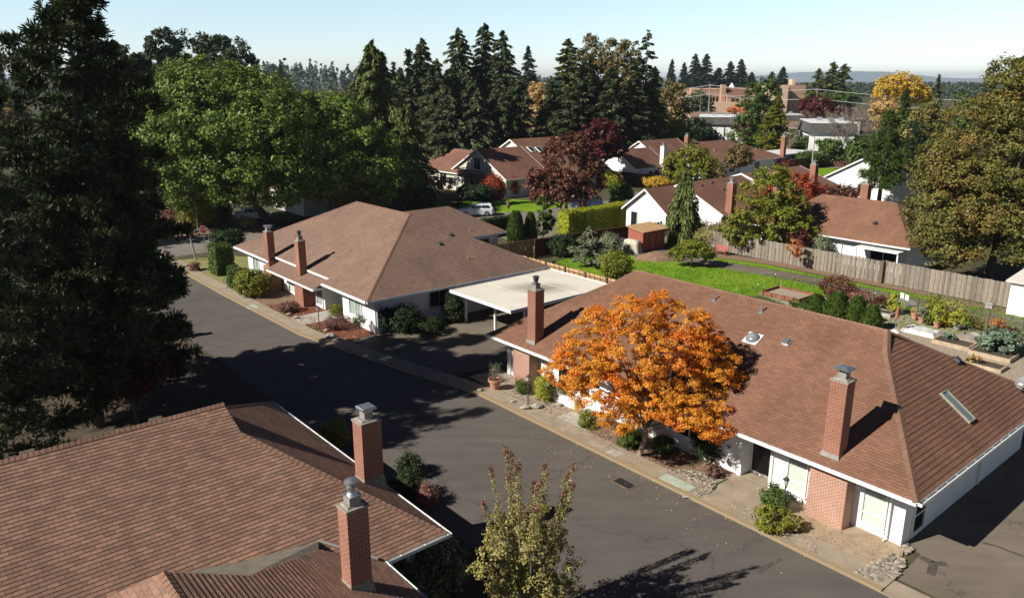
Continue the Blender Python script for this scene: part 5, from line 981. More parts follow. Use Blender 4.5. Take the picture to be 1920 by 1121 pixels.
# orange maple in front of the long house
px_ = G(1199, 856)
decid('maple_tree', 'brilliant orange maple beside the lane, brightest tree of the photo', 'tree', (px_[0], px_[1], 0), 'leaf_orange',
      [(-.5, .3, 5.2, 2.3, 2.2, 1.7), (-2.6, 0, 5.0, 1.6, 1.6, 1.3), (-3.4, .6, 4.0, 1.3, 1.3, .9), (-1.9, -.9, 3.7, 1.7, 1.4, 1.1), (1.6, .2, 5.0, 1.9, 1.8, 1.5), (2.9, .4, 4.7, 1.4, 1.4, 1.1), (3.4, .0, 4.0, 1.1, 1.1, .8), (3.0, .6, 5.6, .9, .9, .7), (.2, -1.2, 3.4, 1.7, 1.4, 1.0), (1.9, -1.0, 2.9, 1.5, 1.3, .9), (-.4, .3, 6.9, 1.4, 1.3, .9), (1.9, .4, 6.5, 1.2, 1.2, .8), (-2.1, .6, 6.5, 1.0, 1.0, .7), (-1.2, -1.4, 2.6, 1.0, .9, .6), (2.9, -.9, 2.3, .9, .9, .6), (3.3, -1.6, 2.9, .9, .9, .6), (1.5, -2.2, 3.2, 1.1, 1.0, .75), (2.1, -2.8, 2.9, .85, .8, .55), (2.9, -2.4, 2.5, .7, .7, .45), (.9, .8, 7.2, .8, .8, .6)], 1350, .25, 105, .042, .13, 140, bark='pale_bark', fork=.3, shell=.42, flat=.55)
# tall crape myrtle in the foreground
o_ = W(15.9, 13.9); t = thing('crape_myrtle', 'olive and rust crape myrtle in the foreground, seed spikes sticking up', 'shrub', o_)
g = np.random.default_rng(150); lob = [(0, 0, 3.0, 1.55, 1.4, 1.3), (-.8, 0, 2.3, 1.2, 1.1, 1.1), (.8, 0, 2.4, 1.2, 1.2, 1.1), (.1, -.5, 1.5, 1.5, 1.0, 1.0), (-.4, 0, 3.7, .9, .9, .7), (.6, 0, 3.6, .9, .9, .7), (1.5, .2, 1.8, .8, .8, .7)]
part('foliage', crown_mesh('foliage', 150, [(a * .86, b * .86, c, d * .84, e_ * .84, f_) for a, b, c, d, e_, f_ in lob], 300, .21, 46, .044, shell=.35), 'leaf_olive', t)
mb = MB(); sp = []
for k in range(17):
    a = g.random() * 6.28; r = 1.5 * math.sqrt(g.random()); e_ = o_ + v3((r * math.cos(a), r * math.sin(a), 5.1 + 1.4 * g.random() - r * .3)); s_ = o_ + v3((r * .25 * math.cos(a), r * .25 * math.sin(a), .1)); m_ = s_.lerp(e_, .55) + v3((0, 0, .15))
    mb.tube([s_, m_, e_], [.04, .025, .006], 5); sp.append((np.array(m_ - o_), np.array(e_ - o_)))
part('stem', mb, 'pale_bark', t)
n = 6400; k = g.integers(0, len(sp), n); u = g.random(n) ** .8; A = np.array([q[0] for q in sp])[k]; Bv = np.array([q[1] for q in sp])[k]
P = A + (Bv - A) * u[:, None] + g.normal(size=(n, 3)) * (.085 * (1.1 - .7 * u))[:, None]; T, B_ = leaf_frame(g, unit(g.normal(size=(n, 3))), .032, .6); part('leaf_spike', quads(P, T, B_, 'leaf_spike'), 'leaf_olive', t)
n = 1700; k = g.integers(0, len(sp), n); u = .93 + .1 * g.random(n); A = np.array([q[0] for q in sp])[k]; Bv = np.array([q[1] for q in sp])[k]; P = A + (Bv - A) * u[:, None] + g.normal(size=(n, 3)) * .04; T, B_ = leaf_frame(g, unit(g.normal(size=(n, 3))), .03, .7); part('seed_head', quads(P, T, B_, 'seed_head'), 'leaf_rose', t)
# trees of the far town, one by one, from three prototypes
far = [decid('far_tree', 'f', 'tree', (0, 0, -200), 'leaf_green', ball_lobes(11, 11, 1.5, 6, 160), 80, 1.5, 26, .7, .3, 160, nl=3), decid('far_tree', 'f', 'tree', (0, 0, -200), 'leaf_birch', ball_lobes(10, 10, 1.5, 6, 161), 75, 1.4, 26, .7, .3, 161, nl=3), conifer('far_tree', 'f', (0, 0, -200), 'leaf_fir', 20, 4.4, 162, .3, nb=70, per=26, size=.9, asp=.4, spread=.34, z0=1)]
flab = ['round green tree of the far town canopy', 'autumn brown tree of the far town canopy', 'dark conifer of the far town canopy']
g = random.Random(5); used = [0, 0, 0]; spots = []
tries = 0
while len(spots) < 150 and tries < 4000:
    tries += 1; Y = 150 + 520 * g.random() ** 1.3; px = g.uniform(-60, 2000); X = (px - 960) / F * Y * 1.0
    if any((X - a) ** 2 + (Y - b) ** 2 < 60 for a, b in spots): continue
    if 1180 < px < 1640 and Y < 480: continue
    if px > 1600 and Y < 190: continue
    if 780 < px < 1260 and Y < 175: continue
    spots.append((X, Y))
for X, Y in spots:
    k = g.choices((0, 1, 2), (.42, .2, .38))[0]; s_ = g.uniform(.75, 1.2)
    if 1180 < 960 + X / Y * F < 1750: s_ *= .5; k = g.choices((0, 1, 2), (.5, .35, .15))[0]
    if used[k] == 0: far[k].location = (X, Y, 0); far[k].scale = (s_,) * 3; far[k]['label'] = flab[k]; far[k]['group'] = ['round trees of the far town', 'brown trees of the far town', 'conifers of the far town'][k]
    else: copy_tree(far[k], (X, Y, 0), g.uniform(0, 6.28), s_, flab[k], ['round trees of the far town', 'brown trees of the far town', 'conifers of the far town'][k])
    used[k] += 1
# the wooded skyline: one mass nobody could count
g = np.random.default_rng(170); n = 2600; Pn = []; 
Xs = g.uniform(-1100, 1300, n); Ys = 640 + 520 * g.random(n); hh = np.where(960 + Xs / Ys * F > 1150, 9 + 6 * g.random(n), 13 + 9 * g.random(n)) + 14 * np.exp(-((960 + Xs / Ys * F - 560) / 140.0) ** 2); 
k = np.repeat(np.arange(n), 34); m = len(k); u = g.random(m) ** .8; R_ = 4.8 * (1 - u) ** .7 * (.6 + .6 * g.random(m)); a = g.random(m) * 6.283
P = np.stack([Xs[k] + np.cos(a) * R_, Ys[k] + np.sin(a) * R_, u * hh[k]], 1); T, B_ = leaf_frame(g, unit(g.normal(size=(m, 3)) + np.array([0, -.5, .6])), 1.9, .6)
me = quads(P, T, B_, 'far_woods'); me.materials.append(MATS['leaf_sequoia']); o = bpy.data.objects.new('far_woods', me); COL.objects.link(o); o['kind'] = 'stuff'; o['label'] = 'continuous dark woods along the skyline'; o['category'] = 'woods'
# ------------------------------------------------------------------ fences
def board_fence(label, pts, h, mat, bw=.14, gap=.008, rows=1, seed=1, cap=False, name='fence', post_mat='post_wood', alt=.03, wob=.03):
    """upright boards along surveyed points, alternately set back; rails, posts"""
    p0 = Vector((pts[0][0], pts[0][1], 0)); t = thing(name, label, 'fence', p0); g = random.Random(seed)
    mb = MB(); mr = MB(); kk = 0
    for a, b in zip(pts, pts[1:]):
        a, b = Vector((a[0], a[1], 0)), Vector((b[0], b[1], 0)); d = (b - a).normalized(); n = Vector((-d.y, d.x, 0)); ln = (b - a).length; fr = lambda x, y, z: a + d * x + n * y + Vector((0, 0, z))
        x = 0
        while x < ln - .02:
            w_ = min(bw * g.uniform(.9, 1.08), ln - x); o = alt * (kk % 2); hh = h + g.uniform(-wob, wob); mb.box(fr, x, x + w_ - gap, o, o + .02, .04, hh); x += w_; kk += 1
        for z in (.35, h - .3): mr.box(fr, 0, ln, .055 + alt * .4, .095 + alt * .4, z, z + .09)
        if cap: mr.box(fr, 0, ln, -.03, .11, h + wob + .002, h + wob + .04)
        k = 0
        while k < ln: m_ = MB(); m_.box(fr, k, k + .1, .1, .2, 0, h + .03); part('post', m_, post_mat, t); k += 2.4
    part('board_panel', mb, mat, t); part('rail', mr, post_mat, t); return t
board_fence('long weathered grey board fence between the lawn path and the white wall, left length', [W(53.6, 66.0), W(47.6, 66.6), W(41, 66.6), W(29.3, 66.3)], 1.95, 'fence_weathered', .20, .012, seed=2, alt=.045, wob=.02)
board_fence('weathered grey board fence under the sweetgum, right length, ending at the white garden shed', [W(29.0, 66.45), W(18.9, 66.2)], 2.0, 'fence_weathered', .20, .012, seed=3, alt=.045, wob=.02)
mb = MB(); mb.box(W, 28.98, 29.28, 66.1, 66.5, 0, 2.0); single('fence_post', mb, 'post_wood', 'thick dark post where the two lengths of grey fence meet', 'post', W(29.1, 66.3))
board_fence('new tan cedar fence running behind the flat carport', [W(38.5, 44.4), W(55.8, 44.4)], 1.78, 'fence_cedar', .30, .02, seed=4, alt=.06, wob=.01)
board_fence('boards of mixed green and tan at the far end of the tan fence', [W(56.1, 44.5), W(55.9, 49.7)], 1.85, 'fence_cedar', .3, .02, seed=5, alt=.05, cap=True, post_mat='fence_brown')
board_fence('dark red brown fence in shade below the clipped yellow hedge', [W(55.85, 49.9), W(54.8, 61.4), W(54.4, 65.9)], 1.85, 'fence_dark', .15, .008, seed=6, alt=.0, cap=True, post_mat='fence_brown')
board_fence('brown fence far off below the tall white mansard block', GS((1478, 322), (1540, 312), (1640, 316)), 2.2, 'fence_brown', .3, .02, seed=7, alt=.0)
board_fence('short pale picket of boards between the red shed and the white gable', [W(53.8, 64.2), W(53.6, 66.6)], 2.05, 'fence_weathered', .2, .03, seed=8)
# red garden shed and what stands round it
t = thing('garden_shed', 'red garden shed with a tan sloping roof, double doors in shade', 'shed', W(51.7, 61.7))
mb = MB(); q = [(50.7, 60.0), (52.7, 60.0), (52.7, 63.5), (50.7, 63.5)]; zz = lambda s: 2.05 + .16 * (s - 50.7)
mb.hull([W(a, b, .05) for a, b in q][::-1], [W(a, b, zz(a)) for a, b in q][::-1]); part('wall', mb, 'shed_red', t)
mb = MB(); q = [(50.5, 59.8), (52.9, 59.8), (52.9, 63.7), (50.5, 63.7)]; mb.hull([W(a, b, zz(a) + .01) for a, b in q][::-1], [W(a, b, zz(a) + .09) for a, b in q][::-1]); part('roof', mb, 'shed_roof', t)
for b in (61.0, 62.05):
    mb = MB(); mb.box(W, 50.66, 50.695, b, b + 1.0, .15, 1.9); d = part('door', mb, 'shed_red', t); mb = MB(); mb.box(W, 50.64, 50.66, b, b + 1.0, 1.82, 1.9); mb.box(W, 50.64, 50.66, b, b + .06, .15, 1.82); mb.box(W, 50.64, 50.66, b + .94, b + 1.0, .15, 1.82); part('door_trim', mb, 'timber_red', d)
g = np.random.default_rng(4); mb = MB(); n_ = 22; rings = []
for z, k, wv in ((0.0, 1.22, .12), (.35, 1.1, .09), (.8, 1.0, .05), (1.22, .95, .03), (1.34, .7, .02), (1.36, .05, 0)):
    rings.append([W(51.4 + .95 * k * math.copysign(abs(math.cos(2 * math.pi * i / n_)) ** .6, math.cos(2 * math.pi * i / n_)) + wv * math.sin(i * 2.9), 59.2 + .5 * k * math.copysign(abs(math.sin(2 * math.pi * i / n_)) ** .6, math.sin(2 * math.pi * i / n_)) + wv * math.cos(i * 3.7), z) for i in range(n_)])
mb.mesh([p for r in rings for p in r], [[k * n_ + i, k * n_ + (i + 1) % n_, (k + 1) * n_ + (i + 1) % n_, (k + 1) * n_ + i] for k in range(5) for i in range(n_)]); single('tarp_cover', mb, 'tarp_cloth', 'beige cloth draped over something square beside the red shed', 'tarp', W(51.4, 59.2), smooth=True)
# white garden shed at the right edge
t = thing('garden_shed', 'white walled garden shed with a pale roof at the end of the grey fence', 'shed', W(16.6, 66))
mb = MB(); mb.box(W, 14.2, 18.7, 64.4, 67.8, 0, 2.5); part('wall', mb, 'white_paint', t); mb = MB(); mb.hull([W(a, b, z) for a, b, z in ((13.9, 64.1, 2.52), (13.9, 68.1, 2.9), (19.0, 68.1, 2.9), (19.0, 64.1, 2.52))], [W(a, b, z) for a, b, z in ((13.9, 64.1, 2.64), (13.9, 68.1, 3.02), (19.0, 68.1, 3.02), (19.0, 64.1, 2.64))]); part('roof', mb, 'membrane_roof', t)
# ------------------------------------------------------------------ clipped hedges
def hedge(label, fr, a0, a1, b0, b1, h, leaf, seed, n=9000, size=.07, topw=.8, bend=0.0, cat='hedge', name='hedge', dark='leaf_dark'):
    o = fr((a0 + a1) / 2, (b0 + b1) / 2, 0); t = thing(name, label, cat, o); g = np.random.default_rng(seed)
    L_, B_, = a1 - a0, b1 - b0; u = g.random(n) * 2 - 1; v = g.random(n) * 2 - 1; w_ = g.random(n); f = g.choice(5, n, p=np.array([L_ * h, L_ * h, B_ * h, B_ * h, L_ * B_]) / (2 * L_ * h + 2 * B_ * h + L_ * B_))
    v = np.where(f == 0, -1, np.where(f == 1, 1, v)); u = np.where(f == 2, -1, np.where(f == 3, 1, u)); w_ = np.where(f == 4, 1, w_)
    k = 1 - (1 - topw) * w_; jit = 1 + .05 * g.normal(size=n); x = (a0 + a1) / 2 + u * L_ / 2 * k ** .3 * jit; y = (b0 + b1) / 2 + v * B_ / 2 * k * jit + bend * (u * u - .5); z = w_ * h * (.97 + .05 * g.random(n)) + .04 * np.sin(x * 3) 
    c, s = fr(1, 0, 0) - fr(0, 0, 0), fr(0, 1, 0) - fr(0, 0, 0); o0 = fr(0, 0, 0) - Vector(o)
    P = np.stack([o0.x + c.x * x + s.x * y, o0.y + c.y * x + s.y * y, z], 1); no = np.stack([c.x * u * (f > 1) * (f < 4) + s.x * v * (f < 2), c.y * u * (f > 1) * (f < 4) + s.y * v * (f < 2), .25 + 1.0 * (f == 4)], 1)
    T, B = leaf_frame(g, unit(no + .45 * g.normal(size=(n, 3))), size, .6); part('foliage', quads(P, T, B, 'foliage'), leaf, t)
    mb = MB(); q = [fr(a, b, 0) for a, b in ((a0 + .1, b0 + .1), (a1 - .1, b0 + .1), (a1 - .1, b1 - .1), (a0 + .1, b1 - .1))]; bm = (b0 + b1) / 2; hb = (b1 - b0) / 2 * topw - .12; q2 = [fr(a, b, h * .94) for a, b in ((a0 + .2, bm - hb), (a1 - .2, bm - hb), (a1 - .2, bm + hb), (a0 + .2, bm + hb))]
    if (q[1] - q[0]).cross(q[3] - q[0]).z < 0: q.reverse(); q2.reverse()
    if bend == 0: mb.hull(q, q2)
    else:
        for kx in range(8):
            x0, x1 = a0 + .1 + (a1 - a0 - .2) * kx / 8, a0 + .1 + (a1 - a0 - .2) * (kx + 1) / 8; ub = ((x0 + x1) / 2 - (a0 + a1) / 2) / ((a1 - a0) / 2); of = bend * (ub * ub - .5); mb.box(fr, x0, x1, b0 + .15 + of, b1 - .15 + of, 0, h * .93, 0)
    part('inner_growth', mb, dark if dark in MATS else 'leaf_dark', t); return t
hedge('clipped yellow green hedge with rounded corners behind the dark brown fence', TS, 60.2, 70.8, 61.6, 63.6, 2.7, 'leaf_hedge', 1, 15000, .085, .85, .5, dark='leaf_hedge')
hedge('dark clipped hedge in shadow behind the low rear wing', TS, 47.6, 57.5, 66.8, 68.2, 2.0, 'leaf_dark', 2, 6000, .09)
def column(label, loc, h, r, leaf, seed, n=3600, name='arborvitae', group=None, size=.075, pw=.55):
    t = thing(name, label, 'shrub', loc, group); g = np.random.default_rng(seed); u = g.random(n) ** .85; a = g.random(n) * 6.283; rr = r * np.minimum(1, (1 - u) * 1.6 + .05) ** pw * np.minimum(1, u * 6 + .6) * (.82 + .22 * g.random(n)) * (1 + .08 * np.sin(a * 3 + u * 9))
    P = np.stack([np.cos(a) * rr, np.sin(a) * rr, u * h], 1); D = unit(np.stack([np.cos(a) * .35, np.sin(a) * .35, np.ones(n)], 1) + .25 * g.normal(size=(n, 3))); Nn = unit(np.stack([np.cos(a), np.sin(a), .3 * np.ones(n)], 1) + .4 * g.normal(size=(n, 3))); B = unit(np.cross(D, Nn)); s = (size * (.6 + .8 * g.random(n)))[:, None]
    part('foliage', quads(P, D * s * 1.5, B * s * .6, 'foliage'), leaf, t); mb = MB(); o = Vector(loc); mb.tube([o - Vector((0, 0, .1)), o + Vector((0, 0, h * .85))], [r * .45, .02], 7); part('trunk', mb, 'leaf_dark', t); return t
def PG(px, py, z=0): q = G(px, py); return (q[0], q[1], z)
column('tall clipped arborvitae at the corner of the rear wing, the wider of the pair', W(61.6, 52.2), 3.7, .95, 'leaf_green', 11, 5200, size=.085, pw=.4); column('slimmer clipped arborvitae leaning against the wider one', W(61.3, 54.0), 3.4, .72, 'leaf_green', 12, 4000, size=.085, pw=.4)
for i, (px, py, yt, r, lab) in enumerate(((1528, 594, 553, .85, 'arborvitae behind the roof ridge, leftmost of the row of four'), (1567, 601, 548, 1.0, 'widest and tallest arborvitae of the garden row'), (1604, 609, 556, .75, 'narrow pointed arborvitae, third of the garden row'), (1632, 616, 574, .72, 'lowest arborvitae, right end of the garden row'))):
    q = G(px, py); column(lab, (q[0], q[1], 0), Z_(yt, q[1]), r, 'leaf_green', 20 + i, 4200, pw=.5)
# ------------------------------------------------------------------ garden behind the long house
def bed(label, corners, h, mat, soil='dark_soil', soil_top=-.05):
    q = [Vector((*c, 0)) for c in corners]
    if sum(q[i].x * q[(i + 1) % 4].y - q[(i + 1) % 4].x * q[i].y for i in range(4)) < 0: q.reverse()
    c = sum(q, Vector()) / 4; t = thing('raised_bed', label, 'garden bed', c)
    for i in range(4):
        a, b = q[i], q[(i + 1) % 4]; ia, ib = a + (c - a).normalized() * .11, b + (c - b).normalized() * .11; up = Vector((0, 0, h)); mb = MB(); mb.hull([a, b, ib, ia], [a + up, b + up, ib + up, ia + up]); part('plank', mb, mat, t)
    ins = [p + (c - p).normalized() * .112 for p in q]; mb = MB(); mb.hull(ins, [p + Vector((0, 0, h + soil_top)) for p in ins]); part('soil', mb, soil, t); return t
def para(px, py, a, b): c = G(px, py); s, t = ST(c); return [W(s - a / 2, t - b / 2)[:2], W(s + a / 2, t - b / 2)[:2], W(s + a / 2, t + b / 2)[:2], W(s - a / 2, t + b / 2)[:2]]
bed('raised bed of pale planks with dark soil and a few cabbage leaves', para(1789, 647, 2.3, 1.5), .3, 'timber_pale'); bed('raised bed of pale planks under the big blue green plant', para(1862, 668, 2.4, 1.6), .32, 'timber_pale'); bed('low raised bed with withered plants at the roof edge', para(1846, 687, 2.2, 1.3), .25, 'timber_pale'); bed('red brown timber bed with bare gravel by the staked corner', para(1478, 556, 3.4, 2.6), .38, 'timber_red', 'gravel_bed', -.2); bed('small concrete grey bed between the arborvitae and the potted plants', para(1655, 590, 1.6, 1.1), .3, 'concrete_light')
c = G(1728, 624); s0, t0 = ST(c); mb = MB(); g = random.Random(2); nx, ny = 10, 8
P_ = [[W(s0 - 1.2 + 2.4 * i / nx, t0 - .85 + 1.7 * j / ny, (.28 if 0 < i < nx and 0 < j < ny else .0) + (g.uniform(-.03, .03) if 0 < i < nx and 0 < j < ny else 0.004)) for j in range(ny + 1)] for i in range(nx + 1)]
mb.mesh([p for r in P_ for p in r], [[i * (ny + 1) + j, i * (ny + 1) + j + 1, (i + 1) * (ny + 1) + j + 1, (i + 1) * (ny + 1) + j] for i in range(nx) for j in range(ny)]); single('covered_bed', mb, 'tarp_silver', 'garden bed under a crumpled silver grey sheet', 'garden bed', (*c, 0))
shrub('squash_plant', 'big mounded blue green plant spilling over the raised bed', PG(1868, 662, .1), 'leaf_bluegreen', 2.5, 1.45, 31, 110, 26, .12, cat='plant'); shrub('cabbage_plant', 'few blue green leaves in the middle of the pale raised bed', PG(1778, 641, .26), 'leaf_bluegreen', .95, .45, 32, 26, 16, .10, cat='plant'); shrub('withered_plant', 'withered tan plants in the low bed', PG(1826, 685, .2), 'leaf_gold', .9, .5, 33, 24, 16, .06, cat='plant')
shrub('sage_plant', 'grey green bushy plant at the right edge of the garden', PG(1915, 652), 'leaf_silver', 1.7, 1.1, 34, 60, 24, .08, cat='plant'); shrub('fern_plant', 'rusty red low plant beyond the lamp post', PG(1868, 615), 'leaf_coral', 1.2, .75, 35, 34, 18, .06, cat='plant'); shrub('berry_shrub', 'dark red low shrub by the path edge', PG(1893, 630), 'leaf_wine', 1.5, .6, 36, 40, 18, .06); shrub('dry_shrub', 'brownish dry shrub left of the garden lamp', PG(1833, 618), 'leaf_birch', 1.3, .8, 37, 40, 20, .06)
shrub('maple_shrub', 'dark red cut leaf maple behind the arborvitae row', PG(1570, 556), 'leaf_burgundy', 3.2, 1.7, 38, 90, 22, .09); shrub('maple_shrub', 'rosy low shrub right of the red cut leaf maple', PG(1615, 570), 'leaf_rose', 2.2, 1.0, 39, 50, 20, .08); shrub('barberry', 'compact wine red barberry beside the grey bed', PG(1650, 583), 'leaf_wine', 1.4, 1.2, 40, 60, 20, .06); shrub('ground_plant', 'low green plants in the gravel before the arborvitae', PG(1495, 575), 'leaf_green', 1.6, .6, 41, 40, 18, .07, cat='plant'); shrub('quince_shrub', 'yellow green upright shrub beside the wire fence', PG(1675, 590), 'leaf_chart', 1.0, 1.8, 42, 60, 20, .07)
def pot(label, px, py, r, h, mat='terracotta', plant=None, pw=.8, ph=.8, plabel=None, seed=1, pcat='plant', pname='potted_plant', soilz=.06):
    q = G(px, py); t = thing('flower_pot', label, 'pot', (*q, .05)); mb = MB(); mb.lathe((*q, .05), [(r * .62, 0), (r * .92, h * .8), (r * 1.08, h * .8), (r * 1.1, h), (r * .95, h), (r * .9, h - soilz)], 20); part('body', mb, mat, t, smooth=False)
    mb = MB(); mb.lathe((*q, .05), [(r * .89, h - soilz - .02), (r * .89, h - soilz + .003)], 20); part('soil', mb, 'dark_soil', t)
    if plant: shrub(pname, plabel, (*q, .05 + h - soilz), plant, pw, ph, seed, 40, 20, .06, cat=pcat)
    return q
pot('terracotta pot holding a grey green leafy plant', 1727, 606, .26, .45, plant='leaf_silver', pw=.8, ph=.9, plabel='grey green leafy plant in the left terracotta pot', seed=43); pot('orange terracotta pot under the tall yellow green plant', 1756, 615, .26, .42, plant='leaf_chart', pw=.9, ph=1.6, plabel='tall yellow green leafy plant in the orange pot', seed=44); pot('dark tub under the yellow lily clump', 1794, 619, .3, .45, 'post_grey', 'leaf_chart', 1.5, 1.1, 'bright yellow drooping lily clump in a dark tub', 45); pot('rusty barrel pot behind the post of the wire fence', 1714, 600, .25, .5, 'terracotta', 'leaf_gold', .6, .4, 'dry tan plant in the rusty barrel pot', 46)
shrub('tomato_plant', 'tall pale green climbing plant above the terracotta pots', PG(1748, 606), 'leaf_lime', 1.3, 2.1, 47, 80, 22, .08, cat='plant'); shrub('aster_plant', 'brownish flowering plant behind the yellow lilies', PG(1790, 600), 'leaf_olive', 1.6, 1.5, 48, 70, 20, .06, cat='plant'); shrub('phlox_plant', 'dark green plant beside the left terracotta pot', PG(1741, 609), 'leaf_green', .8, .8, 49, 40, 18, .06, cat='plant'); shrub('lily_plant', 'yellowing leafy plant between the orange pot and the lilies', PG(1775, 612), 'leaf_yellow', 1.0, 1.0, 50, 46, 18, .07, cat='plant')
q = G(1822, 637); mb = MB(); mb.lathe((*q, .03), [(.55, 0), (.62, .32), (.56, .34), (.54, .2)], 22); single('stone_planter', mb, 'post_grey', 'round grey half barrel planter beside the lamp', 'planter', (*q, .03)); q = G(1840, 639); mb = MB(); fr = Fr(q[0], q[1], .4); mb.box(fr, -.2, .2, -.13, .13, .22, .30); 
for a in (-.16, .16):
    for b in (-.1, .1): mb.box(fr, a - .025, a + .025, b - .025, b + .025, .03, .22)
single('step_stool', mb, 'white_paint', 'little white step stool at the foot of the garden lamp', 'stool', (*q, .03))
# garden lamp on a square post
q = G(1846, 630); o = Vector((*q, .03)); t = thing('garden_lamp', 'square headed lamp on a tall brown post in the vegetable garden', 'lamp', o); I3 = lambda a, b, z: o + W(a, b, z)
mb = MB(); mb.box(I3, -.07, .07, -.07, .07, 0, 2.0); part('post', mb, 'post_wood', t); mb = MB(); mb.box(I3, -.22, .22, -.22, .22, 2.0, 2.28); part('lantern', mb, 'post_grey', t); mb = MB(); mb.box(I3, -.28, .28, -.28, .28, 2.285, 2.4, .12); part('lamp_top', mb, 'lead_flashing', t)
# wire fence with two papers, stakes with white caps
q0, q1 = G(1680, 575), G(1722, 594); t = thing('wire_fence', 'low grey wire garden fence with two white papers on it', 'fence', (*q0, 0)); a, b = Vector((*q0, 0)), Vector((*q1, 0)); mb = MB()
for k in range(5): mb.tube([a + Vector((0, 0, .15 + .2 * k)), b + Vector((0, 0, .15 + .2 * k))], .012, 5)
for k in range(15): mb.tube([a.lerp(b, k / 14), a.lerp(b, k / 14) + Vector((0, 0, .98))], .009, 5)
part('wire_mesh', mb, 'wire', t); d = (b - a).normalized(); n = Vector((d.y, -d.x, 0)); n = n if n.y < 0 else -n
for x in (.35, .95): mb = MB(); f_ = lambda u, v, z: a + d * u + n * v + Vector((0, 0, z)); mb.box(f_, x, x + .42, .02, .03, .85, 1.28); part('paper', mb, 'paper_white', t)
for i, (px, py, h_, lab) in enumerate(((1419, 556, 1.0, 'thin garden stake with white tip left of the red timber bed'), (1430, 560, .9, 'bare garden stake beside the left timber plank'), (1461, 565, 1.75, 'tallest pale garden stake at the corner of the red timber bed'), (1484, 541, .95, 'dark garden stake behind the red timber bed'), (1453, 530, .7, 'white tipped stake standing in the lawn'), (1526, 546, .9, 'dark thin stake at the path edge right of the timber bed'), (1639, 566, .7, 'white topped stake between the barberry and the red maple'), (1917, 618, 1.0, 'white tipped stake at the far right of the garden'), (1380, 549, .5, 'short pale stake showing just above the roof ridge'))):
    q = G(px, py); t = thing('garden_stake', lab, 'stake', (*q, 0)); mb = MB(); mb.tube([(*q, 0), (*q, h_)], .022, 6); part('rod', mb, 'timber_pale' if 'pale' in lab else 'dark_metal', t); mb = MB(); mb.tube([(*q, h_), (*q, h_ + .09)], .035, 6); part('tip', mb, 'sign_white' if 'white' in lab else 'timber_pale', t)
q = G(1717, 593); mb = MB(); mb.box(Fr(q[0], q[1], .7), -.06, .06, -.06, .06, 0, 1.45); single('fence_post', mb, 'post_wood', 'square brown post at the end of the wire fence', 'post', (*q, 0))
# folded parasol by the ridge end
q = G(1677, 625); t = thing('parasol', 'folded red garden parasol with a white foot just past the roof ridge', 'parasol', (*q, 0)); mb = MB(); mb.tube([(*q, 0), (*q, 2.1)], .025, 8); part('pole', mb, 'galvanised', t); mb = MB(); mb.lathe((*q, 0), [(.02, 2.0), (.06, 1.9), (.10, 1.5), (.13, 1.1), (.05, 1.08)], 9); part('canopy', mb, 'bench_red', t); mb = MB(); mb.lathe((*q, 0), [(.35, 0), (.33, .1), (.08, .3)], 12); part('foot', mb, 'white_paint', t)
# satellite dish on the rear slope end
o = W(10.1, 39.2, 3.05); t = thing('satellite_dish', 'grey oval satellite dish on the rear corner of the long brown roof', 'dish', o); ax = Vector((-.45, -.35, .55)).normalized(); x_ = ax.cross(Vector((0, 0, 1))).normalized(); y_ = ax.cross(x_); c = o + Vector((0, 0, .55)); mb = MB(); n_ = 20
rings = [[c + (x_ * math.cos(2 * math.pi * i / n_) * 1.1 + y_ * math.sin(2 * math.pi * i / n_)) * r + ax * (.5 * r * r) for i in range(n_)] for r in (.02, .15, .28, .36)]
mb.mesh([p for r in rings for p in r], [[k * n_ + i, k * n_ + (i + 1) % n_, (k + 1) * n_ + (i + 1) % n_, (k + 1) * n_ + i] for k in range(3) for i in range(n_)] + [list(range(n_))]); part('reflector', mb, 'dish_grey', t, smooth=True)
mb = MB(); mb.tube([o - Vector((0, 0, .1)), o + Vector((0, 0, .3)), c - ax * .02], .03, 7); part('mast', mb, 'dark_metal', t); mb = MB(); mb.tube([c - y_ * -.33, c + y_ * .35 + ax * .45], .015, 6); mb.box(lambda a, b, z: c + y_ * .30 + ax * .45 + x_ * a + y_ * b + ax * z, -.09, .09, -.05, .05, -.05, .06); part('feed_arm', mb, 'cream_paint', t)
# ------------------------------------------------------------------ lane side things
def lamp_post(label, px, py, h=1.72):
    q = G(px, py, .05); o = Vector((*q, .05)); t = thing('lamp_post', label, 'lamp post', o, 'black lamp posts along the lane'); mb = MB(); mb.lathe(o, [(.07, 0), (.05, .06), (.032, .1), (.03, h - .35)], 10); part('pole', mb, 'dark_metal', t)
    mb = MB(); mb.lathe(o + Vector((0, 0, h - .35)), [(.05, 0), (.085, .03), (.11, .22)], 8); part('lantern', mb, 'glass_blind', t); mb = MB(); mb.lathe(o + Vector((0, 0, h - .13)), [(.14, 0), (.12, .03), (.03, .11), (.02, .15)], 8); part('lamp_top', mb, 'dark_metal', t); return t
lamp_post('black lamp post in the red mulch before the white porch', 599, 618, 1.75); lamp_post('black lamp post by the clipped round bush and the terracotta pot', 990, 764, 1.9); lamp_post('black lamp post between the flowering bushes and the brick panel', 1467, 966, 1.75)
q = pot('pink terracotta pot with bare twigs at the lot corner', 928, 731, .36, .62); t = thing('twiggy_shrub', 'bare twiggy plant growing in the pink terracotta pot', 'plant', (*q, .6)); g = np.random.default_rng(9); mb = MB()
for k in range(20): a = g.random() * 6.28; r = .38 * g.random() ** .6; mb.tube([(*q, .58), (q[0] + math.cos(a) * r * .5, q[1] + math.sin(a) * r * .5, 1.0), (q[0] + math.cos(a) * r, q[1] + math.sin(a) * r, 1.25 + .45 * g.random())], [.012, .009, .003], 4)
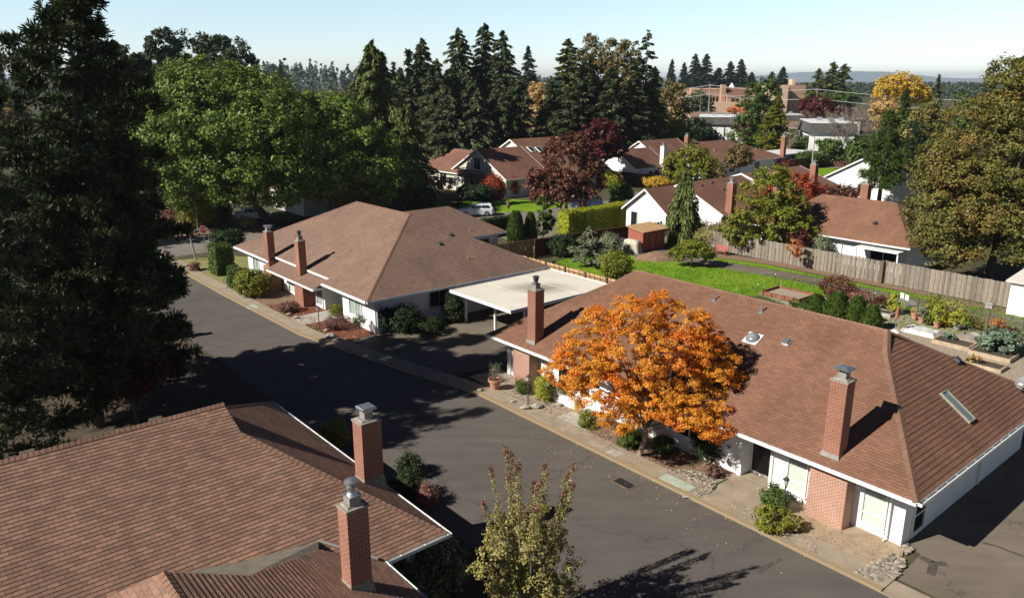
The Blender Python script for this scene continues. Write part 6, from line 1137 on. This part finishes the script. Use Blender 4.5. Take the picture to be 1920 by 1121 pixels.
part('stem', mb, 'pale_bark', t); n = 420; P = g.normal(size=(n, 3)) * [.17, .17, .22] + [0, 0, .65]; T, B = leaf_frame(g, unit(g.normal(size=(n, 3))), .028, .5); part('foliage', quads(P, T, B, 'foliage'), 'leaf_silver', t)
sh = [('boxwood', 'dark clipped ball bush beside the lamp post, throwing a round shadow', 982, 738, 'leaf_green', .95, .95, .05), ('spirea', 'yellow green bush at the white post of the long house', 1022, 750, 'leaf_chart', 1.25, 1.35, .07), ('lavender', 'silvery green lavender bush by the low white box', 1057, 752, 'leaf_silver', 1.05, 1.0, .045), ('cypress_bush', 'small green and yellow bush left of the orange maple', 1101, 803, 'leaf_lime', .95, 1.0, .05), ('ivy_clump', 'ivy clump in shade at the foot of the orange maple', 1178, 838, 'leaf_green', 1.3, .9, .07), ('ivy_clump', 'green leafy clump right of the maple trunk', 1243, 848, 'leaf_green', 1.1, .8, .07), ('camellia', 'dark bush against the wall under the lantern', 1328, 862, 'leaf_dark', 1.5, 1.7, .08), ('heather', 'reddish brown low heather in front of the dark bush', 1340, 893, 'leaf_heather', .9, .5, .05), ('azalea', 'bushy green plant with coral flower heads behind the lamp post', 1450, 953, 'leaf_green', 1.15, 1.0, .06), ('peony', 'low yellow green plant in front of the lamp post', 1450, 992, 'leaf_lime', 1.5, .85, .07), ('peony', 'smaller tan and green plant right of the lamp post', 1486, 994, 'leaf_olive', .8, .6, .06),
      ('topiary', 'bright green ball bush at the porch of the white bungalow', 631, 593, 'leaf_lime', 1.0, .95, .05), ('heather', 'rosy grey mound of heather before the white wall', 634, 617, 'leaf_heather', 2.0, 1.05, .05), ('shrub', 'tall dark shrub at the corner downspout of the white bungalow', 722, 622, 'leaf_dark', 1.2, 2.0, .08), ('shrub', 'big round dark shrub on the shaded side wall', 762, 622, 'leaf_dark', 2.0, 2.0, .08), ('shrub', 'low dark shrub under the side window', 803, 624, 'leaf_dark', 2.4, 1.1, .08), ('shrub', 'tall dark shrub where the carport meets the wall', 850, 603, 'leaf_dark', 1.5, 2.3, .08), ('barberry', 'rusty low barberry before the near brick chimney base', 543, 585, 'leaf_heather', 1.5, .8, .06), ('rhododendron', 'large green bush with yellow tips before the far brick chimney base', 476, 556, 'leaf_lime', 2.7, 2.3, .11), ('rhododendron', 'green bush beside the tall clipped one on the verge', 447, 538, 'leaf_green', 1.8, 1.6, .09), ('boxwood', 'small clipped ball next to the tall clipped hedge', 438, 518, 'leaf_green', 1.1, 1.1, .06), ('heather', 'pink grey tuft on the verge by the wooden post', 364, 508, 'leaf_rose', 1.3, .8, .06), ('juniper', 'dark feathery shrub past the corner of the brown roof', 428, 462, 'leaf_dark', 3.6, 1.8, .12),
      ('rhododendron', 'large sunlit green rhododendron on the island bed', 372, 427, 'leaf_lime', 4.4, 4.4, .14), ('spirea', 'pink and orange low shrub at the left end of the island bed', 318, 424, 'leaf_rose', 2.6, 2.0, .09), ('laurel_bush', 'bright green bush over the grey tub on the island bed', 340, 418, 'leaf_green', 2.0, 2.8, .12), ('barberry', 'brown red shrub behind the pole on the island bed', 360, 426, 'leaf_heather', 2.4, 2.0, .1), ('spirea', 'orange yellow shrub behind the stop sign', 395, 424, 'leaf_birch', 3.2, 2.2, .1), ('boxwood', 'clipped green hedge ball at the right of the island shrubs', 422, 416, 'leaf_green', 1.9, 2.6, .1), ('grass_clump', 'tan dry clump on the island bed under the oak', 466, 427, 'leaf_gold', 1.9, 1.2, .09),
      ('burning_bush', 'left of two red bushes against the cream house', 923, 371, 'leaf_red', 3.4, 3.4, .15), ('burning_bush', 'brighter right one of two red bushes against the cream house', 957, 369, 'leaf_red', 2.4, 3.3, .15), ('holly', 'dark bush at the shaded wall left of the red bushes', 880, 376, 'leaf_dark', 3.4, 2.2, .2), ('holly', 'dark bush under the balcony of the cream house', 905, 378, 'leaf_dark', 3.4, 2.4, .18), ('spirea', 'yellow shrubs in front of the stepped gable house', 1232, 352, 'leaf_yellow', 5.0, 2.0, .14), ('spirea', 'yellow green shrub at the left foot of the stepped gable', 1143, 352, 'leaf_chart', 3.6, 2.6, .14), ('spirea', 'yellow tan shrub right of the stepped gable court', 1262, 350, 'leaf_lime', 3.6, 1.8, .14), ('barberry', 'dark red round bush at the end of the long low house', 1442, 318, 'leaf_wine', 3.4, 2.4, .16), ('barberry', 'wine red ball bush under the flat white carport', 1470, 321, 'leaf_wine', 3.2, 2.2, .16), ('yew_hedge', 'dark green clipped block right of the flat carport', 1512, 314, 'leaf_green', 5.0, 3.2, .18), ('yew_hedge', 'small dark bush against the brown far fence', 1536, 313, 'leaf_dark', 2.4, 2.4, .16), ('laurel_bush', 'tan bush behind the ridge of the brown hip roof', 652, 399, 'leaf_gold', 3.2, 3.0, .14), ('laurel_bush', 'pale leafy bush beyond the ridge of the brown hip roof, right of the tan one', 703, 398, 'leaf_olive', 2.4, 2.6, .12), ('rose_bush', 'reddish bush behind the right end of the roof ridge', 744, 405, 'leaf_heather', 2.8, 2.4, .12), ('cypress_bush', 'lime cone shaped bush beyond the roof ridge', 765, 372, 'leaf_chart', 2.6, 4.6, .16), ('cotoneaster', 'tan bushes beside the side lawn', 780, 386, 'leaf_olive', 4.5, 2.0, .14),
      ('viburnum', 'olive bush at the foot of the weeping conifer', 1322, 462, 'leaf_olive', 3.2, 2.6, .11), ('viburnum', 'rusty bush between the conifer and the yellow green maple', 1352, 462, 'leaf_birch', 2.6, 2.6, .11), ('hydrangea', 'bright yellow green bush showing over the grey fence by the white wall', 1508, 486, 'leaf_chart', 2.0, 2.5, .1), ('shrub', 'grey green bush in front of the white wall over the fence', 1535, 491, 'leaf_silver', 1.8, 2.6, .1), ('juniper', 'dark sprawling bush in the shade of the brown fence', 1055, 480, 'leaf_dark', 3.0, 2.2, .11), ('grass_clump', 'arching pale bamboo like plant right of the silvery conifer', 1142, 478, 'leaf_silver', 2.0, 2.2, .1), ('euonymus', 'loose yellow green shrub on the lawn behind the long roof ridge', 1153, 520, 'leaf_lime', 2.7, 2.4, .1),
      ('rhododendron', 'glossy sunlit rhododendron beside the foreground brick chimney', 800, 1108, 'leaf_rhodo', 2.6, 1.8, .10), ('hydrangea', 'bright green leafy bush by the gutter of the foreground roof', 628, 836, 'leaf_lime', 1.3, 1.25, .085), ('fuchsia', 'dark thorny bush right of the far foreground chimney', 762, 935, 'leaf_dark', 1.5, 1.2, .06), ('rose_bush', 'straggly rose with a few pink blooms at the lane edge', 800, 945, 'leaf_rose', .9, .9, .05), ('groundcover', 'low yellow green bush under the crape myrtle', 985, 1115, 'leaf_lime', 1.7, .8, .06), ('rose_bush', 'dark rose bush between the lane and the foreground gutter', 770, 890, 'leaf_dark', 1.2, 1.0, .06)]
for i, (nm, lab, px, py, lf, w_, h_, sz) in enumerate(sh):
    big = min(170, int(34 + 30 * w_ * h_)); shrub(nm, lab, PG(px, py, .02), lf, w_, h_, 200 + i, big, 48, sz * .72, cat='shrub')
hedge('tall square clipped hedge plant on the verge beside the white bungalow', W, 68.4, 70.4, 22.9, 24.5, 2.7, 'leaf_green', 3, 5200, .09, .92, name='clipped_hedge')
p = G(1103, 500); conifer('spruce_tree', 'silvery green weeping conifer on the lawn corner by the tan fence', (p[0], p[1], 0), 'leaf_silver', 3.75, 2.0, 210, .1, nb=85, per=80, size=.16, asp=.3, power=.8, spread=.25, droop=.35, rise=.5, jit=.45, z0=.3)
p = G(1296, 500); decid('plum_tree', 'low spreading green tree with yellow top alone on the lawn', 'tree', (p[0], p[1], 0), 'leaf_lime', [(0, 0, 1.7, 1.6, 1.5, .75), (-1.2, 0, 1.3, 1.0, 1.0, .6), (1.3, 0, 1.35, 1.1, 1.0, .6), (.1, 0, 2.2, .9, .9, .35)], 170, .33, 40, .085, .09, 211)
p = G(675, 628); t = decid('topiary_tree', 'little topiary tree with a ball head before the white bungalow corner', 'shrub', (p[0], p[1], 0), 'leaf_green', [(0, 0, 1.05, .48, .48, .36)], 46, .16, 26, .04, .045, 212, fork=.95)
# mound, bench
c = G(1232, 486); mb = MB(); g = random.Random(3); n_ = 18; rings = [[Vector((c[0] + math.cos(2 * math.pi * i / n_) * 2.2 * r * g.uniform(.9, 1.1), c[1] + math.sin(2 * math.pi * i / n_) * 1.3 * r * g.uniform(.9, 1.1), z + g.uniform(0, .06))) for i in range(n_)] for r, z in ((1, .0), (.75, .32), (.45, .58), (.15, .72))]
mb.mesh([p for r in rings for p in r], [[k * n_ + i, k * n_ + (i + 1) % n_, (k + 1) * n_ + (i + 1) % n_, (k + 1) * n_ + i] for k in range(3) for i in range(n_)] + [[3 * n_ + i for i in range(n_)]]); single('bark_heap', mb, 'bark_mulch', 'heap of bark mulch on the lawn near the red shed', 'heap', (*c, 0))
o = W(44.9, 65.2); t = thing('garden_bench', 'faded red garden bench against the grey fence', 'bench', o); fr = lambda a, b, z: o + W(-a, b, z)
mb = MB(); [mb.box(fr, -.75, .75, -.28 + k * .1, -.20 + k * .1, .42, .45) for k in range(5)]; part('seat', mb, 'bench_red', t); mb = MB(); [mb.box(fr, -.75, .75, .24 + k * .02, .27 + k * .02, .5 + k * .11, .59 + k * .11) for k in range(4)]; part('backrest', mb, 'bench_red', t)
for a in (-.72, .66):
    mb = MB(); mb.box(fr, a, a + .06, -.28, -.22, 0, .64); part('leg', mb, 'bench_red', t); mb = MB(); mb.box(fr, a, a + .06, .28, .34, 0, .95); part('leg', mb, 'bench_red', t); mb = MB(); mb.box(fr, a, a + .06, -.22, .28, .6, .64); part('armrest', mb, 'bench_red', t)
# stones, pebbles, chips, litter
for i, (px, py, r, lab) in enumerate(((620, 634, .42, 'largest pale boulder in the red mulch near the heather'), (634, 640, .28, 'smaller boulder touching the largest one in the red mulch'), (612, 622, .18, 'white stone at the foot of the porch lamp post'), (900, 735, .2, 'grey rock at the lot corner beside the pink pot'), (962, 756, .16, 'small rock left of the clipped ball bush'), (985, 768, .3, 'flat grey boulder behind the lamp post by the round bush'), (1005, 765, .34, 'grey boulder between the lamp post and the yellow green bush'), (1048, 762, .2, 'rock at the foot of the lavender bush'), (542, 592, .2, 'brown rock in the red mulch before the brick chimney base'), (556, 598, .24, 'white painted stone cluster beside the porch path'))):
    q = G(px, py); mb = MB(); mb.rock((q[0], q[1], .12), r, i + 3); single('rock', mb, 'stone', lab, 'rock', (q[0], q[1], .05))
def scatter(name, label, poly, n, r, mat, seed, z=.06, flat=.6):
    g = np.random.default_rng(seed); q = np.array(poly); lo_, hi_ = q.min(0), q.max(0); mb = MB(); k = 0
    def inside(x, y):
        c = False; j = len(q) - 1
        for i in range(len(q)):
            if (q[i][1] > y) != (q[j][1] > y) and x < (q[j][0] - q[i][0]) * (y - q[i][1]) / (q[j][1] - q[i][1]) + q[i][0]: c = not c
            j = i
        return c
    while k < n:
        x, y = lo_ + (hi_ - lo_) * g.random(2)
        if inside(x, y): mb.rock((x, y, z + r * .15), r * (.5 + g.random()), int(g.integers(1e6)), flat); k += 1
    o = setting(name, mb, mat, 'stuff', label); o['category'] = 'stones'; return o
scatter('pebble_strip', 'band of river pebbles beside the lane below the orange maple', GS((1244, 884), (1300, 882), (1345, 905), (1315, 938), (1282, 935)), 420, .062, 'pebbles', 1); scatter('pebble_strip', 'pale pebbles along the walk near the flowering bushes', GS((1378, 966), (1412, 952), (1420, 975), (1500, 1012), (1560, 1040), (1540, 1044), (1430, 1002)), 260, .05, 'pebbles', 2); scatter('pebble_strip', 'heap of river stones at the driveway corner', GS((1600, 1075), (1672, 1040), (1700, 1052), (1685, 1082), (1640, 1094)), 300, .075, 'pebbles', 3); scatter('pebble_strip', 'loose stones at the corner of the white wall', GS((1685, 1030), (1700, 1020), (1712, 1035), (1700, 1042)), 24, .08, 'pebbles', 4)
scatter('bark_chips', 'pale bark chips strewn over the bed by the pink pot', GS((905, 735), (960, 735), (1090, 775), (1040, 795), (950, 765)), 420, .036, 'bark_chips', 5, flat=.3); scatter('bark_chips', 'bark chips strewn under the orange maple', GS((1120, 800), (1190, 830), (1330, 870), (1380, 915), (1300, 880), (1200, 870), (1120, 830)), 600, .038, 'bark_chips', 6, flat=.3); scatter('bark_chips', 'chips in the red mulch before the white bungalow', GS((500, 570), (560, 585), (690, 640), (660, 650), (560, 605), (490, 590)), 350, .06, 'bark_chips', 7, flat=.3); scatter('soil_clods', 'clods and grit on the bare soil before the corner window', GS((1500, 985), (1570, 1000), (1680, 1030), (1640, 1060), (1540, 1030)), 260, .018, 'pebbles', 8, flat=.4)
g = np.random.default_rng(12); n = 2000; s_ = np.where(g.random(n) < .6, 20 + 4.0 * g.normal(size=n), 12 + 20 * g.random(n)); t_ = np.where(g.random(n) < .12, 22.5 + 1.9 * g.random(n), 24.2 + 3.2 * g.random(n)); P = np.stack([s_ * UX + t_ * VX, s_ * UY + t_ * VY, np.where(t_ > 25.6, .075, np.where(t_ > 24.4, .11, .018))], 1); T, B = leaf_frame(g, unit(np.array([0, 0, 1.0]) + .25 * g.normal(size=(n, 3))), .032, .8); me = quads(P, T, B, 'fallen_leaves'); me.materials.append(MATS['autumn_litter']); o = bpy.data.objects.new('fallen_leaves', me); COL.objects.link(o); o['kind'] = 'stuff'; o['label'] = 'fallen leaves scattered on walk and soil'; o['category'] = 'leaves'
g = np.random.default_rng(13); n = 26000; px = 1040 + 900 * g.random(n); py = 478 + 150 * g.random(n); ok = (py > 480 + (px - 1180) * .115 + 6) & (py < 536 + (px - 1180) * .165) | (py < 489 + (px - 1340) * .178) & (py > 486 + (px - 1340) * .170)
Q = np.array([G(a, b) for a, b in zip(px[ok], py[ok])]); n = len(Q); P = np.concatenate([Q, np.full((n, 1), .07)], 1); D = unit(np.array([0, 0, 1.0]) + .5 * g.normal(size=(n, 3))); B = unit(np.cross(D, g.normal(size=(n, 3)))) * .035; me = quads(P, D * .07, B, 'grass_tufts'); me.materials.append(MATS['leaf_grass']); o = bpy.data.objects.new('grass_tufts', me); COL.objects.link(o); o['kind'] = 'stuff'; o['label'] = 'grass blades of the lawn'; o['category'] = 'grass'
# covers, drain, hose, tar patches
def plate(name, label, px, py, a, b, mat, z=.1, h=.02, cat='cover'): c = ST(G(px, py)); mb = MB(); mb.box(W, c[0] - a / 2, c[0] + a / 2, c[1] - b / 2, c[1] + b / 2, z, z + h); return single(name, mb, mat, label, cat, W(c[0], c[1], z))
plate('utility_cover', 'long pale green utility cover beside the walk under the pebbles', 1270, 908, 1.6, .55, 'manhole_green', .06, .05); plate('utility_cover', 'pale green cover plate on the red mulch bed edge', 473, 577, 1.2, .7, 'manhole_green', .06, .04); plate('utility_cover', 'white rectangular cover on the island bed kerb', 326, 439, 1.0, 2.6, 'manhole_green', .03, .12)
c = ST(G(1171, 906)); t = thing('storm_drain', 'iron storm drain grate in the lane beside the kerb', 'drain', W(*c)); mb = MB(); mb.box(W, c[0] - .52, c[0] + .52, c[1] - .3, c[1] - .24, .004, .02); mb.box(W, c[0] - .52, c[0] + .52, c[1] + .24, c[1] + .3, .004, .02); mb.box(W, c[0] - .52, c[0] - .46, c[1] - .24, c[1] + .24, .004, .02); mb.box(W, c[0] + .46, c[0] + .52, c[1] - .24, c[1] + .24, .004, .02); part('frame', mb, 'post_wood', t)
mb = MB(); [mb.box(W, c[0] - .44 + k * .075, c[0] - .405 + k * .075, c[1] - .24, c[1] + .24, .006, .016) for k in range(12)]; part('grate', mb, 'dark_metal', t); mb = MB(); mb.face([W(c[0] - .46, c[1] - .24, .0055), W(c[0] + .46, c[1] - .24, .0055), W(c[0] + .46, c[1] + .24, .0055), W(c[0] - .46, c[1] + .24, .0055)]); part('pit', mb, 'door_dark', t)
pts = [G(x, y, .1) for x, y in ((1310, 933), (1318, 925), (1330, 925), (1342, 913), (1343, 904), (1332, 908), (1335, 916), (1345, 906), (1358, 900), (1364, 897), (1350, 903), (1344, 900))]; mb = MB(); mb.tube([Vector((a, b, .1)) for a, b in pts], .022, 6); single('garden_hose', mb, 'hose_green', 'dark green garden hose looped on the soil by the entry path', 'hose', (*pts[0], .1))
def tar(pp, wd, z=.013):
    mb = MB(); q = [Vector((*G(x, y), z)) for x, y in pp]
    for a, b in zip(q, q[1:]): d = (b - a).normalized(); n = Vector((-d.y, d.x, 0)) * wd / 2; mb.face([a - n, b - n, b + n, a + n])
    setting('tar_patch', mb, 'gutter_dark')
tar([(1727, 1044), (1748, 1055), (1776, 1058)], .28); tar([(1750, 1058), (1745, 1078)], .3, .015); tar([(1842, 1017), (1870, 1024), (1900, 1036), (1925, 1045)], .12); tar([(1423, 1074), (1440, 1060), (1465, 1047)], .16, .009)
# low white box by the front path
c = W(27.7, 27.0); mb = MB(); mb.box(W, 27.0, 29.4, 27.0, 27.2, .05, .55); single('planter_box', mb, 'white_paint', 'low white planter box wall beside the front path', 'planter', c)
# ------------------------------------------------------------------ signs and poles
def textmesh(s, size, name):
    cu = bpy.data.curves.new(name, 'FONT'); cu.body = s; cu.size = size; cu.align_x = 'CENTER'; cu.align_y = 'CENTER'; cu.extrude = .004
    o = bpy.data.objects.new(name, cu); COL.objects.link(o); dg = bpy.context.evaluated_depsgraph_get(); me = bpy.data.meshes.new_from_object(o.evaluated_get(dg)); bpy.data.objects.remove(o); return me
q = G(386, 476); o = Vector((*q, 0)); t = thing('stop_sign', 'red stop sign on a thin post at the end of the lane', 'sign', o); mb = MB(); mb.box(Fr(q[0], q[1], .2), -.035, .035, -.03, .03, 0, 2.9); part('post', mb, 'galvanised', t)
nn = Vector((.35, -1, 0)).normalized(); uu_ = Vector((1, .35, 0)).normalized(); fr = lambda a, b, z: o + uu_ * a + nn * b + Vector((0, 0, z))
def octo(r, b0, b1): return [fr(r * math.cos(math.pi / 8 + k * math.pi / 4), b0, 2.5 + r * math.sin(math.pi / 8 + k * math.pi / 4)) for k in range(8)], [fr(r * math.cos(math.pi / 8 + k * math.pi / 4), b1, 2.5 + r * math.sin(math.pi / 8 + k * math.pi / 4)) for k in range(8)]
mb = MB(); a, b = octo(.40, .04, .05); mb.hull(a, b); f = part('sign_edge', mb, 'sign_white', t); mb = MB(); a, b = octo(.365, .051, .056); mb.hull(a, b); part('sign_face', mb, 'sign_red', t)
me = textmesh('STOP', .31, 'lettering'); M = Matrix((( uu_.x, 0, nn.x, 0), (uu_.y, 0, nn.y, 0), (0, 1, 0, 0), (0, 0, 0, 1))); me.transform(Matrix.Translation(nn * .06 + Vector((0, 0, 2.5))) @ M); part('lettering', me, 'sign_white', t)
def post(label, px, py, h, r, mat='post_wood', lean=(0, 0), cat='post', name='wooden_post'): q = G(px, py); mb = MB(); mb.tube([(q[0], q[1], -.1), (q[0] + lean[0], q[1] + lean[1], h)], [r, r * .9], 8); return single(name, mb, mat, label, cat, (*q, 0))
post('leaning wooden post with a dark top on the verge', 368, 489, 2.45, .09, 'post_grey', (-.35, 0)); post('thin grey metal post right of the stop sign', 394, 470, 2.4, .03, 'galvanised'); post('slim wooden pole on the island bed behind the stop sign', 372, 438, 2.6, .07, 'post_grey')
q = G(340, 427); mb = MB(); mb.lathe((*q, .02), [(.45, 0), (.62, .75), (.66, .8), (.55, .8)], 18); single('planter_tub', mb, 'concrete_light', 'grey concrete tub on the island bed', 'planter', (*q, .02))
q = G(953, 399); mb = MB(); mb.tube([(*q, 0), (*q, .6)], .04, 6); mb.lathe((*q, .6), [(.1, 0), (.28, .25), (.25, .7), (.05, 1.0)], 10); single('garden_marker', mb, 'post_wood', 'dark marker on a pale stick in the court lawn', 'marker', (*q, 0))
# house number on the door trim
for k, ch_ in enumerate('7221'):
    me = textmesh(ch_, .15, 'house_number'); nx, ux = -W(0, 1), -W(1, 0); M = Matrix(((ux.x, 0, nx.x, 0), (ux.y, 0, nx.y, 0), (0, 1, 0, 0), (0, 0, 0, 1))); me.transform(Matrix.Translation(W(15.685, 27.612, 1.86 - k * .17) - OFF[C.name]) @ M); part('house_number', me, 'dark_metal', C)
# utility poles, wires, street lamps
def upole(label, px, yt, Y, wd=2.2, r=.16, mat='post_grey'):
    x, z = AT(px, yt, Y); t = thing('utility_pole', label, 'pole', (x, Y, 0)); mb = MB(); mb.tube([(x, Y, -.2), (x, Y, z)], [r * 1.2, r], 7); part('pole', mb, mat, t); mb = MB(); mb.box(lambda a, b, c: v3((x + a, Y + b, c)), -wd / 2, wd / 2, -.08, .08, z - .6, z - .42); part('crossarm', mb, mat, t); return Vector((x, Y, z))
P1 = upole('dark wooden utility pole left of the school stack', 1316, 163, 300, r=.2, mat='post_wood'); P2 = upole('pale utility pole between the dark one and the school stack', 1332, 158, 290, r=.2); P3 = upole('utility pole with a crossarm above the dark red plum', 1533, 166, 270)
p0 = Vector((AT(1180, 168, 330)[0], 330, AT(1180, 168, 330)[1])); p4 = Vector((AT(1960, 190, 240)[0], 240, AT(1960, 190, 240)[1]))
def cable(label, pp, dz): 
    mb = MB(); q = []
    for a, b in zip(pp, pp[1:]): q += [a.lerp(b, k / 8) + Vector((0, 0, dz - 4 * 1.0 * (k / 8) * (1 - k / 8))) for k in range(8)]
    q.append(pp[-1] + Vector((0, 0, dz))); mb.tube(q, .075, 5); single('power_line', mb, 'wire', label, 'power line', q[0])
cable('upper power line strung past the school', [p0, P2, P3, p4], -.3); cable('lower power line strung past the school', [p0, P2, P3, p4], -3.4)
def slamp(label, px, yb, yt, d=1):
    q = G(px, yb); z = Z_(yt, q[1]); o = Vector((*q, 0)); t = thing('street_lamp', label, 'street lamp', o); mb = MB(); mb.tube([o, o + Vector((0, 0, z - .5)), o + Vector((-.15 * d, 0, z - .15)), o + Vector((-.7 * d, 0, z)), o + Vector((-1.6 * d, 0, z + .05))], [.12, .09, .08, .06, .05], 7); part('pole', mb, 'concrete_light', t)
    mb = MB(); mb.box(lambda a, b, c: o + v3((a, b, c)), -2.3 * d, -1.55 * d, -.14, .14, z - .04, z + .1); part('lamp_head', mb, 'galvanised', t)
slamp('tall grey street lamp on the grass before the brown far fence', 1521, 321, 255); slamp('street lamp in front of the flat brown shop', 1286, 232, 197, -1); slamp('thin pale street lamp before the school gable', 1388, 222, 186, -1); slamp('curved street lamp above the plum trees', 1556, 232, 186, 1)
# ------------------------------------------------------------------ cars
def car(label, px, py, ang, paint, L_=4.6, Wd=1.84, Hh=1.62, wagon=True, loc=None):
    q = loc or G(px, py); o = Vector((*q, .012)); t = thing('parked_car', label, 'car', o); fr_ = Fr(q[0], q[1], ang); fr = lambda a, b, z: fr_(a, b, z + .012); hw = Wd / 2; h = L_ / 2
    def loft(name, secs, mat, par, mid=0.0):
        mb = MB(); rings = []
        for x, y0, y1, z0, z1, r in secs: rings.append([fr(x, -y0, z0), fr(x, y0, z0), fr(x, y0 + (y1 - y0) * mid, z0 + (z1 - z0) * .55), fr(x, y1, z1 - r), fr(x, y1 - r * 1.4, z1), fr(x, -y1 + r * 1.4, z1), fr(x, -y1, z1 - r), fr(x, -y0 - (y1 - y0) * mid, z0 + (z1 - z0) * .55)])
        n = 8; mb.mesh([p for r_ in rings for p in r_], [[k * n + i, k * n + (i + 1) % n, (k + 1) * n + (i + 1) % n, (k + 1) * n + i] for k in range(len(rings) - 1) for i in range(n)] + [list(range(n))[::-1], [(len(rings) - 1) * n + i for i in range(n)]]); return part(name, mb, mat, par, smooth=False)
    bd = loft('body', [(-h, hw * .86, hw * .80, .38, .98, .06), (-h + .25, hw, hw * .95, .25, 1.02, .06), (-h * .4, hw, hw * .97, .22, 1.02, .05), (h * .25, hw, hw * .97, .22, 1.0, .05), (h * .5, hw, hw * .94, .24, .94, .06), (h - .25, hw * .96, hw * .86, .27, .82, .08), (h, hw * .82, hw * .74, .36, .68, .08)], paint, t)
    rear = -h + .12 if wagon else -h + .75
    loft('roof', [(rear, hw * .86, hw * .76, 1.0, 1.06, .02), (rear + (.22 if wagon else .55), hw * .87, hw * .73, 1.0, Hh - .05, .05), (-h * .1, hw * .88, hw * .74, 1.0, Hh, .05), (h * .12, hw * .88, hw * .73, 1.0, Hh - .03, .05), (h * .46, hw * .88, hw * .82, .95, 1.0, .02)], paint, t, .58)
    def gl(name, pts): mb = MB(); mb.face(pts); part(name, mb, 'car_glass', t)
    for s in (-1, 1):
        y0, y1 = s * hw * .888, s * hw * .775; zt = Hh - .13; ym = lambda z: s * (hw * .90 - (z - 1.0) / (Hh - 1.0) * hw * .13)
        x0, x1 = rear + .32, h * .36
        for a0, a1, b0, b1 in ((x0 + .05, x0 + .25, -h * .33, -h * .30), (-h * .27, -h * .27, h * .03, h * .03), (h * .06, h * .06, x1, h * .14)): gl('window', [fr(a0, ym(1.04) + s * .022, 1.04), fr(b0, ym(1.04) + s * .022, 1.04), fr(b1, ym(zt) + s * .022, zt), fr(a1, ym(zt) + s * .022, zt)])
        mb = MB(); mb.box(fr, h * .30, h * .36, s * hw * .93 - .04, s * (hw * .93 + .17), 1.0, 1.13); part('mirror', mb, paint, t)
        mb = MB(); mb.box(fr, h - .10, h + .01, s * hw * .62 - .14, s * hw * .62 + .14, .56, .70); part('headlight', mb, 'glass_blind', t); mb = MB(); mb.box(fr, -h - .01, -h + .08, s * hw * .68 - .12, s * hw * .68 + .12, .70, .92); part('tail_light', mb, 'sign_red', t)
        for x in (-h * .60, h * .62):
            wfr = lambda y, r_, k: fr(x + r_ * math.cos(k), y, .34 + r_ * math.sin(k)); n = 18; mb = MB(); ys = [s * (hw - .20), s * (hw + .015)]
            mb.mesh([wfr(y, .34, 2 * math.pi * i / n) for y in ys for i in range(n)], [[i, (i + 1) % n, n + (i + 1) % n, n + i] for i in range(n)] + [list(range(n)), [n + i for i in range(n)]]); w_ = part('wheel', mb, 'rubber', t)
            mb = MB(); mb.face([wfr(s * (hw + .02), .22, 2 * math.pi * i / n) for i in range(n)]); part('rim', mb, 'galvanised', w_)
    zt = Hh - .10; gl('windscreen', [fr(h * .45, -hw * .74, 1.02), fr(h * .45, hw * .74, 1.02), fr(h * .17, hw * .60, zt), fr(h * .17, -hw * .60, zt)]); gl('rear_window', [fr(rear - .005, -hw * .66, 1.10), fr(rear - .005, hw * .66, 1.10), fr(rear + .17, hw * .58, zt), fr(rear + .17, -hw * .58, zt)])
    return t
car('white estate car parked beside the lawn past the brown roof', 892, 404, R(188), 'car_white', Hh=1.54); car('dark blue car behind the clipped yellow hedge', 1146, 409, R(185), 'car_navy', 4.5, Hh=1.48, wagon=False); car('dark car under the red leaved maple', 1100, 391, R(172), 'car_navy', 4.4, Hh=1.5); car('white car half hidden behind the oak trunks', 476, 411, R(20), 'car_white', 4.5, Hh=1.5, wagon=False); car('pale blue grey car seen through the pine boughs', 200, 392, R(15), 'car_silver', 4.5, Hh=1.5)
mb = MB(); q = G(1180, 417); fr = Fr(q[0], q[1], .5); mb.box(fr, -.9, .9, -.5, .5, 0, 1.0, .15); single('tarp_cover', mb, 'blue_tarp', 'blue tarp heap against the shaded corner of the white gable', 'tarp', (*q, 0))
q = G(1168, 466); mb = MB(); fr = Fr(q[0], q[1], .5); mb.box(fr, -.3, .3, -.35, .35, 0, 1.0, -.04); mb.box(fr, -.36, .36, -.41, .41, 1.002, 1.1, .1); single('rubbish_bin', mb, 'dark_metal', 'dark bin standing before the brown fence, left of the red shed', 'bin', (*q, 0))
